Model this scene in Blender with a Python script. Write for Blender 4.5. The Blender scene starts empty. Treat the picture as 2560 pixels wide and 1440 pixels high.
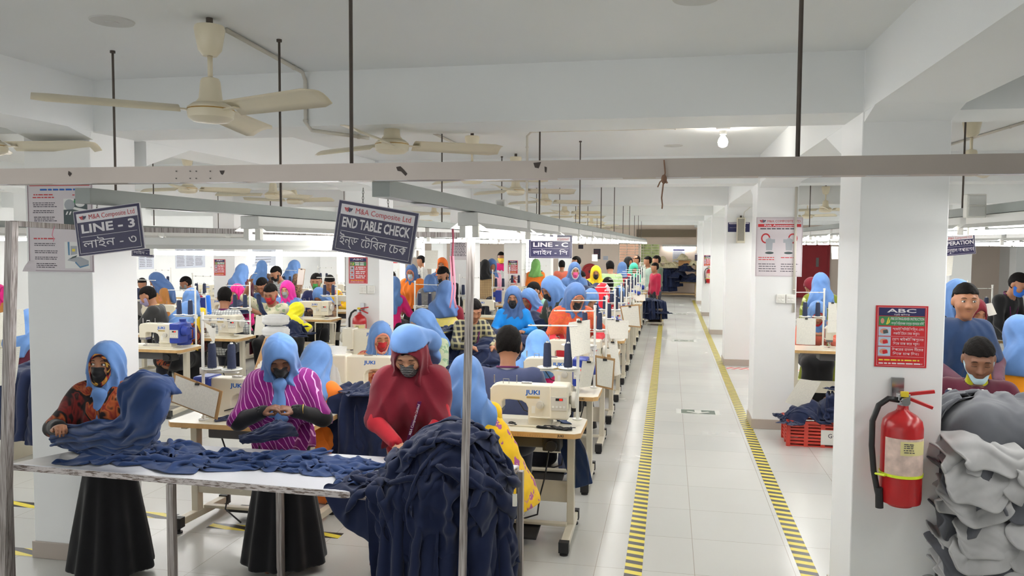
import bpy, bmesh, math, random
import numpy as np
from mathutils import Vector, Matrix, Quaternion
random.seed(7); RNG = np.random.RandomState(7)
C = bpy.context.scene.collection; PI = math.pi
# ------------------------------------------------------------------ camera, sky, exposure
CAM_H, F, YAW, PITCH, ROLL = 2.03, 1980.0, 0.195829, 0.056085, 0.0055
_fw = np.array([-math.sin(YAW)*math.cos(PITCH), math.cos(YAW)*math.cos(PITCH), -math.sin(PITCH)])
_r0 = np.array([math.cos(YAW), math.sin(YAW), 0.0]); _u0 = np.cross(_r0, _fw)
_rt = _r0*math.cos(ROLL) + _u0*math.sin(ROLL); _up = -_r0*math.sin(ROLL) + _u0*math.cos(ROLL)
cam_data = bpy.data.cameras.new('camera'); cam = bpy.data.objects.new('camera', cam_data); C.objects.link(cam)
cam_data.sensor_width = 36.0; cam_data.lens = 36.0*F/2560.0; cam_data.clip_start = 0.05
_M = Matrix.Identity(4)
for i in range(3): _M[i][0], _M[i][1], _M[i][2] = _rt[i], _up[i], -_fw[i]
_M[2][3] = CAM_H; cam.matrix_world = _M
bpy.context.scene.camera = cam
vs = bpy.context.scene.view_settings
vs.view_transform = 'Standard'; vs.look = 'None'; vs.gamma = 1.0; vs.use_curve_mapping = False
vs.exposure = 0.16
world = bpy.data.worlds.new('sky'); bpy.context.scene.world = world; world.use_nodes = True
_bg = world.node_tree.nodes['Background']; _bg.inputs[0].default_value = (0.95, 0.97, 1.0, 1); _bg.inputs[1].default_value = 2.2
TUBE_E = 30.0
sc = bpy.context.scene
try:
    sc.cycles.max_bounces = 7; sc.cycles.diffuse_bounces = 4; sc.cycles.glossy_bounces = 2; sc.cycles.adaptive_threshold = .02
    sc.cycles.transmission_bounces = 4; sc.cycles.caustics_reflective = False; sc.cycles.caustics_refractive = False
    sc.cycles.sample_clamp_indirect = 6.0
except Exception: pass

# ------------------------------------------------------------------ pixel -> place in the room (photo frame 2560x1440)
def ray(u, v): return _fw + _rt*(u-1280.0)/F - _up*(v-720.0)/F
def at_z(u, v, z): d = ray(u, v); return np.array([0, 0, CAM_H]) + d*(z-CAM_H)/d[2]
def at_y(u, v, Y): d = ray(u, v); return np.array([0, 0, CAM_H]) + d*Y/d[1]
def at_x(u, v, X): d = ray(u, v); return np.array([0, 0, CAM_H]) + d*X/d[0]

# ------------------------------------------------------------------ materials
MATS = {}
class NT:
    def __init__(s, m): s.t = m.node_tree; s.n = s.t.nodes; s.b = s.n['Principled BSDF']
    def new(s, kind, **kw):
        x = s.n.new(kind)
        for k, v in kw.items(): setattr(x, k, v)
        return x
    def link(s, a, b): s.t.links.new(a, b)
    def coord(s, which='Object', scale=(1, 1, 1), rot=(0, 0, 0), loc=(0, 0, 0)):
        c = s.new('ShaderNodeTexCoord'); m = s.new('ShaderNodeMapping')
        m.inputs['Scale'].default_value = scale; m.inputs['Rotation'].default_value = rot; m.inputs['Location'].default_value = loc
        s.link(c.outputs[which], m.inputs[0]); return m.outputs[0]
    def noise(s, vec, scale=5, detail=3, rough=.5, dist=0):
        x = s.new('ShaderNodeTexNoise'); x.inputs['Scale'].default_value = scale; x.inputs['Detail'].default_value = detail
        x.inputs['Roughness'].default_value = rough; x.inputs['Distortion'].default_value = dist; s.link(vec, x.inputs['Vector']); return x
    def ramp(s, fac, stops, interp='LINEAR'):
        x = s.new('ShaderNodeValToRGB'); x.color_ramp.interpolation = interp; e = x.color_ramp.elements
        while len(e) < len(stops): e.new(0.5)
        for el, (p, c) in zip(e, stops): el.position = p; el.color = (*c, 1) if len(c) == 3 else c
        s.link(fac, x.inputs[0]); return x.outputs[0]
    def mix(s, fac, a, b, blend='MIX'):
        x = s.new('ShaderNodeMix', data_type='RGBA', blend_type=blend)
        for i, v in ((0, fac), (6, a), (7, b)):
            if hasattr(v, 'is_output'): s.link(v, x.inputs[i])
            elif i == 0: x.inputs[0].default_value = v
            else: x.inputs[i].default_value = (*v, 1)
        return x.outputs[2]
    def bump(s, h, strength=.2, dist=.01):
        x = s.new('ShaderNodeBump'); x.inputs['Strength'].default_value = strength; x.inputs['Distance'].default_value = dist
        s.link(h, x.inputs['Height']); s.link(x.outputs[0], s.b.inputs['Normal'])
    def col(s, sock): s.link(sock, s.b.inputs['Base Color'])
def S(r, g, b):  # sRGB 0-255 -> linear
    return tuple(((x/255)/12.92 if x/255 <= .04045 else ((x/255+.055)/1.055)**2.4) for x in (r, g, b))
def mat(name, col, rough=.5, metal=0, spec=.5, **kw):
    if name in MATS: return MATS[name]
    m = bpy.data.materials.new(name); m.use_nodes = True; b = m.node_tree.nodes['Principled BSDF']
    b.inputs['Base Color'].default_value = (*col, 1); b.inputs['Roughness'].default_value = rough; b.inputs['Metallic'].default_value = metal
    b.inputs['Specular IOR Level'].default_value = spec
    if 'emit' in kw: b.inputs['Emission Color'].default_value = (*kw.get('ecol', col), 1); b.inputs['Emission Strength'].default_value = kw['emit']
    if 'alpha' in kw: b.inputs['Alpha'].default_value = kw['alpha']
    if 'trans' in kw: b.inputs['Transmission Weight'].default_value = kw['trans']
    if 'sheen' in kw: b.inputs['Sheen Weight'].default_value = kw['sheen']
    m.diffuse_color = (*col, 1); MATS[name] = m; return m
def mottled(name, col, rough=.6, amount=.12, scale=6, metal=0, bump=0, which='Object', spec=.5):
    if name in MATS: return MATS[name]
    m = mat(name, col, rough, metal, spec); t = NT(m); v = t.coord(which); n = t.noise(v, scale, 4)
    dark = tuple(c*(1-amount) for c in col); lite = tuple(min(1, c*(1+amount)) for c in col)
    t.col(t.ramp(n.outputs[0], [(.3, dark), (.7, lite)]))
    if bump: t.bump(n.outputs[0], bump)
    return m
WHITE = mottled('wall_paint', S(238, 239, 238), .55, .02, 1.5)
CEIL = mottled('ceiling_paint', S(236, 238, 237), .7, .02, .8)
SKIRT = mat('skirting_tile', S(176, 165, 155), .3)
ALU = mottled('aluminium_channel', S(192, 182, 174), .42, .06, 3, .35)
RAILM = mottled('painted_rail', S(150, 156, 152), .45, .06, 3, .1)
ROD = mottled('dark_rod', S(84, 76, 70), .5, .15, 20, .6)
CREAM = mat('fan_cream', S(226, 216, 190), .35)
WPLAST = mat('white_plastic', S(232, 231, 224), .35)
PVC = mottled('pvc_conduit', S(205, 200, 188), .45, .04, 3)
REFL = mat('reflector_enamel', S(226, 226, 222), .3)
TUBE = mat('tube_glow', (1, .95, .86), .4, emit=TUBE_E, ecol=(1, .99, .975))
BLACKP = mat('black_plastic', S(24, 24, 25), .45)
CHROME = mat('chrome', S(200, 200, 202), .2, 1)

# ------------------------------------------------------------------ mesh helpers
def rotz(a): return np.array([[math.cos(a), -math.sin(a), 0], [math.sin(a), math.cos(a), 0], [0, 0, 1.0]])
def rotx(a): return np.array([[1.0, 0, 0], [0, math.cos(a), -math.sin(a)], [0, math.sin(a), math.cos(a)]])
def roty(a): return np.array([[math.cos(a), 0, math.sin(a)], [0, 1.0, 0], [-math.sin(a), 0, math.cos(a)]])
def frame(d):
    d = np.asarray(d, float); d = d/np.linalg.norm(d); a = np.array([0, 0, 1.0]) if abs(d[2]) < .9 else np.array([1.0, 0, 0])
    x = np.cross(a, d); x /= np.linalg.norm(x); return x, np.cross(d, x), d
class MB:
    def __init__(s): s.v, s.f, s.m, s.uv = [], [], [], {}
    def add(s, vs, fs, mi=0):
        o = len(s.v); s.v += [tuple(map(float, p)) for p in vs]; s.f += [tuple(i+o for i in f) for f in fs]; s.m += [mi]*len(fs); return s
    def box(s, c, d, R=None, mi=0):
        c = np.asarray(c, float); h = np.asarray(d, float)/2
        P = np.array([[x, y, z] for x in (-1, 1) for y in (-1, 1) for z in (-1, 1)])*h
        if R is not None: P = P @ np.asarray(R).T
        return s.add(P+c, [(0, 1, 3, 2), (4, 6, 7, 5), (0, 4, 5, 1), (2, 3, 7, 6), (0, 2, 6, 4), (1, 5, 7, 3)], mi)
    def span(s, lo, hi, mi=0):
        lo = np.asarray(lo, float); hi = np.asarray(hi, float); return s.box((lo+hi)/2, hi-lo, None, mi)
    def bar(s, p, q, w, h=None, mi=0):
        p = np.asarray(p, float); q = np.asarray(q, float); x, y, z = frame(q-p); h = h or w
        return s.box((p+q)/2, (w, h, np.linalg.norm(q-p)), np.array([x, y, z]).T, mi)
    def cyl(s, p, q, r, r2=None, n=12, mi=0, caps=True):
        r2 = r if r2 is None else r2; p = np.asarray(p, float); q = np.asarray(q, float); x, y, z = frame(q-p)
        A = [2*PI*i/n for i in range(n)]; ring = [x*math.cos(a)+y*math.sin(a) for a in A]
        fs = [(i, (i+1) % n, n+(i+1) % n, n+i) for i in range(n)]
        if caps: fs += [tuple(range(n-1, -1, -1)), tuple(range(n, 2*n))]
        return s.add([p+k*r for k in ring]+[q+k*r2 for k in ring], fs, mi)
    def tube(s, pts, r, n=8, mi=0, closed=False):
        pts = [np.asarray(p, float) for p in pts]; N = len(pts); vs, fs = [], []; x = None
        rr = r if hasattr(r, '__len__') else [r]*N
        for i, p in enumerate(pts):
            d = (pts[(i+1) % N]-pts[i-1]) if closed else pts[min(i+1, N-1)]-pts[max(i-1, 0)]
            d = d/(np.linalg.norm(d)+1e-9)
            if x is None: x = frame(d)[0]
            x = x-d*np.dot(x, d); x /= np.linalg.norm(x)+1e-9; y = np.cross(d, x)
            vs += [p+rr[i]*(x*math.cos(2*PI*k/n)+y*math.sin(2*PI*k/n)) for k in range(n)]
        for i in range(N if closed else N-1):
            a, b = i*n, ((i+1) % N)*n
            fs += [(a+k, a+(k+1) % n, b+(k+1) % n, b+k) for k in range(n)]
        if not closed: fs += [tuple(range(n-1, -1, -1)), tuple(range((N-1)*n, N*n))]
        return s.add(vs, fs, mi)
    def lathe(s, prof, n=20, c=(0, 0, 0), R=None, mi=0):
        vs, fs = [], []; R = np.eye(3) if R is None else np.asarray(R); c = np.asarray(c, float)
        for r, z in prof: vs += [R @ np.array([r*math.cos(2*PI*k/n), r*math.sin(2*PI*k/n), z])+c for k in range(n)]
        for i in range(len(prof)-1):
            a, b = i*n, (i+1)*n; fs += [(a+k, a+(k+1) % n, b+(k+1) % n, b+k) for k in range(n)]
        return s.add(vs, fs, mi)
    def ball(s, c, r, n=12, mi=0, R=None):
        r = np.ones(3)*r; k = max(4, n//2)
        pr = [(max(1e-4, math.sin(PI*i/k)), -math.cos(PI*i/k)) for i in range(k+1)]; o = len(s.v)
        s.lathe(pr, n, (0, 0, 0), None, mi); R = np.eye(3) if R is None else R
        for i in range(o, len(s.v)): s.v[i] = tuple(R @ (np.array(s.v[i])*r)+np.asarray(c, float))
        return s
    def prism(s, poly, a, b, axis=1, mi=0):
        """outline in the plane across `axis`, extruded from a to b along it"""
        def P(p, t): q = [0, 0, 0]; k = [i for i in range(3) if i != axis]; q[k[0]], q[k[1]], q[axis] = p[0], p[1], t; return q
        n = len(poly); vs = [P(p, a) for p in poly]+[P(p, b) for p in poly]
        return s.add(vs, [tuple(range(n)), tuple(range(2*n-1, n-1, -1))]+[(i, n+i, n+(i+1) % n, (i+1) % n) for i in range(n)], mi)
    def sheet(s, fn, nu, nv, mi=0, uv=True):
        o = len(s.v); P = [fn(i/nu, j/nv) for j in range(nv+1) for i in range(nu+1)]; fs = []
        for j in range(nv):
            for i in range(nu):
                a = j*(nu+1)+i; fs.append((a, a+1, a+nu+2, a+nu+1))
                if uv: s.uv[len(s.f)+len(fs)-1] = [(i/nu, j/nv), ((i+1)/nu, j/nv), ((i+1)/nu, (j+1)/nv), (i/nu, (j+1)/nv)]
        return s.add(P, fs, mi)
    def trim(s):
        u = sorted({i for f in s.f for i in f}); k = {a: b for b, a in enumerate(u)}; s.v = [s.v[i] for i in u]; s.f = [tuple(k[i] for i in f) for f in s.f]
    def mesh(s, name, mats, smooth=False):
        me = bpy.data.meshes.new(name); me.from_pydata(s.v, [], s.f); me.update()
        for m in (mats if isinstance(mats, (list, tuple)) else [mats]): me.materials.append(m)
        if any(s.m): me.polygons.foreach_set('material_index', s.m)
        if s.uv:
            L = me.uv_layers.new(name='UVMap')
            for fi, q in s.uv.items():
                for li, c in zip(me.polygons[fi].loop_indices, q): L.data[li].uv = c
        bm = bmesh.new(); bm.from_mesh(me); bmesh.ops.recalc_face_normals(bm, faces=bm.faces); bm.to_mesh(me); bm.free()
        if smooth: me.polygons.foreach_set('use_smooth', [True]*len(me.polygons))
        if smooth == 'auto': me.set_sharp_from_angle(angle=.7)
        return me
    def build(s, name, mats, parent=None, smooth=False, bevel=0, solid=0, sub=0):
        o = bpy.data.objects.new(name, s.mesh(name, mats, smooth)); C.objects.link(o)
        if parent is not None: o.parent = parent
        if solid: q = o.modifiers.new('thickness', 'SOLIDIFY'); q.thickness = solid; q.offset = 0
        if sub: q = o.modifiers.new('round', 'SUBSURF'); q.levels = q.render_levels = sub
        if bevel: q = o.modifiers.new('soft_edge', 'BEVEL'); q.width = bevel; q.segments = 2; q.limit_method = 'ANGLE'; q.angle_limit = .6
        return o
def tag(o, label, cat, group=None):
    o['label'] = label; o['category'] = cat
    if group: o['group'] = group
    return o
def thing(name, label, cat, loc=(0, 0, 0), rz=0.0, group=None):
    o = bpy.data.objects.new(name, None); C.objects.link(o); o.empty_display_size = .05
    o.location = tuple(float(x) for x in loc); o.rotation_euler = (0, 0, rz); return tag(o, label, cat, group)
def structure(o): o['kind'] = 'structure'; return o
def dup(root, label=None, loc=None, rz=None, group=None):
    r = root.copy(); C.objects.link(r)
    if loc is not None: r.location = tuple(float(x) for x in loc)
    if rz is not None: r.rotation_euler = (0, 0, rz)
    if label: r['label'] = label
    if group: r['group'] = group
    for ch in KIDS(root):
        c = ch.copy(); C.objects.link(c); c.parent = r
        for g in KIDS(ch): d = g.copy(); C.objects.link(d); d.parent = c
    return r
_kids = {}
def KIDS(o):
    if o.name not in _kids: _kids[o.name] = list(o.children)
    return _kids[o.name]
def lettering(body, size, mats, parent, M, bold=0.0, width=None, align='CENTER', name='lettering', depth=.0004):
    """flat raised letters, centred on the origin of M (x right, y up, z out)"""
    c = bpy.data.curves.new('lettering', 'FONT'); c.body = body; c.size = size; c.offset = bold*size; c.resolution_u = 2
    c.align_x = align; c.align_y = 'CENTER'; c.space_line = .9
    t = bpy.data.objects.new('lettering_curve', c); C.objects.link(t); bpy.context.view_layer.update()
    me = bpy.data.meshes.new_from_object(t.evaluated_get(bpy.context.evaluated_depsgraph_get()))
    bpy.data.objects.remove(t); bpy.data.curves.remove(c)
    n = len(me.vertices); P = np.empty(n*3); me.vertices.foreach_get('co', P); P = P.reshape(n, 3)
    if width and n:
        w = P[:, 0].max()-P[:, 0].min()
        if w > 1e-6: P[:, 0] *= width/w
    P[:, 2] = depth; Q = P @ np.array(M)[:3, :3].T + np.array(M)[:3, 3]
    me.vertices.foreach_set('co', Q.ravel()); me.materials.clear(); me.materials.append(mats); me.update()
    o = bpy.data.objects.new(name, me); C.objects.link(o)
    if parent is not None: o.parent = parent
    return o
def M4(R, t): m = np.eye(4); m[:3, :3] = R; m[:3, 3] = t; return m
FACE_CAM = np.array([[1.0, 0, 0], [0, 0, -1], [0, 1, 0]])   # board standing up, front towards -Y: x right, y up, z out
ORD = ['nearest', 'second', 'third', 'fourth', 'fifth', 'sixth', 'seventh', 'eighth', 'ninth', 'tenth', 'eleventh', 'twelfth', 'thirteenth', 'fourteenth', 'fifteenth',
       'sixteenth', 'seventeenth', 'eighteenth', 'nineteenth', 'twentieth', 'twenty-first', 'twenty-second', 'twenty-third', 'twenty-fourth', 'twenty-fifth', 'twenty-sixth']
# ------------------------------------------------------------------ the hall: floor, walls, beams, columns
XL, XR, YB, YF, ZC, ZB = -13.2, 12.0, -4.0, 32.3, 3.01, 2.70
fm = mat('floor_tile', S(214, 213, 208), .16, 0, .5); t = NT(fm)
v = t.coord('Object')
br = t.new('ShaderNodeTexBrick', offset=0.0, squash=1.0); t.link(v, br.inputs['Vector'])
for k, x in (('Scale', 1.0), ('Mortar Size', .0022), ('Mortar Smooth', .3), ('Brick Width', .61), ('Row Height', .61)): br.inputs[k].default_value = x
br.inputs['Color1'].default_value = (*S(204, 204, 199), 1); br.inputs['Color2'].default_value = (*S(198, 199, 195), 1); br.inputs['Mortar'].default_value = (*S(158, 150, 138), 1)
n = t.noise(v, 1.2, 5); t.col(t.mix(t.ramp(n.outputs[0], [(.35, (0, 0, 0)), (.75, (.16, .16, .16))]), br.outputs[0], S(188, 185, 178)))
rn = t.noise(v, .9, 4); rr = t.ramp(rn.outputs[0], [(.3, (.16, .16, .16)), (.7, (.28, .28, .28))]); t.link(rr, t.b.inputs['Roughness'])
wv = t.noise(t.coord('Object', (.8, 3, 1)), 1.6, 2); t.bump(wv.outputs[0], .02, .02)
fl = structure(MB().span((XL-.2, YB-.2, -.12), (XR+.2, YF+.2, 0)).build('floor', fm)); fl.location = (.185, .02, 0)
for p in fl.data.vertices: p.co.x -= .185; p.co.y -= .02
structure(MB().span((XL-.2, YB-.2, ZC), (XR+.2, YF+.2, ZC+.15)).build('ceiling', CEIL))
def wall(name, lo, hi, axis, holes):
    """a wall slab with rectangular openings: holes are (a0, a1, z0, z1) along its length"""
    mb = MB(); lo = list(lo); hi = list(hi); cuts = sorted(holes); a = lo[axis]
    def seg(a0, a1, z0, z1):
        if a1-a0 < 1e-4 or z1-z0 < 1e-4: return
        l = lo[:]; h = hi[:]; l[axis], h[axis], l[2], h[2] = a0, a1, z0, z1; mb.span(l, h)
    for a0, a1, z0, z1 in cuts:
        seg(a, a0, lo[2], hi[2]); seg(a0, a1, lo[2], z0); seg(a0, a1, z1, hi[2]); a = a1
    seg(a, hi[axis], lo[2], hi[2]); return structure(mb.build(name, WHITE if name != 'wall_far' else mottled('far_wall_peach', S(240, 224, 210), .6, .03, 1)))  # far wall gets a warmer peach tone than the other walls
def ux(u, Y=YF): return float(at_y(u, 700, Y)[0])
far_holes = [(ux(985), ux(1012), .9, 2.3), (ux(1046), ux(1062), .9, 2.3), (ux(1312), ux(1362), .8, 2.3), (ux(1546), ux(1648), .95, 2.05)]
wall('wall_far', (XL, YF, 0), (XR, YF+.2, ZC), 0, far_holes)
wall('wall_left', (XL-.2, YB, 0), (XL, YF, ZC), 1, [(-2.5, .5, .9, 2.4), (22.5, 25.5, .9, 2.3)])
wall('wall_right', (XR, YB, 0), (XR+.2, YF, ZC), 1, [(-2, 2, .9, 2.4), (24.4, 24.6, .9, 2.3), (28.2, 28.4, .9, 2.3)])
wall('wall_back', (XL, YB-.2, 0), (XR, YB, ZC), 0, [(-11, -7.5, .8, 2.5), (-5.5, -2, .8, 2.5)])  # unseen openings, added to let daylight brighten the near side
IRON = mat('window_iron', S(222, 218, 206), .5)
def window(i, x0, x1, z0, z1):
    w = bpy.data.objects.new('window_%d' % i, None); C.objects.link(w); w.location = ((x0+x1)/2, YF+.06, 0); structure(w); X = (x1-x0)/2
    fr = MB()
    for a, b in (((-X, z0), (X, z0)), ((-X, z1), (X, z1)), ((-X, z0), (-X, z1)), ((X, z0), (X, z1)), ((0, z0), (0, z1))):
        fr.bar((a[0], 0, a[1]), (b[0], 0, b[1]), .05)
    fr.build('window_frame', IRON, w); g = MB()
    for k in range(1, 10): z = z0+(z1-z0)*k/10; g.bar((-X, -.05, z), (X, -.05, z), .018)
    for k in range(1, 5): x = -X+2*X*k/5; g.bar((x, -.04, z0), (x, -.04, z1), .018)
    g.build('security_grille', IRON, w)
for i, hdef in enumerate(far_holes[2:]): window(i+1, *hdef)
# what stands outside the barred window: a brown building and greenery
OUTB = mottled('outside_wall', S(150, 118, 96), .9, .25, 1.2); OUTG = mottled('outside_leaves', S(96, 104, 62), .9, .5, 6, bump=.6)
structure(MB().span((ux(1530, 36)-.6, 36, -1), (ux(1600, 36), 36.4, 3.6)).build('outside_building', OUTB))
structure(MB().span((ux(1600, 36)+.01, 36.3, -1), (ux(1690, 36)+.6, 36.6, 3.6)).build('outside_greenery', OUTG))
# columns
ROWS_Y = [4.30, 9.03, 13.70, 18.40, 23.10, 27.80]
COLS = {}
def column(i, x0, x1, y0, y1):
    c = MB().span((x0, y0, 0), (x1, y1, ZC)).build('column_%d' % i, WHITE, bevel=.006); structure(c)
    e = .012; s = MB().span((x0-e, y0-e, 0), (x1+e, y1+e, .108)).build('baseboard_%d' % i, SKIRT, bevel=.003); structure(s)
    COLS[i] = (x0, x1, y0, y1); return c
ci = 0; COLAT = {}
for ky, y in enumerate(ROWS_Y):
    for kx, (x0, x1) in enumerate(((-8.52, -8.08), (-3.97, -3.50) if ky == 0 else (-3.85, -3.42), (.945, 1.36) if ky == 0 else (.93, 1.36), (5.87, 6.3), (10.8, 11.25))):
        ci += 1; column(ci, x0, x1, y, y+(.42 if (ky == 0 and kx == 1) else .5)); COLAT[kx, ky] = (x0, x1, y, y+.5)
bi = 0
for y in [-.4]+ROWS_Y:
    bi += 1; structure(MB().span((XL, y+.002, ZB), (XR, y+.428, ZC)).build('beam_cross_%d' % bi, CEIL))
for k, (x0, x1) in enumerate(((-8.5, -8.1), (-3.9, -3.47), (.95, 1.355), (5.88, 6.29), (10.8, 11.2))):
    mb = MB().span((x0, YB, ZB+.002), (x1, YF, ZC))
    for y in ROWS_Y:                                             # sloping haunches where the beam meets each column
        mb.prism([(y+.5, ZB-.16), (y+.5, ZB+.05), (y+1.15, ZB+.05)], x0+.002, x1-.002, 0)
        mb.prism([(y, ZB-.05), (y, ZB+.05), (y-.4, ZB+.05)], x0+.002, x1-.002, 0)
    structure(mb.build('beam_long_%d' % (k+1), CEIL))
# far wall lintel band
structure(MB().span((ux(1590), YF-.12, 2.32), (ux(1738), YF, 2.62)).build('trim_1', mat('lintel_brown', S(128, 116, 98), .7)))
structure(MB().span((ux(1650), YF-.02, 0), (ux(1740), YF, .12)).build('baseboard_far', SKIRT))
RED = mottled('red_door_paint', S(150, 28, 38), .5, .1, 3)
d = bpy.data.objects.new('door_1', None); C.objects.link(d); structure(d); d.location = (ux(2030), YF-.03, 0)
MB().span((-.55, -.02, 0), (.55, .02, 2.05)).build('door_panel', RED, d, bevel=.005)
MB().span((.12, -.03, 1.2), (.22, -.018, 1.55)).build('door_window', mat('dull_glass', S(120, 120, 118), .2), d)
MB().span((-.62, -.03, 0), (-.55, .03, 2.12)).span((.55, -.03, 0), (.62, .03, 2.12)).span((-.62, -.03, 2.05), (.62, .03, 2.12)).build('door_frame', RED, d)
# floor tapes and arrow decals
tape = mat('hazard_tape', S(226, 208, 70), .35); t = NT(tape)
w = t.new('ShaderNodeTexWave', wave_type='BANDS', bands_direction='X'); t.link(t.coord('Object', (1, 1, 1), (0, 0, math.radians(104))), w.inputs['Vector'])
w.inputs['Scale'].default_value = 3.0; t.col(t.ramp(w.outputs[1], [(0, S(46, 42, 40)), (.5, S(228, 210, 72))], 'CONSTANT'))
rtape = mat('red_white_tape', S(200, 60, 60), .35); t = NT(rtape)
w = t.new('ShaderNodeTexWave', wave_type='BANDS', bands_direction='X'); t.link(t.coord('Object', (1, 1, 1), (0, 0, math.radians(35))), w.inputs['Vector'])
w.inputs['Scale'].default_value = 3.2; t.col(t.ramp(w.outputs[1], [(0, S(196, 70, 74)), (.5, S(232, 222, 214))], 'CONSTANT'))
def tapestrip(x0, x1, y0, y1, m, label): return tag(MB().span((x0, y0, .0004), (x1, y1, .0016)).build('floor_tape', m), label, 'floor marking')
tapestrip(-.243, -.135, YB+.2, 28, tape, 'yellow and black hazard tape along the sewing-table side of the aisle')
tapestrip(.826, .935, YB+.2, 29.5, tape, 'yellow and black hazard tape along the column side of the aisle')
tapestrip(-3.2, -2.2, 5.0, 5.1, tape, 'short yellow and black hazard tape on the floor behind the checking table')
tp = tapestrip(-9, -3.55, 5.1, 5.21, tape, 'yellow and black hazard tape beyond the poster column at the left edge')
tapestrip(-9, -4.0, 4.3, 4.41, tape, 'yellow and black hazard tape left of the poster column foot')
tapestrip(.95, 2.2, 13.3, 13.5, rtape, 'red and white striped tape across the bay floor between columns')
GREEN = mat('arrow_green', S(86, 100, 88), .35); DECW = mat('decal_white', S(226, 226, 220), .3)
def arrow(u, v, label, two=False):
    p = at_z(u, v, 0); a = thing('arrow_decal', label, 'floor sign', (p[0], p[1], 0))
    MB().span((-.26, -.14, .0005), (.26, .14, .0015)).build('backing', DECW, a)
    MB().span((-.2, -.11, .0016), (.2, .11, .0022)).build('green_panel', GREEN, a)
    mb = MB()
    def ar(cx, s):
        mb.add([(cx+x*s, y*s, .0028) for x, y in ((-.04, .1), (.04, .1), (.04, -.02), (.12, .03), (.14, 0), (0, -.1), (-.14, 0), (-.12, .03), (-.04, -.02))], [(0, 8, 2, 1), (8, 7, 6, 5, 4, 3, 2)])
    if two: ar(-.1, .6); ar(.1, .6)
    else: ar(0, 1)
    mb.build('arrow', DECW, a)
arrow(1745, 1030, 'white arrow on a green floor decal, nearest in the aisle')
arrow(1710, 852, 'pair of small arrows on a floor decal, second along the aisle', True)
arrow(1697, 785, 'small arrow decal farthest down the aisle floor', True)
# ------------------------------------------------------------------ overhead trays, rails, rods, lights
SILVER = mat('silver_tape', S(212, 212, 214), .35, .3)
tray = thing('cable_tray', 'long grey aluminium cable tray hanging across the whole view', 'cable tray', (0, 2.2, 2.212))
MB().span((-6, 0, 0), (4.5, .004, .05)).span((-6, .0045, 0), (4.5, .055, .004)).span((-6, .0555, 0), (4.5, .06, .05)).build('channel', ALU, tray)
mb = MB()
for i, x in enumerate(np.arange(-2.2, 1.1, .27)):
    w_ = .1+.1*((i*37) % 5)/5; MB().span((x, .004, -.0012), (x+w_, .03, 0)).build('silver_tape', SILVER, tray)
mb = MB(); DARKP = mat('peeled_patch', S(84, 76, 72), .8)
def patch(u, v, pts):
    c = at_y(u, v, 2.199); MB().add([(c[0]+x*.0011, -.0012, c[2]-2.212-y*.0011) for x, y in pts], [tuple(range(len(pts)))]).build('peeled_patch', DARKP, tray)
patch(555, 430, [(-8, -4), (8, -4), (2, 8), (-3, 6)]); patch(173, 434, [(-2, -8), (8, 0), (2, 9), (-4, 2)]); patch(1003, 427, [(-14, -10), (-2, -12), (8, -2), (17, 8), (12, 14), (0, 2), (-10, 0)])
patch(1343, 413, [(-10, -6), (10, -8), (4, 8), (-6, 6)]); patch(1364, 424, [(-3, -8), (3, -6), (2, 8), (-2, 6)])
mb = MB()
for u in (440, 475, 490, 525):
    for v in (428, 446): c = at_y(u, v, 2.198); MB().cyl((c[0], 0, c[2]-2.212), (c[0], -.003, c[2]-2.212), .002, n=6).build('rivet', mat('rivet_grey', S(110, 106, 104), .4, .6), tray)
# knotted cord on the tray
cp = at_y(1660, 400, 2.19); cord = []
for u, v in ((1660, 400), (1663, 432), (1660, 445), (1657, 470), (1654, 495), (1656, 512), (1655, 522)): cord.append(at_y(u, v, 2.185))
kn = thing('knotted_cord', 'frayed brown cord knotted round the cable tray', 'cord', cp)
MB().tube([p-cp for p in cord], .0022, 6).build('cord_end', mottled('jute', S(150, 116, 96), .9, .2, 60), kn)
MB().ball(at_y(1660, 448, 2.185)-cp, (.008, .007, .013), 10).tube([at_y(1660, 446, 2.184)-cp, at_y(1650, 455, 2.182)-cp, at_y(1644, 468, 2.182)-cp], .002, 6).tube([at_y(1662, 446, 2.184)-cp, at_y(1668, 458, 2.182)-cp], .0025, 6).build('knot', MATS['jute'], kn, True)
# small brown leaves of torn tape
def rail(x, y0, y1, z0, z1, label, w=.05, h=.055, m=RAILM):
    r = thing('lighting_rail', label, 'rail', (x, y0, z0)); dz = z1-z0
    MB().bar((0, 0, h/2), (0, y1-y0, dz+h/2), h, w).build('channel', m, r)
    for k in range(int((y1-y0)/2.4)): y = .35+k*2.4; MB().span((-w/2-.001, y, -.0012), (w/2+.001, y+.3, .0)).build('silver_tape', SILVER, r)
    return r
RAILS = [(-.85, 2.26, 29, 2.165, 2.165, 'grey lighting rail above the sewing row beside the aisle'),
         (-1.87, 2.26, 29, 2.15, 2.15, 'grey lighting rail carrying the LINE 3 sign'),
         (-5.35, 3.2, 28, 2.14, 2.14, 'grey lighting rail over the sewing row left of the poster column'),
         (-6.75, 3.2, 28, 2.14, 2.14, 'grey lighting rail over the second row left of the poster column'),
         (-9.7, 6, 28, 2.14, 2.14, 'grey lighting rail over the sewing row by the left wall'),
         (-11.1, 6, 28, 2.14, 2.14, 'grey lighting rail nearest the left wall'),
         (1.75, 2.3, 28, 2.205, 2.205, 'grey lighting rail right of the column row'),
         (2.95, 2.3, 28, 2.15, 2.15, 'second grey lighting rail right of the column row'),
         (7.6, 5, 28, 2.14, 2.14, 'far grey lighting rail at the right side')]
for a in RAILS: rail(*a)
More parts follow.
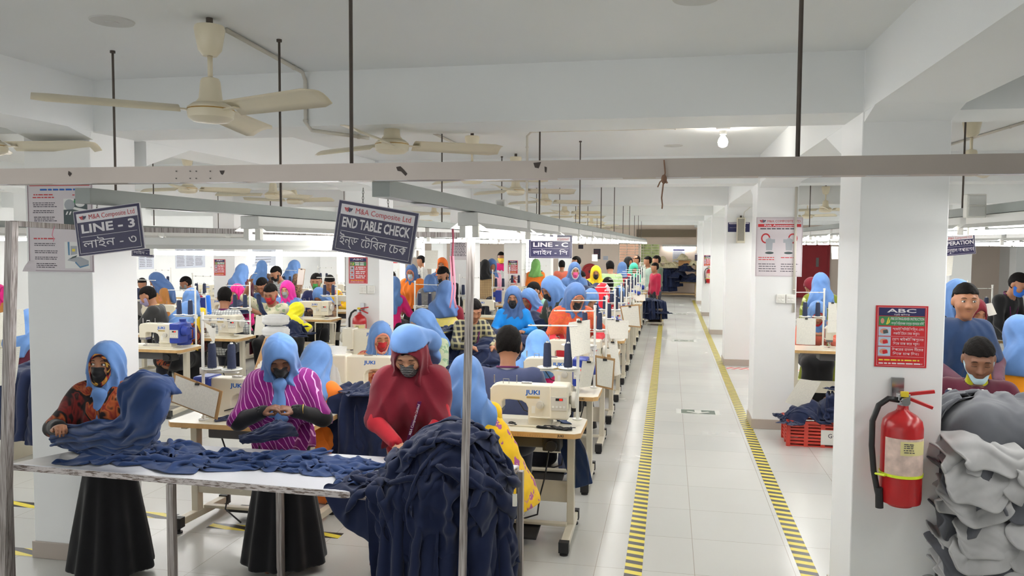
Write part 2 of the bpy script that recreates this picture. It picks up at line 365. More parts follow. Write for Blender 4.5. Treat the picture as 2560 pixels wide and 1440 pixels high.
def rod(p, q, label, r=.006, group=None):
    t = thing('hanging_rod', label, 'rod', (q[0], q[1], q[2]), 0, group)
    MB().cyl((0, 0, 0), np.array(p)-np.array(q), r, n=8).build('shaft', ROD, t)
    MB().cyl(np.array(p)-np.array(q)-np.array([0, 0, .012]), np.array(p)-np.array(q), r*2.2, n=8).build('ceiling_nut', ROD, t); return t
def rod_at(x, y, label, z=None, zt=ZC, **k): return rod((x, y, zt), (x, y, 2.16 if z is None else z), label, **k)
rod_at(-.93, 2.23, 'dark rod holding the near cable tray left of centre', 2.262)
rod_at(.33, 2.23, 'dark rod holding the near cable tray right of centre', 2.262)
rod_at(-2.83, 3.66, 'long dark rod below the round ceiling plate beside the big fan', 2.15)
for ri, (x, ys) in enumerate(((-.85, (5.2, 7.6, 10, 12.4, 14.8, 17.2, 19.6, 22, 24.4)), (-1.87, (3.6, 6.4, 8.8, 11.2, 13.6, 16, 18.4, 20.8)), (1.75, (5.3, 8.3, 10.7, 13.1)), (2.95, (7, 9.4, 12)), (-5.35, (5, 7.5, 10, 12.5)), (-6.75, (6, 8.5, 11)))):
    nm = ('rail beside the aisle', 'rail carrying the LINE 3 sign', 'rail right of the columns', 'second rail right of the columns', 'rail left of the poster column', 'second rail left of the poster column')[ri]
    for k, y in enumerate(ys): rod_at(x, y, 'dark rod, %s from the camera, on the %s' % (ORD[k], nm), 2.2)
def make_light(label, L=1.2, loc=(0, 0, 0), rz=0.0, two=True, group=None):
    """batten along local y, tubes hang below; origin at the top centre"""
    t = thing('batten_light', label, 'light', loc, rz, group)
    MB().span((-.045, -L/2, -.06), (.045, L/2, 0)).build('housing', REFL, t, bevel=.004)
    mb = MB(); a, b, z0, z1, th = .045, .08, -.045, -.07, .002
    for s in (-1, 1): mb.prism([(s*a, z0), (s*b, z1), (s*b+s*th, z1), (s*a+s*th, z0)], -L/2+.005, L/2-.005, 1)
    mb.build('reflector', REFL, t)
    for s in ((-1, 1) if two else (0,)):
        MB().cyl((s*.028, -L/2+.05, -.096), (s*.028, L/2-.05, -.096), .0125, n=8).build('tube', TUBE, t)
        for e in (-1, 1): MB().box((s*.028, e*(L/2-.035), -.084), (.026, .03, .05)).build('lamp_holder', WPLAST, t)
    return t
L0 = None; NAMES = ['rail beside the aisle', 'LINE 3 rail', 'rail left of the poster column', 'second rail left of the poster column', 'rail by the left wall', 'rail nearest the left wall', 'rail right of the columns', 'second rail right of the columns', 'far right rail']
for ri, (x, y0, y1, z0, z1, _) in enumerate(RAILS):
    ys = np.arange((3.9, 3.9, 4.3, 4.3, 7, 7, 3.2, 3.2, 6)[ri], min(y1, (30, 30, 30, 30, 30, 30, 28, 28, 28)[ri]), 1.3)
    for k, y in enumerate(ys):
        lb = 'twin-tube batten light, %s from the camera, under the %s' % (ORD[k], NAMES[ri]); z = z0-.0015
        if L0 is None: L0 = make_light(lb, loc=(x, y, z), group='batten lights'); 
        else: dup(L0, lb, (x, y, z))
make_light('single-tube batten light beside the far wall window at the aisle end', 1.35, (ux(1697), YF-.095, 2.02), PI/2, False)
# the checking-table light comes with its frame (see below)
for k, x in enumerate((-8, -5.5, -3, -.5)):  # unseen battens added as fill for the near columns and ceiling
    for j, y in enumerate((-1.2, -2.8)): dup(L0, 'added fill light behind the viewer, %s from the left, %s row' % (ORD[k], ('front', 'back')[j]), (x, y, 2.15), PI/2)
# double socket boxes on rails
def socket(u, v, Y, label, w=.06, h=.12):
    p = at_y(u, v, Y); s = thing('socket_box', label, 'socket', p)
    MB().span((-w/2, -.03, -h/2), (w/2, .03, h/2)).build('case', WPLAST, s, bevel=.006)
    MB().span((-w/2+.008, -.036, -h/2+.01), (w/2-.008, -.029, -.005)).span((-w/2+.008, -.036, .005), (w/2-.008, -.029, h/2-.01)).build('outlet', mat('socket_grey', S(206, 206, 202), .4), s, bevel=.003)
socket(1253, 518, 3.98, 'white double socket box fixed to the rail beside the aisle', .05, .075)
socket(2437, 515, 4.78, 'white double socket box on the right-hand rail', .1, .13)
# ------------------------------------------------------------------ ceiling fans
def make_fan(label, loc, a0, drop=.275):
    f = thing('ceiling_fan', label, 'fan', loc, a0, 'ceiling fans')
    MB().lathe([(.001, 0), (.015, 0), (.015, -.05), (.001, -.05)], 10).build('hook', ROD, f)
    MB().lathe([(.01, -.035), (.062, -.035), (.066, -.05), (.05, -.14), (.03, -.165), (.012, -.165)], 20).build('canopy', CREAM, f, 'auto')
    z = -drop
    MB().cyl((0, 0, -.16), (0, 0, z), .011, n=10).build('down_rod', CREAM, f, True)
    MB().lathe([(.012, z+.02), (.036, z+.012), (.042, z), (.05, z-.075), (.066, z-.095), (.06, z-.097), (.01, z-.08)], 20).build('lower_cover', CREAM, f, 'auto')
    zm = z-.115
    MB().cyl((0, 0, z-.12), (0, 0, z-.08), .035, n=12).build('motor_neck', BLACKP, f)
    MB().lathe([(.005, zm+.02), (.075, zm+.018), (.098, zm), (.1, zm-.02), (.096, zm-.045), (.075, zm-.06), (.02, zm-.066), (.001, zm-.066)], 24).build('motor', CREAM, f, 'auto')
    MB().lathe([(.0985, zm-.006), (.1012, zm-.009), (.0985, zm-.012)], 24).build('gold_band', mat('gold_band', S(190, 150, 80), .3, .6), f)
    for k in range(3):
        a = 2*PI*k/3; R = rotz(a)
        def bl(i, j):
            r = .13+.55*i; w = .058+.012*i-.02*max(0, (i-.9)/.1)**2; y = (j-.5)*2*w; return R @ np.array([r, y, zm-.012-.022*(y/.06)*1.0+.012*(1-(2*j-1)**2)])
        b = MB().sheet(bl, 10, 4, uv=False).build('blade', CREAM, f, True, solid=.003)
        MB().bar(R @ np.array([.08, 0, zm-.015]), R @ np.array([.17, 0, zm-.012]), .03, .006).build('blade_bracket', CREAM, b)
    return f
fp = at_z(524, 80, 2.95); FAN = make_fan('large cream ceiling fan nearest the camera at upper left', (fp[0], fp[1], ZC), -.35)
def fan_at(u, v, label, a, zh=2.52):
    p = at_z(u, v, zh); dup(FAN, label, (p[0], p[1], ZC), a)
fan_at(980, 400, 'cream ceiling fan just above the tray, left of centre', .55)
fan_at(1180, 470, 'cream ceiling fan peeking below the tray near the middle', .25)
fan_at(1289, 497, 'cream ceiling fan beyond the near lighting rail, third in its row', .4)
fan_at(1362, 520, 'cream ceiling fan, fourth in the row beyond the rail', .45)
fan_at(2425, 452, 'cream ceiling fan right of the extinguisher column, cut by the tray', 1.0)
fan_at(2215, 540, 'hidden fan', 1.3) if False else None
fan_at(2063, 537, 'cream ceiling fan seen in the gap between the right-hand columns', 2.4)
fan_at(2018, 551, 'small cream ceiling fan, farther of two in the right-hand gap', 1.2)
for k, (u, v) in enumerate(((1411, 543), (1445, 552), (1478, 565), (1505, 571), (1530, 577))): fan_at(u, v, 'small far ceiling fan, %s of the distant row along the aisle rail' % ORD[k], .3+k*.37)
for k, (u, v) in enumerate(((470, 492), (683, 505), (735, 517), (1085, 545), (1020, 560))): fan_at(u, v, 'distant cream ceiling fan, %s from the left over the left-hand rows' % ORD[k], .8+k*.5)
fan_at(-25, 402, 'cream ceiling fan with blades poking in at the left edge', .15)
# ceiling plates, bulb, conduits
def plate(u, v, label, r=.095):
    p = at_z(u, v, ZC); tag(MB().lathe([(.001, 0), (r, 0), (r-.004, -.006), (.03, -.007), (.028, -.012), (.001, -.012)], 28, p).build('ceiling_plate', mat('plate_grey', S(206, 206, 202), .5), None, 'auto'), label, 'ceiling plate')
plate(280, 52, 'round grey ceiling cover plate beside the big fan'); plate(1090, 374, 'round ceiling cover plate above the middle fans'); plate(1683, 364, 'round ceiling cover plate left of the lit bulb'); plate(1740, -6, 'round ceiling cover plate at the top edge of the view')
bp = at_z(1808, 318, ZC)
b = thing('ceiling_bulb', 'lit white bulb in a ceiling holder above the aisle', 'bulb', (bp[0], bp[1], ZC))
MB().lathe([(.001, 0), (.06, 0), (.055, -.02), (.03, -.03), (.028, -.06), (.001, -.06)], 20).build('holder', WPLAST, b, 'auto')
MB().lathe([(.014, -.058), (.016, -.07), (.036, -.1), (.042, -.125), (.034, -.155), (.015, -.166), (.001, -.168)], 18).build('bulb_glass', mat('bulb_glow', (1, .96, .88), .3, emit=60, ecol=(1, .95, .86)), b, True)
def conduit(pts, label, r=.011, name='conduit_pipe'):
    o = np.array(pts[0], float); c = thing(name, label, 'pipe', o); P = [np.array(p, float)-o for p in pts]
    Q = []
    for i, p in enumerate(P):
        if 0 < i < len(P)-1:
            for tt in (.04, 0, ):
                d = P[i-1]-p; Q.append(p+d/np.linalg.norm(d)*tt) if tt else None
            d = P[i+1]-p; Q.append(p+d/np.linalg.norm(d)*.04)
        else: Q.append(p)
    MB().tube(Q, r, 10).build('pipe', PVC, c, True)
    for i in range(len(P)-1): m_ = P[i]+(P[i+1]-P[i])*.82; dd = (P[i+1]-P[i])/np.linalg.norm(P[i+1]-P[i]); MB().cyl(m_, m_+dd*.012, r*1.35, n=10).build('clip', PVC, c, True)
zt = ZC-.013
a_ = at_z(565, 75, zt); b_ = at_z(750, 176, zt)
c1 = at_y(763, 190, 4.288); c2 = at_y(763, 326, 4.288); c3 = at_y(822, 341, 4.32)
conduit([a_, (c1[0], 4.288, zt), (c1[0], 4.288, ZB-.02), (c1[0]+.22, 4.7, ZB-.02)], 'cream conduit pipe from the big fan down the beam face')
q0 = at_z(1085, 334, zt); q1 = at_z(1180, 378, zt); conduit([q0, q1], 'cream conduit pipe on the ceiling towards the middle fan')
k0 = at_z(1320, 330, zt); k1 = at_z(1790, 318, zt); conduit([(k0[0], k1[1], 2.2), (k0[0], k1[1], zt), (k1[0]-.06, k1[1], zt)], 'cream conduit pipe running along the ceiling to the lit bulb')
g0 = at_z(2375, 362, zt); g1 = at_z(2565, 305, zt); conduit([g0, g1], 'cream conduit pipe on the ceiling at the right edge')
x0, x1, y0, y1 = COLAT[2, 1]; cu = at_y(1988, 600, y0-.015)[0]
conduit([(cu, y0-.015, ZB), (cu, y0-.015, 1.30)], 'white conduit pipe running down the poster column to the switches', .014)
for k, (u, dv) in enumerate(((925, 0), (1030, 0), (603, 0))): pass
# ------------------------------------------------------------------ writing on boards: emblem, printed lines
NAVY = mat('sign_navy', S(27, 21, 70), .35); SIGNW = mat('sign_white', S(226, 222, 226), .35); SIGNR = mat('sign_red', S(190, 36, 44), .35)
INK = mat('print_ink', S(70, 66, 76), .6); INKR = mat('print_red', S(200, 62, 66), .6); POSTERW = mat('poster_white', S(216, 208, 212), .4); LBLUE = mat('logo_blue', S(20, 92, 180), .4)
def emblem(parent, M, w):
    """two folded wings, red and dark blue, meeting in a W"""
    M = np.array(M); a = MB(); b = MB()
    def T(p): return (M @ np.array([p[0]*w, p[1]*w, .0005, 1]))[:3]
    for mb, s in ((a, -1), (b, 1)):
        for P in ([(s*.5, .2), (s*.3, .2), (s*.2, -.05), (s*.26, -.2)], [(s*.27, .2), (s*.15, .2), (s*.1, .02), (s*.14, -.1)], [(s*.12, .22), (s*.02, .3), (0, -.05), (s*.06, -.22), (s*.2, -.22), (s*.08, -.0)]):
            mb.add([T(p) for p in P], [tuple(range(len(P)))])
    a.build('emblem_wing', SIGNR, parent); b.build('emblem_wing', NAVY, parent)
def printed(parent, M, rows, x0, x1, mat_, h=.004, seed=0, name='printed_text'):
    """rows of small word-shaped marks (writing too small to read), y positions in metres"""
    r = random.Random(seed); mb = MB(); M = np.array(M)
    for y in rows:
        x = x0+r.random()*.01; e = x1-r.random()*.15*(x1-x0)
        while x < e:
            w = min(e-x, h*(1.5+4*r.random())); Q = [(x, y-h/2), (x+w, y-h/2), (x+w, y+h*.35), (x+w*.8, y+h/2), (x, y+h/2)]
            mb.add([(M @ np.array([p[0], p[1], .0006, 1]))[:3] for p in Q], [(0, 1, 2, 3, 4)]); x += w+h*.7
    return mb.build(name, mat_, parent)
def panel(parent, M, x0, y0, x1, y1, m, name, z=.0004, t=.0):
    M = np.array(M); return MB().add([(M @ np.array([x, y, z, 1]))[:3] for x, y in ((x0, y0), (x1, y0), (x1, y1), (x0, y1))], [(0, 1, 2, 3)]).build(name, m, parent)
def picture(parent, M, x0, y0, x1, y1, polys, name='picture'):
    """a small printed picture: a backing and flat coloured shapes"""
    M = np.array(M); mats = []; mb = MB()
    for k, (m, P) in enumerate(polys):
        if m not in mats: mats.append(m)
        mb.add([(M @ np.array([x0+(x1-x0)*x, y0+(y1-y0)*y, .0005+.00012*k, 1]))[:3] for x, y in P], [tuple(range(len(P)))], mats.index(m))
    return mb.build(name, mats, parent)
SQ = [(0, 0), (1, 0), (1, 1), (0, 1)]
def circ(cx, cy, rx, ry, n=14, a0=0, a1=2*PI): return [(cx+rx*math.cos(a0+(a1-a0)*i/n), cy+ry*math.sin(a0+(a1-a0)*i/n)) for i in range(n)]
# ------------------------------------------------------------------ hanging line signs
CHAIN = mat('chain_steel', S(110, 108, 104), .4, .8)
def linesign(u, v, Y, w, h, roll, label, top, en, bn, chains=None, brand='M&A Composite Ltd', yaw=0.0, bnw=.8, enw=.8):
    p = at_y(u, v, Y); s = thing('hanging_sign', label, 'sign', p); R = rotz(yaw) @ FACE_CAM @ rotz(roll); M = M4(R, (0, 0, 0)); F_ = lambda z: M4(R, R @ np.array([0, 0, z]))
    MB().box((0, 0, 0), (w, h, .004), R).build('board', SIGNW, s, bevel=.001)
    A = F_(.0021); panel(s, A, -w*.49, -h*.485, w*.49, h*.485, NAVY, 'border')
    panel(s, A, -w*.455, h*.235, w*.455, h*.43, SIGNW, 'name_band', .0007)
    fr = MB()
    for (a, b) in (((-.455, -.44), (.455, -.44)), ((-.455, .23), (-.455, -.44)), ((.455, .23), (.455, -.44)), ((-.42, -.08), (.42, -.08))):
        a = np.array(a)*(w, h); b = np.array(b)*(w, h); fr.bar(A[:3, :3] @ np.array([*a, .0008])+A[:3, 3], A[:3, :3] @ np.array([*b, .0008])+A[:3, 3], .003 if w > .2 else .002, .0012)
    fr.build('frame_line', SIGNW, s)
    emblem(s, A @ M4(np.eye(3), (-w*.36, h*.33, .001)), w*.11)
    lettering(brand, h*.15, SIGNR, s, A @ M4(np.eye(3), (w*.07, h*.33, .001)), 0, w*.68)
    lettering(en, h*.26, SIGNW, s, A @ M4(np.eye(3), (0, h*.08, .001)), .03, w*enw)
    lettering(bn, h*.25, SIGNW, s, A @ M4(np.eye(3), (0, -h*.26, .001)), 0, w*bnw)
    if chains:
        for (uc, vc), fx in chains:
            q = at_y(uc, vc, Y)-p; b0 = R @ np.array([fx*w, h*.46, 0]); n = max(3, int(np.linalg.norm(q-b0)/.009)); mb = MB()
            for k in range(n):
                c = b0+(q-b0)*(k+.5)/n; x, y, z = frame(q-b0); e = x if k % 2 else y; L = np.linalg.norm(q-b0)/n*.62
                mb.tube([c+z*L*math.sin(a)+e*.0028*math.cos(a) for a in np.linspace(0, 2*PI, 8, endpoint=False)], .0008, 4, closed=True)
            mb.build('chain', CHAIN, s)
    return s
linesign(273, 575, 2.40, .262, .158, .118, 'dark blue hanging sign reading LINE - 3, at the left', 0, 'LINE - 3', 'লাইন - ৩', [((245, 493), -.15), ((291, 480), .15)])
linesign(938, 580, 2.38, .272, .166, -.165, 'dark blue hanging sign reading END TABLE CHECK', 0, 'END TABLE CHECK', 'ইন্ড েটিবল েচক', [((908, 470), -.2), ((967, 455), .12)], enw=.84, bnw=.84)
linesign(1376, 617, 5.9, .33, .175, 0, 'blue hanging sign reading LINE - C with dark patches', 0, 'LINE - C', 'লাইন - িস', [((1376, 560), 0)], 'M&A Composite Limited')
linesign(2395, 612, 6.6, .24, .16, .1, 'blue hanging sign reading OPERATION, cut off by the extinguisher column', 0, 'OPERATION', 'ম্যানুয়াল অপারেশন', None, 'M&A Composite Ltd', enw=.92, bnw=.9)
linesign(358, 622, 4.4, .16, .1, -.05, 'small blue hanging sign mostly hidden behind the LINE - 3 sign', 0, 'LINE - 2', 'লাইন - ২')
# ------------------------------------------------------------------ wall posters
def board_on(u0, v0, u1, v1, Y, name, label, cat='poster', m=POSTERW, t=.004):
    a = at_y(u0, v0, Y); b = at_y(u1, v1, Y); p = (a+b)/2; w, h = b[0]-a[0], a[2]-b[2]; s = thing(name, label, cat, (p[0], Y-t/2-.0005, p[2]))
    MB().box((0, 0, 0), (w, t, h)).build('sheet', m, s); return s, M4(FACE_CAM, (0, -t/2, 0)), w, h
TEAL = mat('print_teal', S(88, 132, 168), .5); GREYP = mat('print_grey', S(168, 172, 178), .5); DKP = mat('print_dark', S(70, 84, 86), .5); LTP = mat('print_light', S(232, 232, 230), .5); YEL = mat('print_yellow', S(228, 208, 70), .5); GRN = mat('print_green', S(52, 128, 78), .5); SKINP = mat('print_skin', S(206, 140, 120), .5)
s, M, w, h = board_on(68, 452, 237, 681, 4.296, 'wall_poster', 'tall risk assessment poster on the left column, bottom corner curling')
panel(s, M, -w*.46, h*.44, w*.46, h*.485, SIGNR, 'title_band'); lettering('Risk Assessment', h*.04, SIGNW, s, M @ M4(np.eye(3), (0, h*.462, .0008)), .03, w*.6)
printed(s, M, [h*.40], -w*.3, w*.35, LBLUE, .011, 1); printed(s, M, [h*.345, h*.315], -w*.42, -w*.05, INKR, .007, 2)
printed(s, M, [h*y for y in (.255, .235, .215, .17, .15, .10, .08, .06)], -w*.42, -w*.04, INK, .005, 3); printed(s, M, [-h*.135], -w*.42, -w*.08, INKR, .008, 4)
printed(s, M, [h*y for y in (-.19, -.21, -.27, -.29, -.34, -.36, -.41, -.43, -.45)], -w*.42, -w*.04, INK, .005, 5); printed(s, M, [h*.34], w*.18, w*.24, INKR, .006, 6)
picture(s, M, w*.06, 0, w*.42, h*.3, [(LTP, SQ), (DKP, [(.45, .7), (1, .6), (1, 1), (.45, 1)]), (GREYP, circ(.25, .78, .22, .2)), (LTP, circ(.7, .82, .2, .12)), (GRN, circ(.55, .9, .12, .08)), (DKP, [(0, 0), (.7, 0), (.95, .5), (.4, .62), (0, .6)]), (LTP, [(.08, .42), (.14, .42), (.2, .54), (.14, .54)]), (LTP, [(.22, .42), (.28, .42), (.34, .54), (.28, .54)])])
picture(s, M, w*.06, -h*.46, w*.44, -h*.17, [(LTP, SQ), (TEAL, [(.14, .5), (.2, .5), (.2, 1), (.12, 1)]), (GREYP, [(.2, .4), (.6, .45), (.95, .3), (.95, .15), (.6, .05), (.4, .25), (.1, .3)]), (TEAL, [(.4, .22), (.6, .02), (.95, .12), (.95, .16), (.6, .08), (.44, .26)]), (YEL, [(.3, .62), (.42, .62), (.42, .74), (.3, .74)]), (DKP, [(.2, .35), (.45, .42), (.5, .5), (.3, .44)]), (GREYP, [(.24, .5), (.5, .55), (.5, .85), (.24, .85)]), (YEL, [(.3, .64), (.42, .64), (.42, .74), (.3, .74)])])
fr = MB()
for x0_, z0_, x1_, z1_ in ((-.485, -.488, .485, -.488), (-.485, -.488, -.485, .488), (.485, -.488, .485, .488)): fr.bar((x0_*w, -.0028, z0_*h), (x1_*w, -.0028, z1_*h), .002)
fr.build('border', mat('print_plum', S(120, 90, 104), .6), s)
MB().sheet(lambda i, j: (-w*.5-.055*j**2*(1-i)*.9+(.12*w)*i, -.003-.02*math.sin(PI*j)*(1-i), -h*.38-j*.12*h), 6, 6).build('curled_corner', POSTERW, s, True)
px, py = COLAT[2, 1][0], COLAT[2, 1][2]
s, M, w, h = board_on(1891, 543, 2004, 692, py, 'wall_poster', 'Risk Assessment poster with two machine pictures on the second right column')
emblem(s, M @ M4(np.eye(3), (-w*.36, h*.43, .0004)), w*.14); lettering('M&A COMPOSITE LTD.', h*.055, SIGNR, s, M @ M4(np.eye(3), (w*.1, h*.43, .0006)), 0, w*.72)
panel(s, M, -w*.46, h*.335, w*.46, h*.385, SIGNR, 'title_band'); lettering('Risk Assessment', h*.045, SIGNW, s, M @ M4(np.eye(3), (0, h*.36, .0009)), .02, w*.66)
printed(s, M, [h*.305], -w*.42, w*.4, INK, .012, 11); printed(s, M, [-h*.18, -h*.215], -w*.45, -w*.06, INKR, .009, 12); printed(s, M, [-h*.18], w*.04, w*.4, INKR, .009, 13)
printed(s, M, [-h*y for y in (.29, .33, .37, .41)], -w*.44, -w*.04, INK, .008, 14); printed(s, M, [-h*y for y in (.29, .33, .37, .41)], w*.03, w*.42, INK, .008, 15)
for sx, xa in ((1, -.42), (-1, .42)):
    picture(s, M, w*(xa if sx > 0 else xa-.36), -h*.13, w*(xa+.36 if sx > 0 else xa), h*.23, [(SIGNR, circ(.5-.14*sx, .76, .28, .24)), (POSTERW, circ(.5-.14*sx, .76, .2, .17)), (GREYP, [(.5-.1*sx, .2), (.5+.26*sx, .2), (.5+.3*sx, .66), (.5+.1*sx, .8), (.5-.14*sx, .7)]), (DKP, circ(.5+.1*sx, .08, .26, .06)), (GREYP, [(.5+.2*sx, .55), (.5+.42*sx, .55), (.5+.42*sx, .72), (.5+.2*sx, .72)])])
fr = MB()
for a, b in (((-1, -1), (1, -1)), ((-1, 1), (1, 1)), ((-1, -1), (-1, 1)), ((1, -1), (1, 1))): fr.bar((a[0]*w*.485, -.0026, a[1]*h*.488), (b[0]*w*.485, -.0026, b[1]*h*.488), .004, .001)
fr.build('border', MATS['print_plum'], s)
BLUEB = mat('print_navy', S(28, 30, 84), .5)
def fire_poster(u0, v0, u1, v1, Y, label, detail=1, seed=0):
    s, M, w, h = board_on(u0, v0, u1, v1, Y, 'fire_instruction_sign', label, 'sign', SIGNR); I = np.eye(3)
    panel(s, M, -w*.44, h*.335, w*.44, h*.465, BLUEB, 'heading_band'); lettering('ABC', h*.085, SIGNW, s, M @ M4(I, (0, h*.415, .0008)), .02, w*.56)
    panel(s, M, -w*.44, h*.175, w*.44, h*.325, GRN, 'green_band'); picture(s, M, -w*.42, h*.18, -w*.22, h*.32, [(SKINP, circ(.25, .5, .18, .32)), (YEL, [(.6, .1), (.75, .1), (.9, .9), (.8, .9)]), (YEL, [(.75, .1), (.95, .3), (1, .8), (.9, .6)])])
    for k in range(3):
        y = .155-.165*k; picture(s, M, -w*.44, h*(y-.145), -w*.2, h*y, [(mat('print_pale_blue', S(176, 196, 214), .5), SQ), (SKINP, circ(.45, .5, .35, .3)), (SIGNR if k else DKP, [(.4, .2), (.8, .3), (.7, .7), (.35, .6)])])
        fr = MB(); fr.bar(*[(M @ np.array([x*w, h*(y-.155), .0008, 1]))[:3] for x in (-.44, .44)], .0016, .0008); fr.build('divider', SIGNW, s)
    if detail:
        lettering('ড্রাই পাউডার', h*.04, SIGNW, s, M @ M4(I, (0, h*.352, .0008)), 0, w*.3)
        lettering('FIRE EXTINGUISHER INSTRUCTION', h*.06, SIGNW, s, M @ M4(I, (w*.11, h*.285, .0008)), .01, w*.64); lettering('অগ্নি নির্বাপক যন্ত্র ব্যবহার বিধি', h*.055, SIGNW, s, M @ M4(I, (w*.11, h*.21, .0008)), 0, w*.64)
        for k, (a, b) in enumerate((('সেফটি সিলটি ছিড়ুন এবং', 'লকটি েটেন েবর করুন।'), ('েহাস পাইপটি আগুেনর', 'িদেক তাক কের ধরুন।'), ('উপেরর হাতল নীেচর', 'িদেক চাপ িদন।'))):
            for q, tx in enumerate((a, b)): lettering(tx, h*.058, SIGNW, s, M @ M4(I, (w*.13 if q == 0 else w*.1, h*(.118-.165*k-.07*q), .0008)), 0, w*(.6 if q == 0 else .5))
    else:
        printed(s, M, [h*.285, h*.215], -w*.18, w*.42, SIGNW, h*.045, seed+1)
        printed(s, M, [h*y for k in range(3) for y in (.118-.165*k, .05-.165*k)], -w*.16, w*.42, SIGNW, h*.04, seed+2)
    printed(s, M, [-h*.385], -w*.43, w*.43, YEL, h*.022, seed+3); printed(s, M, [-h*.44], -w*.43, w*.43, SIGNW, h*.022, seed+4)
    fr = MB()
    for a, b in (((-1, -1), (1, -1)), ((-1, 1), (1, 1)), ((-1, -1), (-1, 1)), ((1, -1), (1, 1))): fr.bar((a[0]*w*.46, -.0026, a[1]*h*.475), (b[0]*w*.46, -.0026, b[1]*h*.475), .0016, .001)
    fr.build('border', SIGNW, s); return s
fire_poster(2190, 763, 2315, 920, 4.3, 'red ABC fire extinguisher instruction sign on the near right column')
fire_poster(872, 643, 919, 709, 9.03, 'red ABC instruction sign on the white column left of centre', 0, 20)
fire_poster(535, 648, 564, 689, 13.7, 'small red ABC instruction sign on the far left column', 0, 30)
fire_poster(1270, 651, 1294, 684, 18.4, 'small red ABC instruction sign on the column left of the LINE C sign', 0, 40)
fire_poster(1760, 638, 1777, 665, 23.1, 'small red ABC instruction sign beside the aisle on a far column', 0, 50)
def plain_poster(u0, v0, u1, v1, Y, label, m=POSTERW, rows=10, cols=1, head=None, seed=0, ink=INK, name='wall_poster'):
    s, M, w, h = board_on(u0, v0, u1, v1, Y, name, label, 'poster', m)
    if head: panel(s, M, -w*.46, h*.36, w*.46, h*.46, head, 'title_band')
    for c in range(cols): printed(s, M, [h*(.3-.72*k/rows) for k in range(rows)], -w*.44+c*w*.88/cols, -w*.44+(c+.88)*w*.88/cols, ink, h*.02, seed+c)
    return s
plain_poster(438, 618, 513, 669, YF-.02 if False else 19.0, 'x', seed=3) if False else None
def left_wall_poster(u0, v0, u1, v1, label, m, rows, cols, seed):
    a = at_x(u0, v0, XL+.006); b = at_x(u1, v1, XL+.006); p = (a+b)/2; w = abs(b[1]-a[1]); h = abs(a[2]-b[2]); R = rotz(PI/2) @ FACE_CAM
    s = thing('wall_poster', label, 'poster', (XL+.004, p[1], p[2])); MB().box((0, 0, 0), (.005, w, h)).build('sheet', m, s); M = M4(R, (.003, 0, 0))
    for c in range(cols): printed(s, M, [h*(.4-.85*k/rows) for k in range(rows)], -w*.46+c*w*.92/cols, -w*.46+(c+.85)*w*.92/cols, INK, h*.02, seed+c)
PALE = mat('poster_pale', S(206, 210, 222), .5)
left_wall_poster(438, 612, 513, 668, 'wide pale notice with columns of text on the left wall', PALE, 14, 3, 60)
left_wall_poster(346, 612, 385, 672, 'tall notice on the left wall beside the poster column', PALE, 12, 2, 65)
left_wall_poster(630, 600, 690, 664, 'grey notice with centred lines on the left wall', PALE, 8, 1, 70)
s = plain_poster(1125, 566, 1176, 650, 13.7, 'Risk Assessment poster half hidden behind the table frame pole', rows=16, seed=80)
plain_poster(1820, 556, 1874, 580, 13.7, 'navy sound system sign behind the wall loudspeaker', BLUEB, 2, 1, SIGNW, 90, SIGNW)
plain_poster(1682, 622, 1712, 655, YF, 'pale notice on the far wall at the aisle end', PALE, 9, 1, NAVY, 95)
plain_poster(1484, 622, 1501, 648, YF, 'dark framed notice on the far wall above the hose reel', mat('notice_dark', S(50, 44, 60), .5), 3, 1, None, 97, SIGNR)
plain_poster(1508, 640, 1520, 650, YF, 'small white notice on the far wall right of the dark notice', PALE, 4, 1, None, 98)
plain_poster(1446, 612, 1458, 622, YF, 'small dark box notice high on the far wall', mat('notice_dark', S(50, 44, 60), .5), 1, 1, None, 99)
plain_poster(1412, 650, 1424, 662, YF, 'small red notice on the far wall behind the LINE C sign', mat('notice_red', S(214, 70, 80), .5), 4, 1, None, 101)
plain_poster(1737, 634, 1743, 652, 27.8, 'small dark first aid notice on the last aisle column', mat('notice_dark', S(50, 44, 60), .5), 1, 1, SIGNW, 102)
plain_poster(976, 648, 994, 658, 23.1, 'small red notice behind the END TABLE CHECK sign', mat('notice_red', S(214, 70, 80), .5), 2, 1, None, 103)
# hose reel on the far wall
c = at_y(1475, 679, YF-.1); hr = thing('hose_reel', 'round red fire hose reel on the far wall', 'hose reel', c)
MB().cyl((0, .06, 0), (0, -.06, 0), .33, n=28).build('disc', mat('reel_red', S(176, 38, 44), .4), hr, 'auto', bevel=.01); MB().tube([(.27*math.cos(a), -.08, .27*math.sin(a)) for a in np.linspace(0, 2*PI, 28, endpoint=False)], .03, 8, closed=True).build('hose', MATS['reel_red'], hr, True); MB().cyl((0, -.06, 0), (0, -.1, 0), .06).build('hub', ROD, hr)
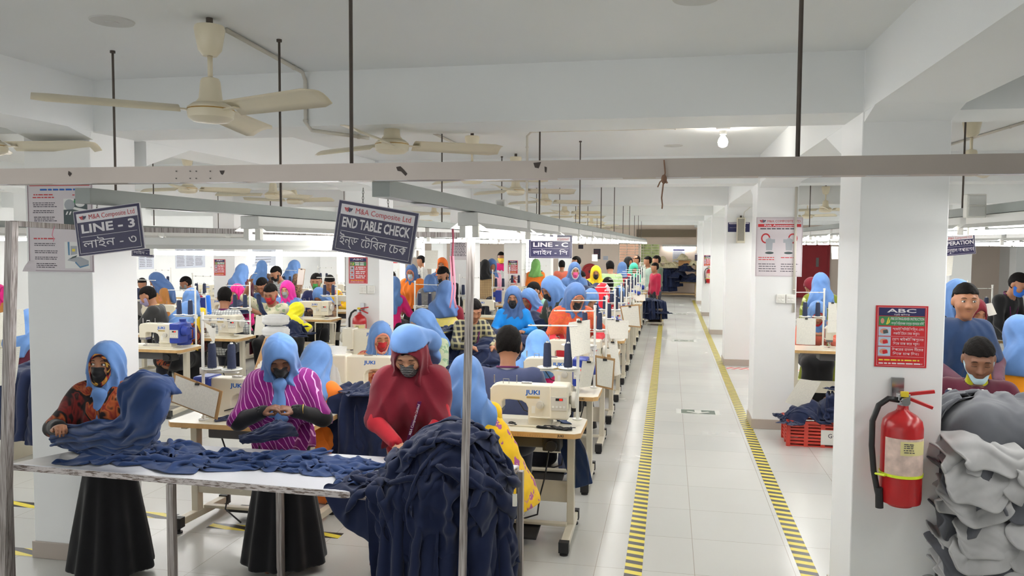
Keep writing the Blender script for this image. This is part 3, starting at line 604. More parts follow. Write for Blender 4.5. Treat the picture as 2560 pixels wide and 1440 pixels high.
# loudspeaker on the third right column
p = at_y(1852, 576, 13.7-.07); sp = thing('wall_loudspeaker', 'tall cream column loudspeaker on the wall beside the aisle', 'loudspeaker', p)
MB().box((0, 0, 0), (.135, .1, .42)).build('cabinet', mat('speaker_cream', S(214, 208, 188), .5), sp, bevel=.008); MB().box((0, -.052, .01), (.105, .006, .36)).build('grille', mottled('speaker_grille', S(150, 146, 134), .8, .2, 300), sp, bevel=.003)
MB().box((0, .03, .22), (.03, .04, .05)).build('bracket', ROD, sp); MB().tube([(.04, .03, .2), (.05, .03, .3), (.12, .04, .36), (.16, .05, .4)], .006, 6).build('cable', PVC, sp, True)
def switches(u, v, Y, label, n=2):
    p = at_y(u, v, Y-.016); s = thing('switch_plate', label, 'switch', p)
    for k in range(n):
        x = (k-(n-1)/2)*.1; pl = MB().box((x, 0, 0), (.095, .03, .098)).build('plate', WPLAST, s, bevel=.006)
        for a in (-1, 1):
            for b in (-1, 1): MB().box((x+a*.019, -.017, b*.017), (.026, .008, .022)).build('switch_key', WPLAST, pl, bevel=.003)
switches(1964, 747, 9.03, 'white double switch plate at the foot of the conduit on the poster column'); switches(918, 724, 9.03, 'white double switch plate on the column left of centre')
# ------------------------------------------------------------------ fire extinguishers
EXR = mottled('extinguisher_red', S(168, 26, 30), .28, .08, 8); RUB = mat('black_rubber', S(26, 26, 28), .55)
def extinguisher(u, v, Y, label, k=1.0, gold=True):
    """u, v: middle of the cylinder body on a wall facing the camera"""
    p = at_y(u, v, Y-.105*k); e = thing('fire_extinguisher', label, 'fire extinguisher', p); r, H = .085*k, .40*k
    MB().lathe([(.001, -H/2), (.05*k, -H/2), (.055*k, -H/2+.01), (r*.97, -H/2+.02), (r, -H/2+.04), (r, H/2-.06), (r*.93, H/2-.025), (r*.7, H/2), (.03*k, H/2+.02), (.024*k, H/2+.03), (.022*k, H/2+.05), (.001, H/2+.05)], 28).build('cylinder', EXR, e, 'auto')
    lb = MB(); lb.lathe([(r+.001, -.06*k), (r+.001, .11*k)], 28); lb.f = [f for f in lb.f if lb.v[f[0]][1] < -.25*r]; lb.m = [0]*len(lb.f); lb.trim()
    lb.build('paper_label', mottled('extinguisher_label', S(214, 190, 178), .6, .25, 18), e, True)
    lb = MB(); lb.lathe([(r+.002, .04*k), (r+.002, .10*k)], 40); lb.f = [f for f in lb.f if lb.v[f[0]][1] < -.55*r and lb.v[f[0]][0] > -.45*r]; lb.m = [0]*len(lb.f); lb.trim(); lb.build('inspection_label', mat('label_yellow', S(222, 212, 150), .6), e, True)
    printed(e, M4(FACE_CAM, (0, -r-.0028, .07*k)), [.02*k, .012*k, .004*k, -.006*k, -.016*k], -.02*k, .03*k, INK, .004*k, 5)
    zt = H/2+.05*k
    MB().cyl((0, 0, H/2+.03*k), (0, 0, zt+.02*k), .02*k, n=12).box((0, 0, zt+.03*k), (.05*k, .035*k, .03*k)).build('valve', CHROME, e, bevel=.003)
    MB().bar((0, 0, zt+.04*k), (.12*k, -.02, zt+.062*k), .02*k, .014*k).build('handle', EXR, e, bevel=.002); MB().bar((.01, 0, zt+.03*k), (.115*k, -.02, zt-.01*k), .02*k, .014*k).build('lever', EXR, e, bevel=.002)
    MB().cyl((-.0, -.03*k, zt+.015*k), (0, -.045*k, zt+.015*k), .018*k, n=14).build('gauge', CHROME, e); MB().box((.0, -.02, zt+.045*k), (.03*k, .02, .022*k)).build('safety_pin', mat('tag_yellow', S(226, 200, 50), .5), e)
    MB().tube([(-.02*k, 0, zt+.015*k), (-.06*k, 0, zt+.02*k), (-.10*k, -.005, zt-.01*k), (-.125*k, -.01, zt-.08*k), (-.125*k, -.01, .06*k), (-.115*k, -.015, -.05*k), (-.1*k, -.02, -.13*k), (-.092*k, -.03, -.17*k)], .0125*k, 10).build('hose', RUB, e, True)
    MB().cyl((-.094*k, -.03, -.12*k), (-.09*k, -.03, -.21*k), .016*k, .017*k, 12).build('nozzle', RUB, e)
    if gold:
        band = MB().lathe([(r+.002, -.062*k), (r+.004, -.062*k), (r+.004, -.05*k), (r+.002, -.05*k)], 28); band.tube([(-.115*k, -.02, -.06*k), (-.08*k, -.06*k, -.056*k)], .006, 6)
        band.build('strap', mat('neon_strap', S(214, 232, 50), .5), e)
    MB().box((.0, .095*k, zt+.05*k), (.05*k, .02*k, .1*k)).build('wall_bracket', CHROME, e)
    return e
extinguisher(2253, 1150, 4.30, 'red fire extinguisher with neon yellow strap on the near right column', 1.13)
extinguisher(899, 832, 9.03, 'red fire extinguisher with curved black hose on the column left of centre', 1.0, False)
extinguisher(1284, 722, 18.4, 'small far red fire extinguisher with a looped black hose', .9, False)
extinguisher(1772, 692, 23.1, 'far fire extinguisher beside the aisle half hidden by a column', .9)
# torn notice tag hanging beside the near extinguisher
q = at_y(2300, 1100, 4.298); tg = thing('inspection_tag', 'small grey card hanging on the wall behind the near fire extinguisher', 'card', q); MB().box((0, 0, 0), (.035, .002, .085)).build('card', PALE, tg)
# ------------------------------------------------------------------ sewing stations
BEIGE = mottled('machine_enamel', S(226, 219, 200), .32, .03, 4); LEGM = mottled('leg_enamel', S(214, 207, 188), .4, .05, 5); MBLUE = mat('motor_blue', S(28, 52, 140), .4)
LAM = mottled('table_laminate', S(230, 224, 204), .25, .03, 6); EDGE = mottled('ply_edge', S(196, 158, 104), .55, .12, 14); GREYD = mat('oil_pan_grey', S(84, 84, 86), .5); STEEL = mat('steel', S(190, 190, 188), .25, .9); PANELG = mat('panel_grey', S(204, 200, 190), .45)
NAVYT = mottled('navy_thread', S(32, 40, 66), .8, .15, 120)
LEDR = mat('display_red', S(200, 40, 30), .4, emit=.6); ZT = .78
def sewing_table(label, loc, rz, group, detail=0):
    t = thing('sewing_table', label, 'sewing table', loc, rz, group); P = [(-.53, .5), (-.53, 0), (.49, 0), (.53, .04), (.53, .46), (.49, .5)]
    mb = MB(); mb.prism(P, ZT-.035, ZT-.002, 2, 1); mb.prism([(x*.998, .25+(y-.25)*.998) for x, y in P], ZT-.002, ZT, 2, 0); mb.build('table_top', [LAM, EDGE], t, bevel=.002)
    for s in (-1, 1):
        l = MB().box((s*.44, .27, .40), (.05, .07, .70)).box((s*.44, .27, .73), (.045, .3, .03)).build('leg', LEGM, t, bevel=.004)
        MB().bar((s*.44, -.08, .055), (s*.44, .5, .075), .055, .05).build('foot_bar', LEGM, l, bevel=.004)
        for y in (-.09, .5): MB().box((s*.44, y, .055 if y < 0 else .075), (.066, .055, .07)).cyl((s*.44, y, .03), (s*.44, y, .005), .014, n=10).cyl((s*.44, y, .012), (s*.44, y, 0), .028, n=14).build('rubber_foot', RUB, l)
    MB().box((0, .29, .30), (.83, .012, .15)).build('leg_board', LEGM, t, bevel=.003); MB().box((0, .2, .10), (.84, .05, .02)).build('stretcher', LEGM, t, bevel=.003)
    MB().box((.1, .12, .065), (.28, .22, .014), rotx(.14)).build('pedal', RUB, t, bevel=.006)
    MB().box((.05, .24, ZT-.085), (.48, .24, .1)).build('oil_pan', GREYD, t, bevel=.01)
    MB().box((.33, .13, ZT-.09), (.12, .14, .1)).cyl((.33, .06, ZT-.1), (.33, .04, ZT-.1), .04).build('control_box', BLACKP, t, bevel=.006)
    MB().tube([(.3, .2, ZT-.12), (.28, .12, .45), (.24, .14, .3), (.2, .3, .12), (.05, .35, .05)], .006, 6).build('cable', RUB, t, True)
    if detail:
        lettering('JUKI', .022, BLACKP, t, M4(FACE_CAM, (.40, -.001, ZT-.018)), .02)
        mb = MB()
        for k in range(36): mb.span((-.3+k*.0165, -.001, ZT-.03), (-.299+k*.0165, 0, ZT-.022 if k % 5 else ZT-.015))
        mb.build('ruler_mark', BLACKP, t); lettering('JUKI', .085, BEIGE, t, M4(rotz(PI) @ FACE_CAM, (.0, .2975, .30)), .03)
        lettering('JUKI', .085, BEIGE, t, M4(FACE_CAM, (.0, .2825, .30)), .03)
    return t
def arm_profile(): return [(-.115, .11), (-.115, .245), (-.10, .272), (-.06, .282), (.30, .282), (.31, .27), (.31, .006), (.15, .006), (.15, .125), (.135, .155), (.105, .172), (.02, .178), (-.02, .176), (-.032, .165), (-.032, .11)]
def sewing_machine(label, loc, rz, group, style=0, detail=0):
    """origin at the middle of the table front edge on the table top; needle on the left, wheel on the right"""
    m = thing('sewing_machine', label, 'sewing machine', loc, rz, group); y0, y1 = .17, .29
    MB().prism(arm_profile(), y0, y1, 1).build('arm', BEIGE, m, bevel=.014)
    MB().span((-.13, .13, .0), (.36, .33, .012)).build('bed', BEIGE, m, bevel=.004)
    MB().box((-.073, y0+.06, .10), (.075, .10, .03)).cyl((-.073, y0+.06, .09), (-.073, y0+.06, .03), .006, n=8).build('needle_bar', STEEL, m); MB().box((-.073, y0+.05, .018), (.02, .05, .008)).cyl((-.055, y0+.06, .1), (-.055, y0+.06, .02), .004, n=6).build('presser_foot', STEEL, m)
    MB().box((-.118, y0+.06, .19), (.008, .09, .12)).build('face_plate', STEEL, m, bevel=.004)
    mm = MBLUE if style == 1 else BEIGE
    if style == 2: mm = BEIGE
    MB().span((.302, y0-.025, .055), (.43, y1+.03, .29)).build('motor_housing', mm, m, bevel=.012)
    if style == 1: MB().cyl((.43, .23, .2), (.50, .23, .2), .062, .05, 18).build('hand_wheel', MBLUE, m, 'auto', bevel=.008)
    else: MB().cyl((.43, .23, .18), (.445, .23, .18), .03).cyl((.445, .23, .18), (.475, .23, .18), .055, n=22).build('hand_wheel', PANELG, m, 'auto', bevel=.006)
    pn = MB().span((.312, y0-.03, .12), (.42, y0-.024, .215)).build('control_panel', PANELG, m, bevel=.002)
    MB().span((.345, y0-.032, .188), (.395, y0-.029, .205)).build('display', [BLACKP], pn); MB().span((.37, y0-.0335, .189), (.392, y0-.031, .204)).build('display_digits', LEDR, pn)
    mb = MB()
    for k in range(4): mb.box((.328+.025*k, y0-.031, .145), (.014, .003, .014))
    mb.build('buttons', WPLAST, pn, bevel=.001)
    MB().cyl((.235, y0, .15), (.235, y0-.02, .15), .026, n=18).cyl((.235, y0-.02, .15), (.235, y0-.026, .15), .012).build('stitch_dial', PANELG, m, 'auto'); MB().span((.165, y0-.03, .062), (.31, y0-.002, .07)).build('reverse_lever', BEIGE, m, bevel=.002)
    lettering('JUKI', .042, LBLUE, m, M4(FACE_CAM, (.185, y0-.0008, .232)), .03, .10); MB().span((.14, y0-.002, .192), (.23, y0, .206)).build('name_plate', mat('plate_gold', S(186, 160, 96), .4, .4), m)
    lettering('JUKI', .042, LBLUE, m, M4(rotz(PI) @ FACE_CAM, (.1, y1+.0008, .232)), .03, .10)
    MB().span((.175, y0-.001, .09), (.2, y0, .14)).build('sticker', WPLAST, m)
    MB().cyl((-.1, .23, .28), (-.1, .23, .335), .005, n=8).cyl((.06, .23, .28), (.06, .23, .34), .003, n=6).tube([(-.03, .2, .28), (-.03, .2, .315), (.01, .2, .315), (.01, .2, .28)], .003, 6).box((.13, .23, .288), (.07, .03, .01)).build('thread_guide', STEEL, m)
    if detail:
        MB().tube([(.2, y1+.004, .05), (.1, y1+.01, .08), (.02, y1+.012, .2), (-.05, y1+.01, .22), (-.06, y1+.004, .14)], .004, 6).build('back_cable', RUB, m, True)
    return m
def thread_stand(label, loc, rz, group, cones=2, top=.70, mid=.36, arms=1):
    """pole on the table; loc at the pole foot; arms reach to local -x"""
    t = thing('thread_stand', label, 'thread stand', loc, rz, group)
    MB().cyl((0, 0, 0), (0, 0, .008), .035, n=16).cyl((0, 0, 0), (0, 0, top), .011, n=10).box((0, 0, mid-.01), (.034, .034, .045)).cyl((0, 0, top), (0, 0, top+.02), .014, n=10).build('pole', WPLAST, t)
    a = MB().bar((0, 0, top-.03), (-.36, 0, top-.035), .028, .008).build('top_arm', WPLAST, t, bevel=.002)
    mb = MB()
    for x in (-.06, -.2, -.34): mb.cyl((x, -.008, top-.032), (x, .008, top-.032), .009, n=10)
    mb.build('thread_eyelet', GREYD, a); MB().bar((0, 0, mid-.012), (-.27, 0, mid-.014), .03, .01).build('spool_bar', WPLAST, t, bevel=.002)
    for k in range(2):
        x = -.07-.15*k; d = MB().lathe([(.001, mid-.004), (.03, mid-.004), (.072, mid+.008), (.07, mid+.012), (.03, mid+.002), (.001, mid+.002)], 20, (x, 0, 0)).build('spool_disc', WPLAST, t, 'auto')
        MB().cyl((x, 0, mid), (x, 0, mid+.2), .003, n=6).build('spindle', STEEL, d)
    return t, [(-.07-.15*k, mid+.0125) for k in range(cones)]
CONE0 = None
def cone(label, loc, group, m=None):
    global CONE0
    if CONE0 is None:
        CONE0 = thing('thread_cone', label, 'thread cone', loc, 0, group)
        MB().lathe([(.001, .001), (.03, .001), (.031, .012), (.026, .160), (.02, .172), (.008, .172)], 18).build('thread', NAVYT, CONE0, 'auto'); MB().cyl((0, 0, .168), (0, 0, .180), .011, n=10).build('spool_tip', WPLAST, CONE0)
        return CONE0
    return dup(CONE0, label, loc, 0, group)
PROTO = {}
def station(label, x, y, rz=0.0, style=0, detail=0, stand=True, group='sewing stations', sx=.46, sy=.44, top=.70):
    """x, y: middle of the operator-side table edge"""
    R = rotz(rz)
    if ('t', detail) not in PROTO: PROTO['t', detail] = sewing_table('sewing table, '+label, (x, y, 0), rz, group+': tables', detail)
    else: dup(PROTO['t', detail], 'sewing table, '+label, (x, y, 0), rz, group+': tables')
    if ('m', style, detail) not in PROTO: PROTO['m', style, detail] = sewing_machine(('blue-motor ' if style == 1 else 'cream ')+'sewing machine, '+label, (x, y, ZT), rz, group+': machines', style, detail)
    else: dup(PROTO['m', style, detail], ('blue-motor ' if style == 1 else 'cream ')+'sewing machine, '+label, (x, y, ZT), rz, group+': machines')
    if stand:
        o = R @ np.array([sx, sy, 0])+np.array([x, y, ZT])
        if ('s', top) not in PROTO: PROTO['s', top] = thread_stand('white thread stand, '+label, o, rz, group+': thread stands', top=top)
        elif True:
            t_, sp = PROTO['s', top]; dup(t_, 'white thread stand, '+label, o, rz, group+': thread stands')
        for k, (cx, cz) in enumerate(PROTO['s', top][1]):
            q = R @ np.array([cx, 0, cz])+o; cone('%s navy cone, %s' % ('inner' if k == 0 else 'outer', label), q, group+': thread cones')
RCX, RCY = -1.085, 5.13
for k in range(17):
    station('%s from the camera in the row beside the aisle' % ORD[k] if k else 'nearest the camera beside the aisle', RCX, RCY+1.285*k, 0, (0, 1, 0, 0, 1)[k % 5], 1 if k < 2 else 0)
station('seen from behind, just beyond the checking table', -2.89, 5.37, PI, 1, 1, False)
station('with its back to us, left of the man in the polo shirt', -2.40, 6.62, PI+.06, 0, 0, False)
for k, Y in enumerate((8.1, 10.6, 13, 15.6, 17.3, 20.5)): station('back to us, %s along the middle row beside the garment heap' % ORD[k], -3.05-.1*(k == 0), Y+.5, PI, k % 2, 0, k > 0)
station('with a blue jug, right of the poster column', -6.05, 8.15, 0, 1, 0, True)
station('in front of the man in the check shirt', -5.97, 9.27, 0, 0, 0, True)
station('under the woman in the yellow scarf', -5.89, 11.93, 0, 0, 0, True)
for k, Y in enumerate((13.4, 15, 16.6, 18.4, 20.4)): station('%s behind the green-masked man in the left row' % ORD[k], -5.9, Y, 0, k % 2)
for k, Y in enumerate((6.3, 7.7, 9.1, 10.6, 12.1, 13.6, 15.2, 17)): station('%s in the back-to-back row farther left' % ORD[k], -7.5, Y+.5, PI, (k+1) % 2)
for k, Y in enumerate((9, 10.6, 12.3, 14, 16, 18)): station('%s in the row nearest the left wall' % ORD[k], -10.4, Y, 0, k % 2)
station('behind the crate between the right-hand columns', 1.98, 9.87, 0, 0, 0, True, sx=-.1)
tq = dup(PROTO['t', 0], 'sewing table in front of the man with his mask on his chin', (2.12, 5.60, 0), PI, 'sewing stations: tables')
dup(PROTO['m', 0, 0], 'cream sewing machine turned sideways at the right edge of the view', (1.96, 5.13, ZT), -.3, 'sewing stations: machines')
for k, (u_, v_) in enumerate(((2374, 985), (2455, 1000))): q_ = at_y(u_, v_, 5.2); cone('navy thread cone %s of the pair before the chin-mask man' % ('left' if k == 0 else 'right'), (q_[0], q_[1], .985), 'sewing stations: thread cones')
ts_ = thing('thread_shelf', 'white spool disc stand before the chin-mask man', 'thread stand', (at_y(2415, 990, 5.2)[0], 5.2, ZT)); MB().cyl((0, .02, 0), (0, .02, .2), .012).build('pole', WPLAST, ts_); MB().span((-.2, -.02, .192), (.2, .02, .2)).build('spool_bar', WPLAST, ts_)
for x_ in (-.105, .105): MB().lathe([(.001, .199), (.072, .199), (.07, .2045), (.001, .2045)], 20, (x_, 0, 0)).build('spool_disc', WPLAST, ts_, 'auto')
for k, Y in enumerate((7.2, 8.6, 11.5, 13, 15)): station('%s farther back in the right-hand room' % ORD[k], 3.9+.2*(k % 2), Y, PI if k < 2 else 0, 0)
# special stands near the front
STB, _ = thread_stand('white thread stand carrying the clipboard behind the checking table', (-3.19, 4.98, ZT), PI, 'front thread stands', top=.74)
for k in range(2): cone('large navy thread cone %s behind the clipboard' % ('left' if k == 0 else 'right'), (-3.19+.07+.15*k, 4.98, ZT+.3725), 'cones behind the clipboard')
# ------------------------------------------------------------------ paper sheets clipped to stands
paperm = mat('paper', S(232, 230, 220), .7); t = NT(paperm)
uv = t.new('ShaderNodeTexCoord'); mp = t.new('ShaderNodeMapping'); t.link(uv.outputs['UV'], mp.inputs[0]); mp.inputs['Scale'].default_value = (1, 1, 1)
w1 = t.new('ShaderNodeTexWave', wave_type='BANDS', bands_direction='Y'); t.link(mp.outputs[0], w1.inputs['Vector']); w1.inputs['Scale'].default_value = 6.5
nz = t.noise(t.coord('UV', (14, 3, 1)), 3, 2); mm = t.new('ShaderNodeMath', operation='MULTIPLY'); t.link(t.ramp(w1.outputs[1], [(.9, (0, 0, 0)), (.96, (.5, .5, .5))]), mm.inputs[0]); t.link(t.ramp(nz.outputs[0], [(.46, (0, 0, 0)), (.5, (1, 1, 1))], 'CONSTANT'), mm.inputs[1])
t.col(t.mix(mm.outputs[0], S(234, 231, 219), S(140, 138, 140)))
TAN = mat('hardboard', S(176, 138, 92), .6)
def paper(pts, Y, label, cat='paper sheet', backing=None, clip=True, bulge=.012, dy=0.0):
    """pts: photo pixels of the corners TL TR BR BL; Y the depth of the sheet"""
    Q = [at_y(u, v, Y+dy*(i in (1, 2))) for i, (u, v) in enumerate(pts)]; o = Q[0].copy(); Q = [q-o for q in Q]; s = thing('paper_sheet' if not backing else 'clipboard', label, cat, o)
    def f(i, j): a = Q[3]+(Q[2]-Q[3])*i; b = Q[0]+(Q[1]-Q[0])*i; p = a+(b-a)*j; return p+np.array([0, -bulge*math.sin(PI*i)*(1-j)-.012*(1-j)**2, 0])
    if backing:
        c = sum(Q)/4; B = [c+(q-c)*backing+np.array([0, .009, 0]) for q in Q]
        def g(i, j): a = B[3]+(B[2]-B[3])*i; b = B[0]+(B[1]-B[0])*i; return a+(b-a)*j
        MB().sheet(g, 8, 8, uv=False).build('board', TAN, s, solid=.004); bulge = 0
        def f(i, j): a = Q[3]+(Q[2]-Q[3])*i; b = Q[0]+(Q[1]-Q[0])*i; return a+(b-a)*j+np.array([0, -.001, 0])
    MB().sheet(f, 8, 8).build('sheet', paperm, s, True)
    if clip: m_ = (Q[0]+Q[1])/2; MB().box(m_+np.array([0, -.004, -.004]), (.03, .012, .014)).tube([m_+np.array([-.008, -.006, .004]), m_+np.array([0, -.006, .02]), m_+np.array([.008, -.006, .004])], .0015, 5).build('binder_clip', BLACKP, s)
    return s
paper([(440, 938), (548, 980), (536, 1044), (430, 1003)], 4.88, 'brown hardboard clipboard with a large sheet, tilted behind the lifted garment', 'clipboard', 1.12)
paper([(1422, 806), (1475, 799), (1476, 880), (1430, 893)], 5.56, 'cream form hanging from the near thread stand, right of the man in the polo shirt')
paper([(1456, 902), (1489, 905), (1477, 965), (1447, 968)], 5.75, 'curled white sheet beside the blue motor, lower of the hanging forms')
paper([(1491, 894), (1534, 902), (1529, 970), (1493, 962)], 5.75, 'ruled cream sheet on a brown board over the aisle edge', 'clipboard', 1.16, dy=.06)
paper([(1520, 857), (1543, 852), (1552, 934), (1537, 940)], 7.0, 'narrow white sheet drooping over the second table end')
paper([(1515, 800), (1572, 801), (1570, 846), (1526, 846)], 7.6, 'cream form clipped across the third thread stand')
paper([(1553, 768), (1596, 764), (1600, 816), (1562, 812)], 9.4, 'white sheet leaning on brown board farther along the aisle', 'clipboard', 1.14, dy=.08)
paper([(1580, 738), (1612, 736), (1614, 752), (1590, 752)], 12.5, 'small white sheet lying on a far sewing table by the aisle')
paper([(822, 863), (868, 866), (865, 885), (812, 884)], 5.6, 'white instruction sheet lying above the plastic bag machine', clip=False)
paper([(660, 851), (668, 848), (665, 925), (636, 922)], 5.3, 'cream sheet on a brown board beside the blue-scarfed checker', 'clipboard', 1.15, dy=.1)
paper([(527, 815), (540, 818), (537, 862), (512, 806)], 8.9, 'white sheet on the stand of the blue-motor table')
paper([(640, 787), (660, 788), (664, 836), (636, 838)], 9.6, 'large cream form hung beside the man in the check shirt')
paper([(746, 672), (762, 674), (757, 712), (742, 712)], 13.0, 'long narrow white sheet over the far left machines', 'clipboard', 1.06)
for k, (a, Y, lb) in enumerate((([(612, 628), (640, 630), (638, 660), (614, 662)], 9.9, 'white hanging card left of the two standing scarves'), ([(1062, 626), (1095, 626), (1094, 672), (1062, 672)], 9, 'white hanging card left of the orange-hooded woman'), ([(2078, 616), (2096, 616), (2095, 648), (2079, 648)], 10, 'white hanging card in the gap between right-hand columns'), ([(2366, 636), (2384, 640), (2378, 688), (2364, 690)], 6.8, 'white hanging card cut off by the extinguisher column'), ([(1480, 636), (1494, 636), (1494, 653), (1480, 653)], 9.8, 'white plastic card hung on strings above the yellow-shawled woman'))):
    paper(a, Y, lb, 'card', clip=False, bulge=.002)
paper([(1992, 795), (2040, 797), (2038, 862), (1990, 860)], 9.75, 'white printed sheet in front of the machine beside the poster column')
paper([(2071, 755), (2092, 758), (2092, 830), (2068, 832)], 9.9, 'tan printed sheet at the edge of the extinguisher column')
paper([(2000, 947), (2053, 954), (2014, 1024), (1962, 1005)], 8.42, 'cream notebook cover with black winged emblem on the navy heap', 'notebook', clip=False, bulge=0, dy=.05)
paper([(0, 782), (58, 770), (66, 836), (0, 850)], 5.4, 'large ruled sheet at the left edge behind the frame post', clip=False)
paper([(0, 873), (51, 866), (42, 958), (0, 964)], 4.9, 'lower white sheet at the left edge behind the frame post', clip=False)
paper([(2462, 760), (2480, 757), (2491, 785), (2470, 790)], 8.4, 'small white card hanging under the far right machine', clip=False)
# ------------------------------------------------------------------ checking table and its frame
PAINTW = mat('worn_paint', S(206, 198, 196), .5); t = NT(PAINTW); n = t.noise(t.coord('Object', (4, 4, 30)), 5, 5, .65)
t.col(t.ramp(n.outputs[0], [(.40, S(110, 92, 82)), (.455, S(150, 140, 136)), (.5, S(208, 200, 198))]))
POLEM = mat('worn_aluminium', S(160, 152, 148), .45, .3); t = NT(POLEM); n = t.noise(t.coord('Object', (90, 90, 3)), 1.4, 4, .6); t.col(t.ramp(n.outputs[0], [(.35, S(112, 104, 100)), (.5, S(160, 152, 148)), (.72, S(206, 202, 200))]))
TOPW = mat('table_white', S(224, 226, 232), .3); TOPS = mottled('table_scuffed', S(206, 204, 202), .45, .12, 9)
ct = thing('checking_table', 'long white checking table with chipped painted edge in the foreground', 'table', (-2.2, 3.9, 0))
TZ = .80; A_ = [(-3.56, 3.69), (-.93, 3.60), (-.80, 4.27), (-3.3, 4.28)]; A_ = [(x+2.2, y-3.9) for x, y in A_]
MB().prism(A_, TZ-.035, TZ-.002, 2).build('table_frame', PAINTW, ct, bevel=.003)
MB().prism([(x*.996, y*.99) for x, y in A_], TZ-.002, TZ, 2).build('table_top', TOPW, ct)
lf = [(-1.34, -.2), (-.95, -.213), (-1.12, .455), (-1.09, .46)]
MB().add([(x, y, TZ+.0006) for x, y in ((-1.352, -.2), (-.98, -.205), (-.80, .36), (-1.09, .37))], [(0, 1, 2, 3)]).build('scuffed_patch', TOPS, ct)
for (u, v, Y0) in ((428, 1230, 3.66), (700, 1240, 4.3), (1300, 1260, 4.28), (20, 1250, 3.7)):
    p = at_y(u, v, Y0); MB().box((p[0]+2.2, Y0-3.9, (TZ-.035)/2), (.038, .038, TZ-.035)).build('leg', POLEM, ct, bevel=.003)
fr = thing('overhead_frame', 'worn aluminium frame standing on the checking table with tilted posts', 'frame', (-2.2, 3.9, 0)); O = np.array([-2.2, 3.9, 0])
def post(u0, v0, u1, v1, Y, w, nm='post'):
    a = at_y(u0, v0, Y); b = at_y(u1, v1, Y); d = (b-a)/np.linalg.norm(b-a); b = a+d*(a[2]-.0)/abs(d[2])
    if b[2] < 0: b[2] = 0
    MB().bar(a-O, b-O, w, w).build(nm, POLEM, fr, bevel=.002); return a
pl = post(30, 553, 11, 1440, 3.63, .045); pr = post(1179, 552, 1161, 1240, 3.565, .033)
bl_, br_ = at_y(262, 568, 4.4), at_y(1300, 585, 4.4)
for a, b in ((pl, bl_), (bl_, br_), (pr, br_)): MB().bar(a-O-np.array([0, 0, .012]), b-O-np.array([0, 0, .012]), .03, .03).build('top_bar', POLEM, fr, bevel=.002)
lc = (at_y(372, 600, 4.4)+at_y(1045, 630, 4.4))/2; L_ = 1.76
make_light('long batten light hanging under the checking-table frame', L_, (lc[0], 4.4, br_[2]-.028), PI/2, False)
tie = at_y(1132, 572, 4.36); tt = thing('tied_ribbon', 'pink and maroon cloth ribbon tied to the frame, hanging in front of the floral woman', 'ribbon', tie)
RIB = [at_y(u, v, 4.34)-tie for u, v in ((1132, 572), (1133, 600), (1131, 640), (1134, 690), (1136, 720), (1134, 745), (1138, 770))]
MB().tube(RIB[:4], .006, 6).build('maroon_strip', mat('ribbon_maroon', S(150, 66, 84), .8), tt, True); MB().tube([p+np.array([.006, -.006, 0]) for p in RIB[2:]], .006, 6).tube([p+np.array([-.01 if k < 4 else -.03, -.004, 0]) for k, p in enumerate(RIB[2:])], .005, 6).build('pink_strip', mat('ribbon_pink', S(226, 150, 170), .8), tt, True)
tie = at_y(137, 575, 3.9); tt = thing('tied_string', 'small pink string knotted on the left bar of the table frame', 'string', tie)
MB().tube([np.array([0, 0, .02]), (.004, -.016, .0), (-.004, -.016, -.03), (.006, -.014, -.05), (0, -.014, -.065)], .0025, 5).build('strand', MATS['ribbon_pink'], tt, True)
# ------------------------------------------------------------------ crate, jug, bags, stool, chair
CR = mottled('crate_orange', S(196, 62, 48), .45, .06, 5)
cx, cy = 1.46, 8.5; cr = thing('plastic_crate', 'orange-red plastic crate under the navy heap beside the poster column', 'crate', (cx, cy, 0))
mb = MB(); w_, d_, h_ = .5, .36, .26
for s in (-1, 1):
    for k in range(6): z = .03+k*.034; mb.span((-w_/2, s*d_/2-.008, z), (w_/2, s*d_/2+.008, z+.02)); mb.span((s*w_/2-.008, -d_/2, z), (s*w_/2+.008, d_/2, z+.02))
    for x in (-w_/2, -.08, .08, w_/2): mb.span((x-.02, s*d_/2-.012, 0), (x+.02, s*d_/2+.012, h_))
    for y in (-d_/2, 0, d_/2): mb.span((s*w_/2-.012, y-.02, 0), (s*w_/2+.012, y+.02, h_))
mb.span((-w_/2, -d_/2, 0), (w_/2, d_/2, .012)); mb.span((-w_/2-.015, -d_/2-.015, h_-.03), (-w_/2+.01, d_/2+.015, h_)); mb.span((w_/2-.01, -d_/2-.015, h_-.03), (w_/2+.015, d_/2+.015, h_)); mb.span((-w_/2, -d_/2-.015, h_-.03), (w_/2, -d_/2+.01, h_)); mb.span((-w_/2, d_/2-.01, h_-.03), (w_/2, d_/2+.015, h_)); mb.build('basket', CR, cr)
MB().span((.06, -d_/2-.0135, .03), (.24, -d_/2-.0125, .18)).build('paper_label', WPLAST, cr); lettering('GG', .06, INK, cr, M4(FACE_CAM, (.17, -d_/2-.0145, .12)), .01)
jp = at_y(450, 838, 8.6); j = thing('water_jug', 'dark blue plastic jug hung on the sewing stand right of the poster column', 'jug', (jp[0], 8.66, ZT))
MB().lathe([(.001, 0), (.09, 0), (.1, .02), (.1, .22), (.09, .26), (.04, .28), (.04, .31), (.001, .31)], 20).build('body', MBLUE, j, 'auto'); MB().tube([(.09, 0, .2), (.15, 0, .2), (.15, 0, .08), (.1, 0, .06)], .012, 8).build('handle', MBLUE, j, True)
bb = at_y(522, 762, 9.6); q = thing('blue_hanging_case', 'bright blue plastic case hanging on a pole beside the check shirt', 'case', bb); MB().box((0, 0, 0), (.055, .04, .26), roty(-.08)).build('case', mat('bright_blue', S(34, 110, 214), .4), q, bevel=.015); MB().cyl((-.04, 0, .16), (-.035, 0, -.45), .008).build('pole', WPLAST, q)
PLB = mat('plastic_bag', S(228, 228, 226), .35, alpha=.82)
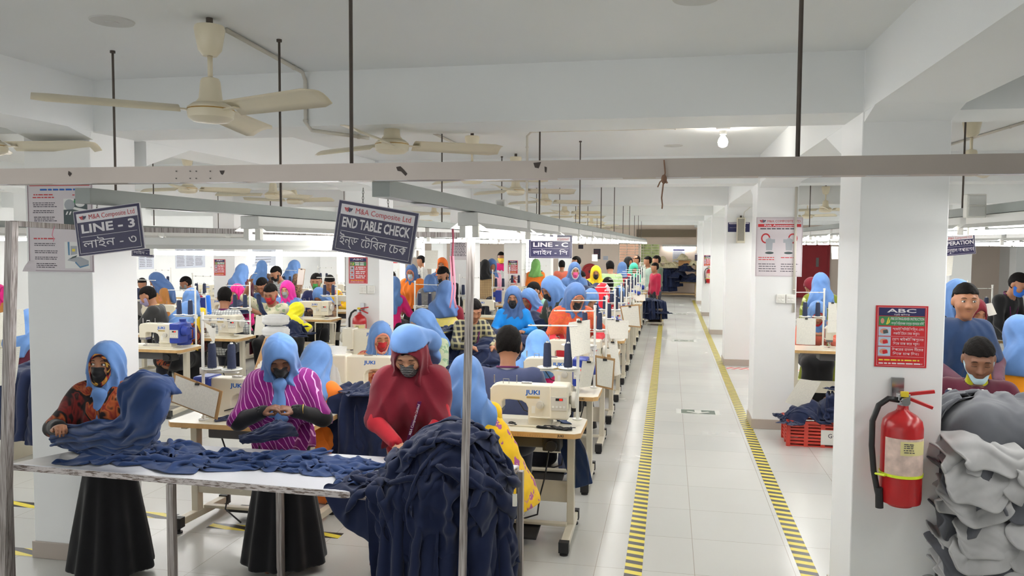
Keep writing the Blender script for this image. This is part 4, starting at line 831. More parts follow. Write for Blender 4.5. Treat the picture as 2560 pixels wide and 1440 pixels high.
bp_ = at_y(842, 930, 6.35); bg = thing('plastic_bag', 'white plastic carrier bag standing before the red-masked woman machine', 'bag', (bp_[0], 6.3, ZT))
MB().sheet(lambda i, j: ((.085-.05*j**2)*math.cos(2*PI*i)*(1+.12*math.sin(9*i*2*PI+5*j)), (.06-.04*j)*math.sin(2*PI*i)*(1+.12*math.sin(7*i*2*PI)), .24*j), 30, 10, uv=False).build('bag', PLB, bg, True)
wp = at_z(706, 850, .78)
def pillowish(lo, hi, seed, w=.03):
    mb = MB(); c = (np.array(lo)+hi)/2; r = (np.array(hi)-lo)/2; n = 20
    def f(i, j):
        a, b = 2*PI*i, PI*(j-.5); e = .55; sg = lambda x, p: math.copysign(abs(x)**p, x)
        d = np.array([sg(math.cos(b), e)*sg(math.cos(a), e), sg(math.cos(b), e)*sg(math.sin(a), e), sg(math.sin(b), e)])
        return c+d*r*(1+w*math.sin(7*a+3*b+seed)+w*math.sin(13*b+seed*2))
    return mb.sheet(f, n, n, uv=False)
o = thing('white_bundle', 'stack of two folded white cloth bundles in front of the man holding a navy strip', 'cloth bundle', (-3.9, 8.1, 0)); p = at_y(690, 815, 8.1); o.location = tuple(p)
for k in range(2): pillowish((-.14, -.1, -.12+.13*k), (.14, .1, .0+.13*k), k*2).build('folded_bundle', mottled('white_cloth', S(226, 226, 224), .9, .04, 10), o, True)
MB().cyl((0, 0, -.11), (0, 0, -p[2]+.0), .12, .14, 14).build('basket', mat('basket_cream', S(214, 206, 190), .6), o)
st_ = at_z(1637, 812, 0); s_ = thing('wooden_stool', 'old wooden box stool under the navy heap beside the aisle', 'stool', (st_[0], st_[1], 0)); WOOD = mottled('old_wood', S(126, 112, 96), .8, .25, 9); CRW = mottled('painted_stool', S(200, 192, 176), .6, .1, 5)
MB().span((-.19, -.17, .38), (.19, .17, .42)).build('seat', WOOD, s_); MB().span((-.17, -.15, .08), (-.14, .15, .38)).span((.14, -.15, .08), (.17, .15, .38)).span((-.17, .1, .08), (.17, .13, .38)).build('box', mottled('dark_wood', S(86, 72, 60), .8, .2, 8), s_); MB().span((-.22, -.18, .05), (.22, .18, .08)).build('shelf', CRW, s_)
for a in (-1, 1):
    for b in (-1, 1): MB().span((a*.2-.02, b*.16-.02, 0), (a*.2+.02, b*.16+.02, .06)).build('leg', CRW, s_)
def chair(u, v, Y, label, rz=0):
    p = at_y(u, v, Y); c = thing('tube_chair', label, 'chair', (p[0], Y, 0), rz, 'cream tube chairs'); T = mat('chair_cream', S(206, 198, 178), .45)
    MB().span((-.18, -.17, .43), (.18, .17, .455)).build('seat', T, c, bevel=.01)
    for s in (-1, 1): MB().tube([(s*.17, -.2, 0), (s*.17, -.17, .25), (s*.16, -.12, .42), (s*.16, .1, .42), (s*.17, .17, .25), (s*.17, .2, 0)], .012, 8).build('leg', T, c, True)
    MB().tube([(-.16, .17, .42), (-.17, .2, .78), (.17, .2, .78), (.16, .17, .42)], .011, 8).build('backrest', T, c, True); return c
chair(800, 850, 11.3, 'cream tube chair under the yellow-scarfed woman table'); chair(1090, 810, 8.6, 'cream tube chair behind the black-masked woman')
# far end rack with bundles
fp_ = ux(1690, 31.6); rk = thing('garment_rack', 'wooden rack at the far end of the aisle loaded with navy garments', 'rack', (fp_, 31.6, 0)); 
for s in (-1, 1): MB().box((s*.75, 0, .75), (.06, .5, 1.5)).build('post', mat('rack_wood', S(196, 168, 126), .7), rk)
for z in (.1, .55, 1.05): MB().box((0, 0, z), (1.5, .5, .04)).build('shelf', MATS['rack_wood'], rk)
bx = thing('cardboard_box', 'open cardboard box on the far rack under the cream bundles', 'box', (ux(1712, 31.5), 31.5, 1.07)); MB().span((-.25, -.2, 0), (.25, .2, .34)).build('carton', mat('cardboard', S(186, 140, 90), .8), bx); MB().span((-.22, -.205, .02), (.22, -.2, .13)).build('white_label', WPLAST, bx)
# ------------------------------------------------------------------ textiles
def cloth(name, c, kind='plain', c2=None, c3=None, scale=1.0, rot=(0, 0, 0), rough=.85, wr=.25):
    if name in MATS: return MATS[name]
    m = mat(name, c, rough, 0, .25, sheen=.15); t = NT(m); v = t.coord('Object'); n = t.noise(v, 9*scale, 4)
    base = t.ramp(n.outputs[0], [(.3, tuple(x*.9 for x in c)), (.7, tuple(min(1, x*1.08) for x in c))])
    if kind == 'stripe':
        w = t.new('ShaderNodeTexWave', wave_type='BANDS', bands_direction='X', wave_profile='SAW'); t.link(t.coord('Object', (1, 1, 1), rot), w.inputs['Vector']); w.inputs['Scale'].default_value = 8*scale; w.inputs['Distortion'].default_value = 2.4; w.inputs['Detail'].default_value = 1; w.inputs['Detail Scale'].default_value = 1.2
        t.col(t.mix(t.ramp(w.outputs[1], [(0, (0, 0, 0)), (.86, (1, 1, 1))], 'CONSTANT'), base, c2))
    elif kind == 'check':
        o = base
        for r in (0, PI/2):
            w = t.new('ShaderNodeTexWave', wave_type='BANDS', bands_direction='X'); t.link(t.coord('Object', (1, 1, 1), (0, r, 0)), w.inputs['Vector']); w.inputs['Scale'].default_value = 7*scale
            o = t.mix(t.ramp(w.outputs[1], [(.6, (0, 0, 0)), (.75, (.6, .6, .6))]), o, c2)
        t.col(o)
    elif kind in ('floral', 'paisley', 'camo'):
        w = t.noise(v, 5*scale, 2, .5, 2.2 if kind == 'paisley' else .6)
        x = t.new('ShaderNodeTexVoronoi'); va = t.new('ShaderNodeVectorMath', operation='MULTIPLY_ADD'); t.link(t.noise(v, 22*scale, 2).outputs[1], va.inputs[0]); va.inputs[1].default_value = (.13/scale,)*3; t.link(v, va.inputs[2]); t.link(va.outputs[0], x.inputs['Vector']); x.inputs['Scale'].default_value = 9*scale; x.inputs['Randomness'].default_value = .9
        if kind == 'floral':
            o = t.mix(t.ramp(x.outputs['Distance'], [(.30, (1, 1, 1)), (.36, (0, 0, 0))]), base, c2); o = t.mix(t.ramp(x.outputs['Distance'], [(.09, (1, 1, 1)), (.12, (0, 0, 0))]), o, c3 or c)
            wm = t.ramp(w.outputs[0], [(.36, (0, 0, 0)), (.40, (1, 1, 1))]); t.col(t.mix(wm, base, o))
        else:
            t.col(t.ramp(w.outputs[0], [(0, c), (.36, c), (.40, c2), (.47, c3 or c2), (.50, c2), (.54, c), (.60, c), (.63, c3 or c2), (.68, c), (1, c2)]))
    else: t.col(base)
    bn = t.noise(t.coord('Object', (1, 1, .55)), 6.5, 2.5, .45, .5); bn.noise_type = 'RIDGED_MULTIFRACTAL'; bn.normalize = True; t.bump(bn.outputs[0], min(.9, wr*2.4), .03); return m
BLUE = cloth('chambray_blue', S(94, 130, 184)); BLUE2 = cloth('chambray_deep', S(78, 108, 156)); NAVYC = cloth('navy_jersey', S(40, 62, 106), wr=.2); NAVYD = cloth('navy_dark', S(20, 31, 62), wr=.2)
BLACKC = cloth('black_cloth', S(22, 22, 24)); MAROON = cloth('maroon_cloth', S(112, 22, 38)); REDC = cloth('red_cloth', S(170, 28, 42)); SKIN = mottled('skin', S(152, 104, 76), .5, .06, 12); SKIND = mottled('skin_dark', S(112, 74, 54), .5, .06, 12); SKINL = mottled('skin_light', S(190, 140, 108), .5, .05, 12)
HAIR = mottled('hair_black', S(15, 12, 11), .75, .4, 60, bump=.5, spec=.12); EYEW = mat('eye_white', S(232, 228, 222), .25); IRIS = mat('iris_dark', S(28, 18, 14), .15)
# ------------------------------------------------------------------ solid modelling: blended shapes -> one continuous skin
def smin(a, b, k): h = np.maximum(k-np.abs(a-b), 0)/k; return np.minimum(a, b)-h*h*k*.25
def smax(a, b, k): return -smin(-a, -b, k)
def cap(P, a, b, ra, rb=None):
    rb = ra if rb is None else rb; a = np.asarray(a, float); ba = np.asarray(b, float)-a; pa = P-a; h = np.clip(pa @ ba/(ba @ ba+1e-12), 0, 1)
    return np.sqrt(((pa-h[:, None]*ba)**2).sum(1))-(ra+(rb-ra)*h)
def ell(P, c, r, R=None):
    q = P-np.asarray(c, float)
    if R is not None: q = q @ R
    r = np.asarray(r, float); k0 = np.sqrt(((q/r)**2).sum(1))+1e-9; k1 = np.sqrt(((q/(r*r))**2).sum(1))+1e-9; return k0*(k0-1)/k1
def snet(fn, lo, hi, h):
    lo = np.asarray(lo, float); hi = np.asarray(hi, float); n4 = np.maximum(1, np.ceil((hi-lo)/h/4)).astype(int); n = n4*4
    ax = [lo[i]+h*np.arange(n[i]+1) for i in range(3)]; g = np.stack(np.meshgrid(*[a[::4] for a in ax], indexing='ij'), -1); Fc = fn(g.reshape(-1, 3)).reshape(g.shape[:3])
    ix = [np.minimum((np.arange(n[i]+1)+2)//4, n4[i]) for i in range(3)]; Fm = Fc[np.ix_(*ix)].copy(); I = np.argwhere(np.abs(Fm) < 6.5*h)
    if len(I) == 0: return np.zeros((0, 3)), np.zeros((0, 4), int)
    Fm[I[:, 0], I[:, 1], I[:, 2]] = fn(lo+h*I); s = Fm < 0
    c = [Fm[dx:n[0]+dx, dy:n[1]+dy, dz:n[2]+dz] for dx in (0, 1) for dy in (0, 1) for dz in (0, 1)]; cs = sum((x < 0).astype(np.int8) for x in c); act = (cs > 0) & (cs < 8); A = np.argwhere(act)
    ids = -np.ones(act.shape, int); ids[act] = np.arange(len(A)); V8 = np.stack([x[act] for x in c], 1); O = np.array([(dx, dy, dz) for dx in (0, 1) for dy in (0, 1) for dz in (0, 1)], float)
    acc = np.zeros((len(A), 3)); cnt = np.zeros(len(A))
    for a in range(8):
        for b in (a+4, a+2, a+1):
            if b > 7 or abs(O[b]-O[a]).sum() != 1 or (O[b]-O[a]).sum() < 0: continue
            fa, fb = V8[:, a], V8[:, b]; m = (fa < 0) != (fb < 0); tt = np.where(m, fa/(fa-fb+1e-12), 0); acc += m[:, None]*(O[a]+tt[:, None]*(O[b]-O[a])); cnt += m
    V = lo+h*(A+acc/np.maximum(cnt, 1)[:, None]); Q = []
    for d in range(3):
        e, f_ = (d+1) % 3, (d+2) % 3; s0 = np.take(s, range(n[d]), d); s1 = np.take(s, range(1, n[d]+1), d); E = np.argwhere(s0 != s1); E = E[(E[:, e] > 0) & (E[:, e] < n[e]) & (E[:, f_] > 0) & (E[:, f_] < n[f_])]
        if len(E) == 0: continue
        inside = s0[E[:, 0], E[:, 1], E[:, 2]]
        def cell(de, df): k = E.copy(); k[:, e] += de; k[:, f_] += df; return ids[k[:, 0], k[:, 1], k[:, 2]]
        q = np.stack([cell(-1, -1), cell(0, -1), cell(0, 0), cell(-1, 0)], 1); q[~inside] = q[~inside][:, ::-1]; Q.append(q)
    return V, (np.concatenate(Q) if Q else np.zeros((0, 4), int))
def solid(name, boxes, m, parent):
    """boxes: list of (fn, lo, hi, h); all surfaces go into one mesh"""
    V, Q, o = [], [], 0
    for fn, lo, hi, h in boxes:
        v, q = snet(fn, lo, hi, h); q = q[(q >= 0).all(1)] if len(q) else q; V.append(v); Q.append(q+o); o += len(v)
    V = np.concatenate(V); Q = np.concatenate(Q)
    if len(Q) == 0: return None
    me = bpy.data.meshes.new(name); me.vertices.add(len(V)); me.vertices.foreach_set('co', V.ravel().astype(np.float32)); me.loops.add(len(Q)*4); me.loops.foreach_set('vertex_index', Q.ravel().astype(np.int32)); me.polygons.add(len(Q)); me.polygons.foreach_set('loop_start', np.arange(0, len(Q)*4, 4, dtype=np.int32)); me.polygons.foreach_set('use_smooth', [True]*len(Q))
    me.update(calc_edges=True); me.validate(); me.materials.append(m); ob = bpy.data.objects.new(name, me); C.objects.link(ob); ob.parent = parent; return ob
def ik(S_, H_, l1, l2, pole):
    d = H_-S_; L = np.linalg.norm(d); L2 = min(L, (l1+l2)*.995); d = d/L; H_ = S_+d*L2; a = (l1*l1-l2*l2+L2*L2)/(2*L2); hgt = math.sqrt(max(0, l1*l1-a*a)); pole = pole-d*np.dot(pole, d); pole /= np.linalg.norm(pole)+1e-9; return S_+d*a+pole*hgt, H_
def hand_sdf(P, W, d, nrm, side, curl, s, coarse):
    d = d/np.linalg.norm(d); nrm = nrm-d*np.dot(nrm, d); nrm = nrm/(np.linalg.norm(nrm)+1e-9); x = np.cross(d, nrm)*side; R = np.stack([x, d, nrm], 1)   # nrm points out of the palm
    T = lambda p: W+R @ (np.array(p)*s)
    f = ell(P, T((0, .045, 0)), np.array([.037, .052, .017])*s, R)
    if coarse:
        f = smin(f, cap(P, T((0, .07, .005)), T((0, .07+.06*math.cos(curl), .06*math.sin(curl))), .022*s, .014*s), .02); return smin(f, cap(P, T((.03, .03, .005)), T((.045, .075, .02)), .011*s, .009*s), .01)
    for i, (fx, L) in enumerate(((.028, .066), (.0095, .074), (-.0095, .069), (-.027, .055))):
        p = np.array([fx, .083-.004*(i == 3)-.003*(i == 0), 0]); a = curl*(.55+.12*i)
        for j, w in enumerate((.46, .31, .25)):
            q = p+L*w*np.array([fx*1.2*(1-j*.5), math.cos(a), math.sin(a)]); f = smin(f, cap(P, T(p), T(q), (.0092-.0009*j)*s, (.0086-.001*j)*s), .005*s); p = q; a += curl*(.75-.15*j)
    f = smin(f, cap(P, T((.026, .022, .006)), T((.046, .052, .016)), .0135*s, .0105*s), .012*s); return smin(f, cap(P, T((.046, .052, .016)), T((.044, .084, .024)), .0102*s, .008*s), .005*s)
PEOPLE = []
def person(uv, Y, rz, label, stand=False, lean=.12, pitch=.35, yaw=0.0, roll=0.0, q=2, s=None, skin=SKIN, top=NAVYC, sleeve='long', shawl=None, shawl_drop=.36, bottom=BLACKC, skirt=True, hood=None, hood2=None, tail=0, veil=None, hair=False, bald=False, mask=None, chin_mask=None, hands=None, eyes=None, collar=None, lanyard=None, tunic=0.0, kind='woman', curl=.6, seed=None, knot=False, group=None, hz=None, band=None, beard=False, wide=1.0, hf=1.12, cape=None):
    """uv: photo pixel of the crown, Y its depth; rz turns the body (0 faces the camera side)"""
    seed = (len(PEOPLE)*1.7) if seed is None else seed; eyes = 'down' if eyes is None and q < 2 and abs(rz) < 1.6 else eyes; T_ = at_y(uv[0], uv[1], Y); H = T_[2]-(.03 if (hood or veil) else .012)
    cl, cp = math.cos(lean), math.cos(pitch); k_ = .545*cl+(.10*cp+.112)*hf
    if stand: s = s or min(1.12, max(.86, H/1.60)); hip = H-s*k_
    else: s = s or min(1.1, max(.86, (H-(hz or .52))/k_)); hip = H-s*k_
    hs = s*hf; Rt = rotx(lean); hipc = np.array([0, 0, hip]); tv = Rt @ np.array([0, 0, 1.0]); N = hipc+tv*.47*s; Rh = rotz(yaw) @ rotx(pitch) @ roty(roll); Hc = N+tv*.075*s+Rh @ np.array([0, -.012, .10])*hs
    R = rotz(rz); loc = T_-R @ np.array([Hc[0], Hc[1], 0]); loc[2] = 0
    root = thing('person', label, 'person', loc, rz, group); PEOPLE.append(root)
    hb, hh, hc = ((.011, .0055, .010), (.015, .011, .014), (.022, .018, .021))[q]; coarse = q > 0
    TT = lambda x, y, z: hipc+Rt @ (np.array([x*wide, y, z])*s)
    sh = [TT(sg*.155, .0, .43) for sg in (-1, 1)]
    if hands is None: hands = [(-.10, -.38, ZT+.06), (.10, -.38, ZT+.06)] if not stand else [(-.2, -.06, hip-.12), (.2, -.06, hip-.12)]
    arms = []
    for i, sg in enumerate((-1, 1)):
        e, w = ik(sh[i], np.array(hands[i][:3], float), .265*s, .24*s, np.array([sg*.8, .35, -.7])); arms.append((sh[i], e, w))
    if stand: legs = [(TT(sg*.085, 0, -.02), np.array([sg*.09, -.03, hip*.5]), np.array([sg*.09, .02, .07])) for sg in (-1, 1)]
    else: legs = [(TT(sg*.085, 0, -.0), np.array([sg*.11, -.40*s, hip-.03]), np.array([sg*.10, -.34*s, .08])) for sg in (-1, 1)]
    def torso(P, g=0.0, k=.06):
        f = ell(P, TT(0, .0, .02), np.array([.165*wide, .12, .13])*s+g, Rt); f = smin(f, ell(P, TT(0, 0, .17), np.array([.135*wide, .095, .15])*s+g, Rt), k); f = smin(f, ell(P, TT(0, -.005, .33), np.array([.155*wide, .112, .15])*s+g, Rt), k)
        if kind == 'woman': f = smin(f, ell(P, TT(0, -.07, .29), np.array([.12, .07, .07])*s+g, Rt), k)
        return smin(f, cap(P, TT(-.13, .01, .42), TT(.13, .01, .42), .055*s+g), k)
    def arm(P, i, g=0.0, part=2):
        a, e, w = arms[i]; f = cap(P, a, e, .052*s+g, .042*s+g); return f if part == 1 else smin(f, cap(P, e, w, .040*s+g, .028*s+g), .03)
    def leg(P, i, g=0.0):
        a, k2, b = legs[i]; return smin(cap(P, a, k2, .08*s+g, .055*s+g), cap(P, k2, b, .054*s+g, .036*s+g), .03)
    hd = lambda p: Hc+Rh @ (np.array(p)*hs)
    def head(P, g=0.0, face=True):
        Q = ((P-Hc) @ Rh)/hs; g = g/hs; f = ell(Q, (0, .012, .02), np.array([.073, .093, .095])+g); f = smin(f, ell(Q, (0, -.025, -.035), np.array([.058, .066, .083])+g), .04); f = smin(f, ell(Q, (0, -.056, -.090), np.array([.03, .028, .027])+g), .03)
        if face:
            for sg in (-1, 1):
                f = smin(f, ell(Q, (sg*.036, -.058, -.028), (.028, .026, .03)), .025); f = smin(f, ell(Q, (sg*.076, .008, -.008), (.011, .02, .031)), .008)
            f = smin(f, cap(Q, (-.03, -.079, .026), (.03, -.079, .026), .011), .018)
            for sg in (-1, 1): f = smax(f, -(np.sqrt(((Q-np.array([sg*.031, -.104, .006]))**2).sum(1))-.017), .014)
            f = smin(f, cap(Q, (0, -.086, .012), (0, -.106, -.028), .008, .0125), .012)
            for sg in (-1, 1): f = smin(f, np.sqrt(((Q-np.array([sg*.012, -.096, -.032]))**2).sum(1))-.009, .008)
            f = smin(f, cap(Q, (-.017, -.083, -.056), (.017, -.083, -.056), .0065), .007); f = smin(f, cap(Q, (-.014, -.081, -.067), (.014, -.081, -.067), .0075), .007)
        return f*hs
    neck = lambda P, g=0.0: cap(P, N-tv*.04*s, Hc+Rh @ np.array([0, .015, -.05])*s, .058*s+g, .05*s+g)
    hdir = []
    for i, sg in enumerate((-1, 1)):
        a, e, w = arms[i]; d = (w-e)/np.linalg.norm(w-e); x = hands[i]
        if len(x) > 3: d = np.array(x[3:6], float)
        nr = np.array(x[6:9], float) if len(x) > 8 else np.array([0, 0, -1.0]); hdir.append((w, d, nr))
    def hand(P, i): w, d, nr = hdir[i]; return hand_sdf(P, w, d, nr, -1 if i == 0 else 1, curl, s*1.0, coarse)
    def body(P, skiphands=False):
        f = torso(P); f = smin(f, neck(P), .04)
        f = smin(f, head(P, 0, q < 2), .025)
        for i in (0, 1): f = smin(f, arm(P, i), .03); f = smin(f, leg(P, i), .04); a = legs[i][2]; f = smin(f, cap(P, a+np.array([0, .02, -.025]), a+np.array([0, -.14*s, -.035]), .036*s, .028*s), .03)
        if not skiphands:
            for i in (0, 1): f = smin(f, hand(P, i), .008 if not coarse else .02)
        return f
    allp = [Hc, hipc]+[p for a in arms for p in a]+[p for a in legs for p in a]; lo = np.min(allp, 0)-.22; hi = np.max(allp, 0)+.2; lo[2] = max(lo[2], 0.0) if not stand else 0.0; hi[2] = Hc[2]+.18*hs
    bx = []
    if q == 0:
        hl, hh_ = Hc-.15*hs, Hc+.15*hs; hl[2] = Hc[2]-.17*hs
        bl = lambda P: np.maximum(np.maximum(body(P, True), -(np.max(np.abs(P-(hl+hh_)/2)-(hh_-hl)/2, 1))), -np.min(np.stack([np.sqrt(((P-hdir[i][0])**2).sum(1))-.03 for i in (0, 1)]), 0) if False else -9)
        bx.append((lambda P: np.maximum(body(P, True), -(np.max(np.abs(P-(hl+hh_)/2)-(hh_-hl)/2+.012, 1))), lo, hi, hb)); bx.append((lambda P: body(P, True), hl, hh_, hh))
        for i in (0, 1):
            w, d, nr = hdir[i]; c = w+d*.07; bx.append((lambda P, i=i: smin(hand(P, i), cap(P, arms[i][1], arms[i][2], .036*s, .026*s), .015), c-.13, c+.13, .0042))
    else: bx.append((body, lo, hi, hh if q == 1 else hb))
    solid('body', bx, skin, root)
    rdg = lambda x: np.abs(np.sin(x))-.6
    fold = lambda P, a=.006, fr=30: a*(rdg(fr*.55*P[:, 0]+2.6*np.sin(7*P[:, 2]+seed)+1.5*np.sin(11*P[:, 1]+seed)+seed)+.8*rdg(fr*.5*(P[:, 2]+.6*P[:, 0])+2.4*np.sin(8*P[:, 1]+6*P[:, 0]+seed)))
    TS = lambda P: (P-hipc) @ Rt
    # upper garment
    def topf(P):
        f = torso(P, .016)
        for i in (0, 1):
            if sleeve != 'none': f = smin(f, arm(P, i, .014 if sleeve == 'long' else .02, 2 if sleeve == 'long' else 1), .04)
        z = P[:, 2]; f = np.maximum(f, -(TS(P)[:, 2]+(.10+tunic)*s) if not tunic else -(z-hip+tunic*s))
        if tunic:
            if stand: f = smin(f, np.maximum(np.sqrt((P[:, 0]/1.25)**2+(P[:, 1]-.01)**2)-(.125+.16*np.clip(hip+.12-z, 0, 1))*s, np.abs(z-hip-.05+tunic*s*.5)-(tunic*.5+.1)*s), .06)
        f = np.maximum(f, -(head(P, -.005, False)) if False else f); f = np.maximum(f, -(neck(P, .012))) if collar is None else f
        for i in (0, 1):
            if sleeve == 'long': f = np.maximum(f, -(np.sqrt(((P-arms[i][2])**2).sum(1))-.03*s))
        return f+fold(P, .004, 26)
    mx = lo.copy(); mx[2] = max(0, hip-.15-tunic); solid('shirt' if not skirt or kind == 'man' else 'tunic', [(topf, mx, hi, hc)], top, root)
    if collar is not None: solid('collar', [(lambda P: np.maximum(np.maximum(neck(P, .018), np.abs(((P-N) @ tv)-.012*s)-.022*s), -neck(P, .004)), N-.12, N+.12, min(hc, .008))], collar, root)
    # lower garment
    if skirt:
        if stand: lf_ = lambda P: np.maximum(np.sqrt((P[:, 0]/1.3)**2+(P[:, 1]+.0)**2)-(.118+.10*np.clip((hip-P[:, 2])/hip, 0, 1))*s+.014*np.sin(9*np.arctan2(P[:, 1], P[:, 0])+seed)*np.clip((hip-P[:, 2])*2, 0, 1), np.abs(P[:, 2]-(hip+.05)/2-.02)-(hip+.05)/2+.02)
        else: lf_ = lambda P: smin(np.minimum(leg(P, 0, .03), leg(P, 1, .03)), np.minimum(cap(P, (0, -.1, hip-.02), (0, -.38*s, hip-.04), .12*s, .10*s), cap(P, (0, -.37*s, hip-.05), (0, -.34*s, .12), .11*s, .13*s)), .12)+fold(P, .006, 22)
        bl, bh = np.array([-.42, -.75, 0]), np.array([.42, .42, hip+.1]); 
    else:
        lf_ = lambda P: smin(smin(np.maximum(leg(P, 0, .016), -(P[:, 2]-.05)), np.maximum(leg(P, 1, .016), -(P[:, 2]-.05)), .03), ell(P, TT(0, .0, .0), np.array([.172*wide, .126, .12])*s, Rt), .05)+fold(P, .004, 24)
        bl, bh = np.array([-.42, -.75, 0]), np.array([.42, .42, hip+.1])
    solid('skirt' if skirt else 'trousers', [(lf_, bl, bh, hc)], bottom, root)
    if shawl is not None:
        def shf(P):
            f = torso(P, .030, .08)
            for i in (0, 1): f = smin(f, cap(P, arms[i][0], arms[i][0]+(arms[i][1]-arms[i][0])*.92, .064*s, .072*s), .09)
            L = TS(P); f = np.maximum(f, -(L[:, 2]-.45*s+shawl_drop*s+.06*np.sin(3*P[:, 0]+seed)))
            th = np.arctan2(P[:, 1], P[:, 0]); return f+.028*rdg(5.5*th+1.6*np.sin(7*L[:, 2]+seed)+seed)*np.clip((.46*s-L[:, 2])*5, .2, 1)+.010*rdg(14*L[:, 2]+10*np.abs(P[:, 0])+1.8*np.sin(3*th+seed))
        m2 = lo.copy(); m2[2] = max(0, hip-.1); solid('shawl', [(shf, m2, hi, hc*.9 if q == 0 else hc)], shawl, root)
    if cape is not None:
        cm, cd, rx = cape
        def cf(P):
            q = P-N; t_ = np.clip((.06*s-q[:, 2])/(cd*s), 0, 1.15); th = np.arctan2(q[:, 1], q[:, 0]); r = (.075+(rx-.075)*np.minimum(1, t_*1.0)**.62)*s
            f = (np.sqrt(q[:, 0]**2+((q[:, 1]-.03+.12*lean*t_*cd*4)/.74)**2)-r)*.75+.016*rdg(4*th+1.5*np.sin(5*q[:, 2]+seed)+seed)*np.clip(t_*2-.3, 0, 1)+.006*rdg(9*q[:, 0]+22*q[:, 2]+seed)
            return smax(f, np.abs(q[:, 2]+(cd*.5-.05)*s)-(cd*.5+.06)*s+.02*np.sin(3*th+seed), .02)
        solid('shawl', [(cf, N-np.array([.5, .45, cd+.15]), N+np.array([.5, .45, .12]), hc)], cm, root)
    F0 = (0, -.155, -.03)
    if hood2 is not None:
        def h2(P):
            f = head(P, .014, False); f = smin(f, neck(P, .03), .04); Q = ((P-Hc) @ Rh)/hs; return np.maximum(f, -ell(Q, (0, -.13, -.024), (.056, .10, .088))*hs)+fold(P, .002, 40)
        solid('inner_hood', [(h2, Hc-.2*hs, Hc+.17*hs, hh*1.2)], hood2, root)
    if hood is not None:
        def hf(P):
            g = .02; f = head(P, g, False); Q = ((P-Hc) @ Rh)/hs
            f = smin(f, cap(P, hd((0, .04, -.02)), N+Rt @ np.array([0, .03, -.02])*s, .095*s, .13*s), .06); f = smin(f, ell(P, N+Rt @ np.array([0, .02, -.07])*s, np.array([.195, .13, .10])*s, Rt), .07)
            if tail: f = smin(f, ell(P, N+Rt @ np.array([.02, .10, -.02-tail*.6])*s, np.array([.15, .07, .12+tail*.7])*s, Rt), .09)
            th = np.arctan2(Q[:, 1], Q[:, 0]); f = f+.022*rdg(4.5*th+1.5*np.sin(14*Q[:, 2]+seed)+seed)*np.clip((.07-Q[:, 2])*5, .05, 1)+.004*rdg(20*Q[:, 2]+9*Q[:, 1]+1.6*np.sin(3*th+seed))
            f = np.maximum(f, -(TS(P)[:, 2]-(.36-tail)*s-.15*np.abs(P[:, 0]-.03)))
            if band: f = np.maximum(f, (Q[:, 1]*-.5-Q[:, 2]+band)*s*.9) if False else f
            o = ell(Q, (0, -.135, -.026), (.062, .105, .094))*hs if (hood2 is None and not hair) else ell(Q, (0, -.145, -.03), (.076, .135, .112))*hs; return smax(f, -o, .01)
        solid('headscarf', [(hf, np.minimum(Hc, N)-np.array([.26, .26, .30+tail*1.6])*s, Hc+np.array([.24, .32, .19])*s, hc*.8)], hood, root)
    if veil is not None:   # loose cloth over the crown, open below, falling behind
        def vf(P):
            Q = ((P-Hc) @ Rh)/hs; f = head(P, .026, False); f = smin(f, cap(P, hd((0, .05, .02)), hd((0, .10, -.20-tail)), .088*s, .10*s), .07); th = np.arctan2(Q[:, 1], Q[:, 0])
            f = f+.005*np.sin(13*th+seed)*np.clip((.09-Q[:, 2])*6, 0, 1)+.004*np.sin(60*Q[:, 2]+5*th)
            return np.maximum(f, -(Q[:, 2]-.035+.85*np.clip(Q[:, 1]+.05, 0, .5))*s) if not band else np.maximum(f, -(Q[:, 2]-band+.9*np.clip(Q[:, 1]+.0, 0, .5))*s)
        solid('headscarf', [(vf, Hc-np.array([.24, .2, .42])*s, Hc+np.array([.24, .34, .17])*s, hc*.8)], veil, root)
    if knot:
        k0 = N+Rt @ np.array([.0, -.125, -.0])*s
        solid('scarf_knot', [(lambda P: smin(ell(P, k0, (.042, .032, .036)), np.minimum(cap(P, k0, k0+np.array([.012, -.015, -.20]), .022, .042), cap(P, k0, k0+np.array([-.04, -.01, -.17]), .018, .03)), .03)+fold(P, .004, 60), k0-.27, k0+.1, .007)], hood or veil, root)
    if hair:
        def hr(P):
            Q = ((P-Hc) @ Rh)/hs; f = head(P, .011, False); f = np.maximum(f, np.minimum(np.maximum(-(Q[:, 2]-.045-.25*np.clip(-.03-Q[:, 1], 0, 1)), -(Q[:, 1]+.085)), 9)); g = head(P, .009, False); back = np.maximum(g, np.maximum(-(Q[:, 1]-.005-.4*np.clip(Q[:, 2]-.0, -1, .1)*-1*.0), -(Q[:, 2]+.055)))
            if bald: f = np.maximum(f, -(np.sqrt(((Q-np.array([0, -.02, .12]))**2).sum(1))-.07)*s)
            return np.minimum(f, back)+.0016*np.sin(150*Q[:, 0]+90*Q[:, 2]+60*Q[:, 1])
        solid('hair', [(hr, Hc-.15*hs, Hc+.16*hs, hh)], HAIR, root)
    if beard:
        solid('beard', [(lambda P: np.maximum(head(P, .004, False), np.maximum((((P-Hc) @ Rh)[:, 2]+.05*s), (((P-Hc) @ Rh)[:, 1]+.01*s))), Hc-.15*s, Hc+.05, hh)], HAIR, root)
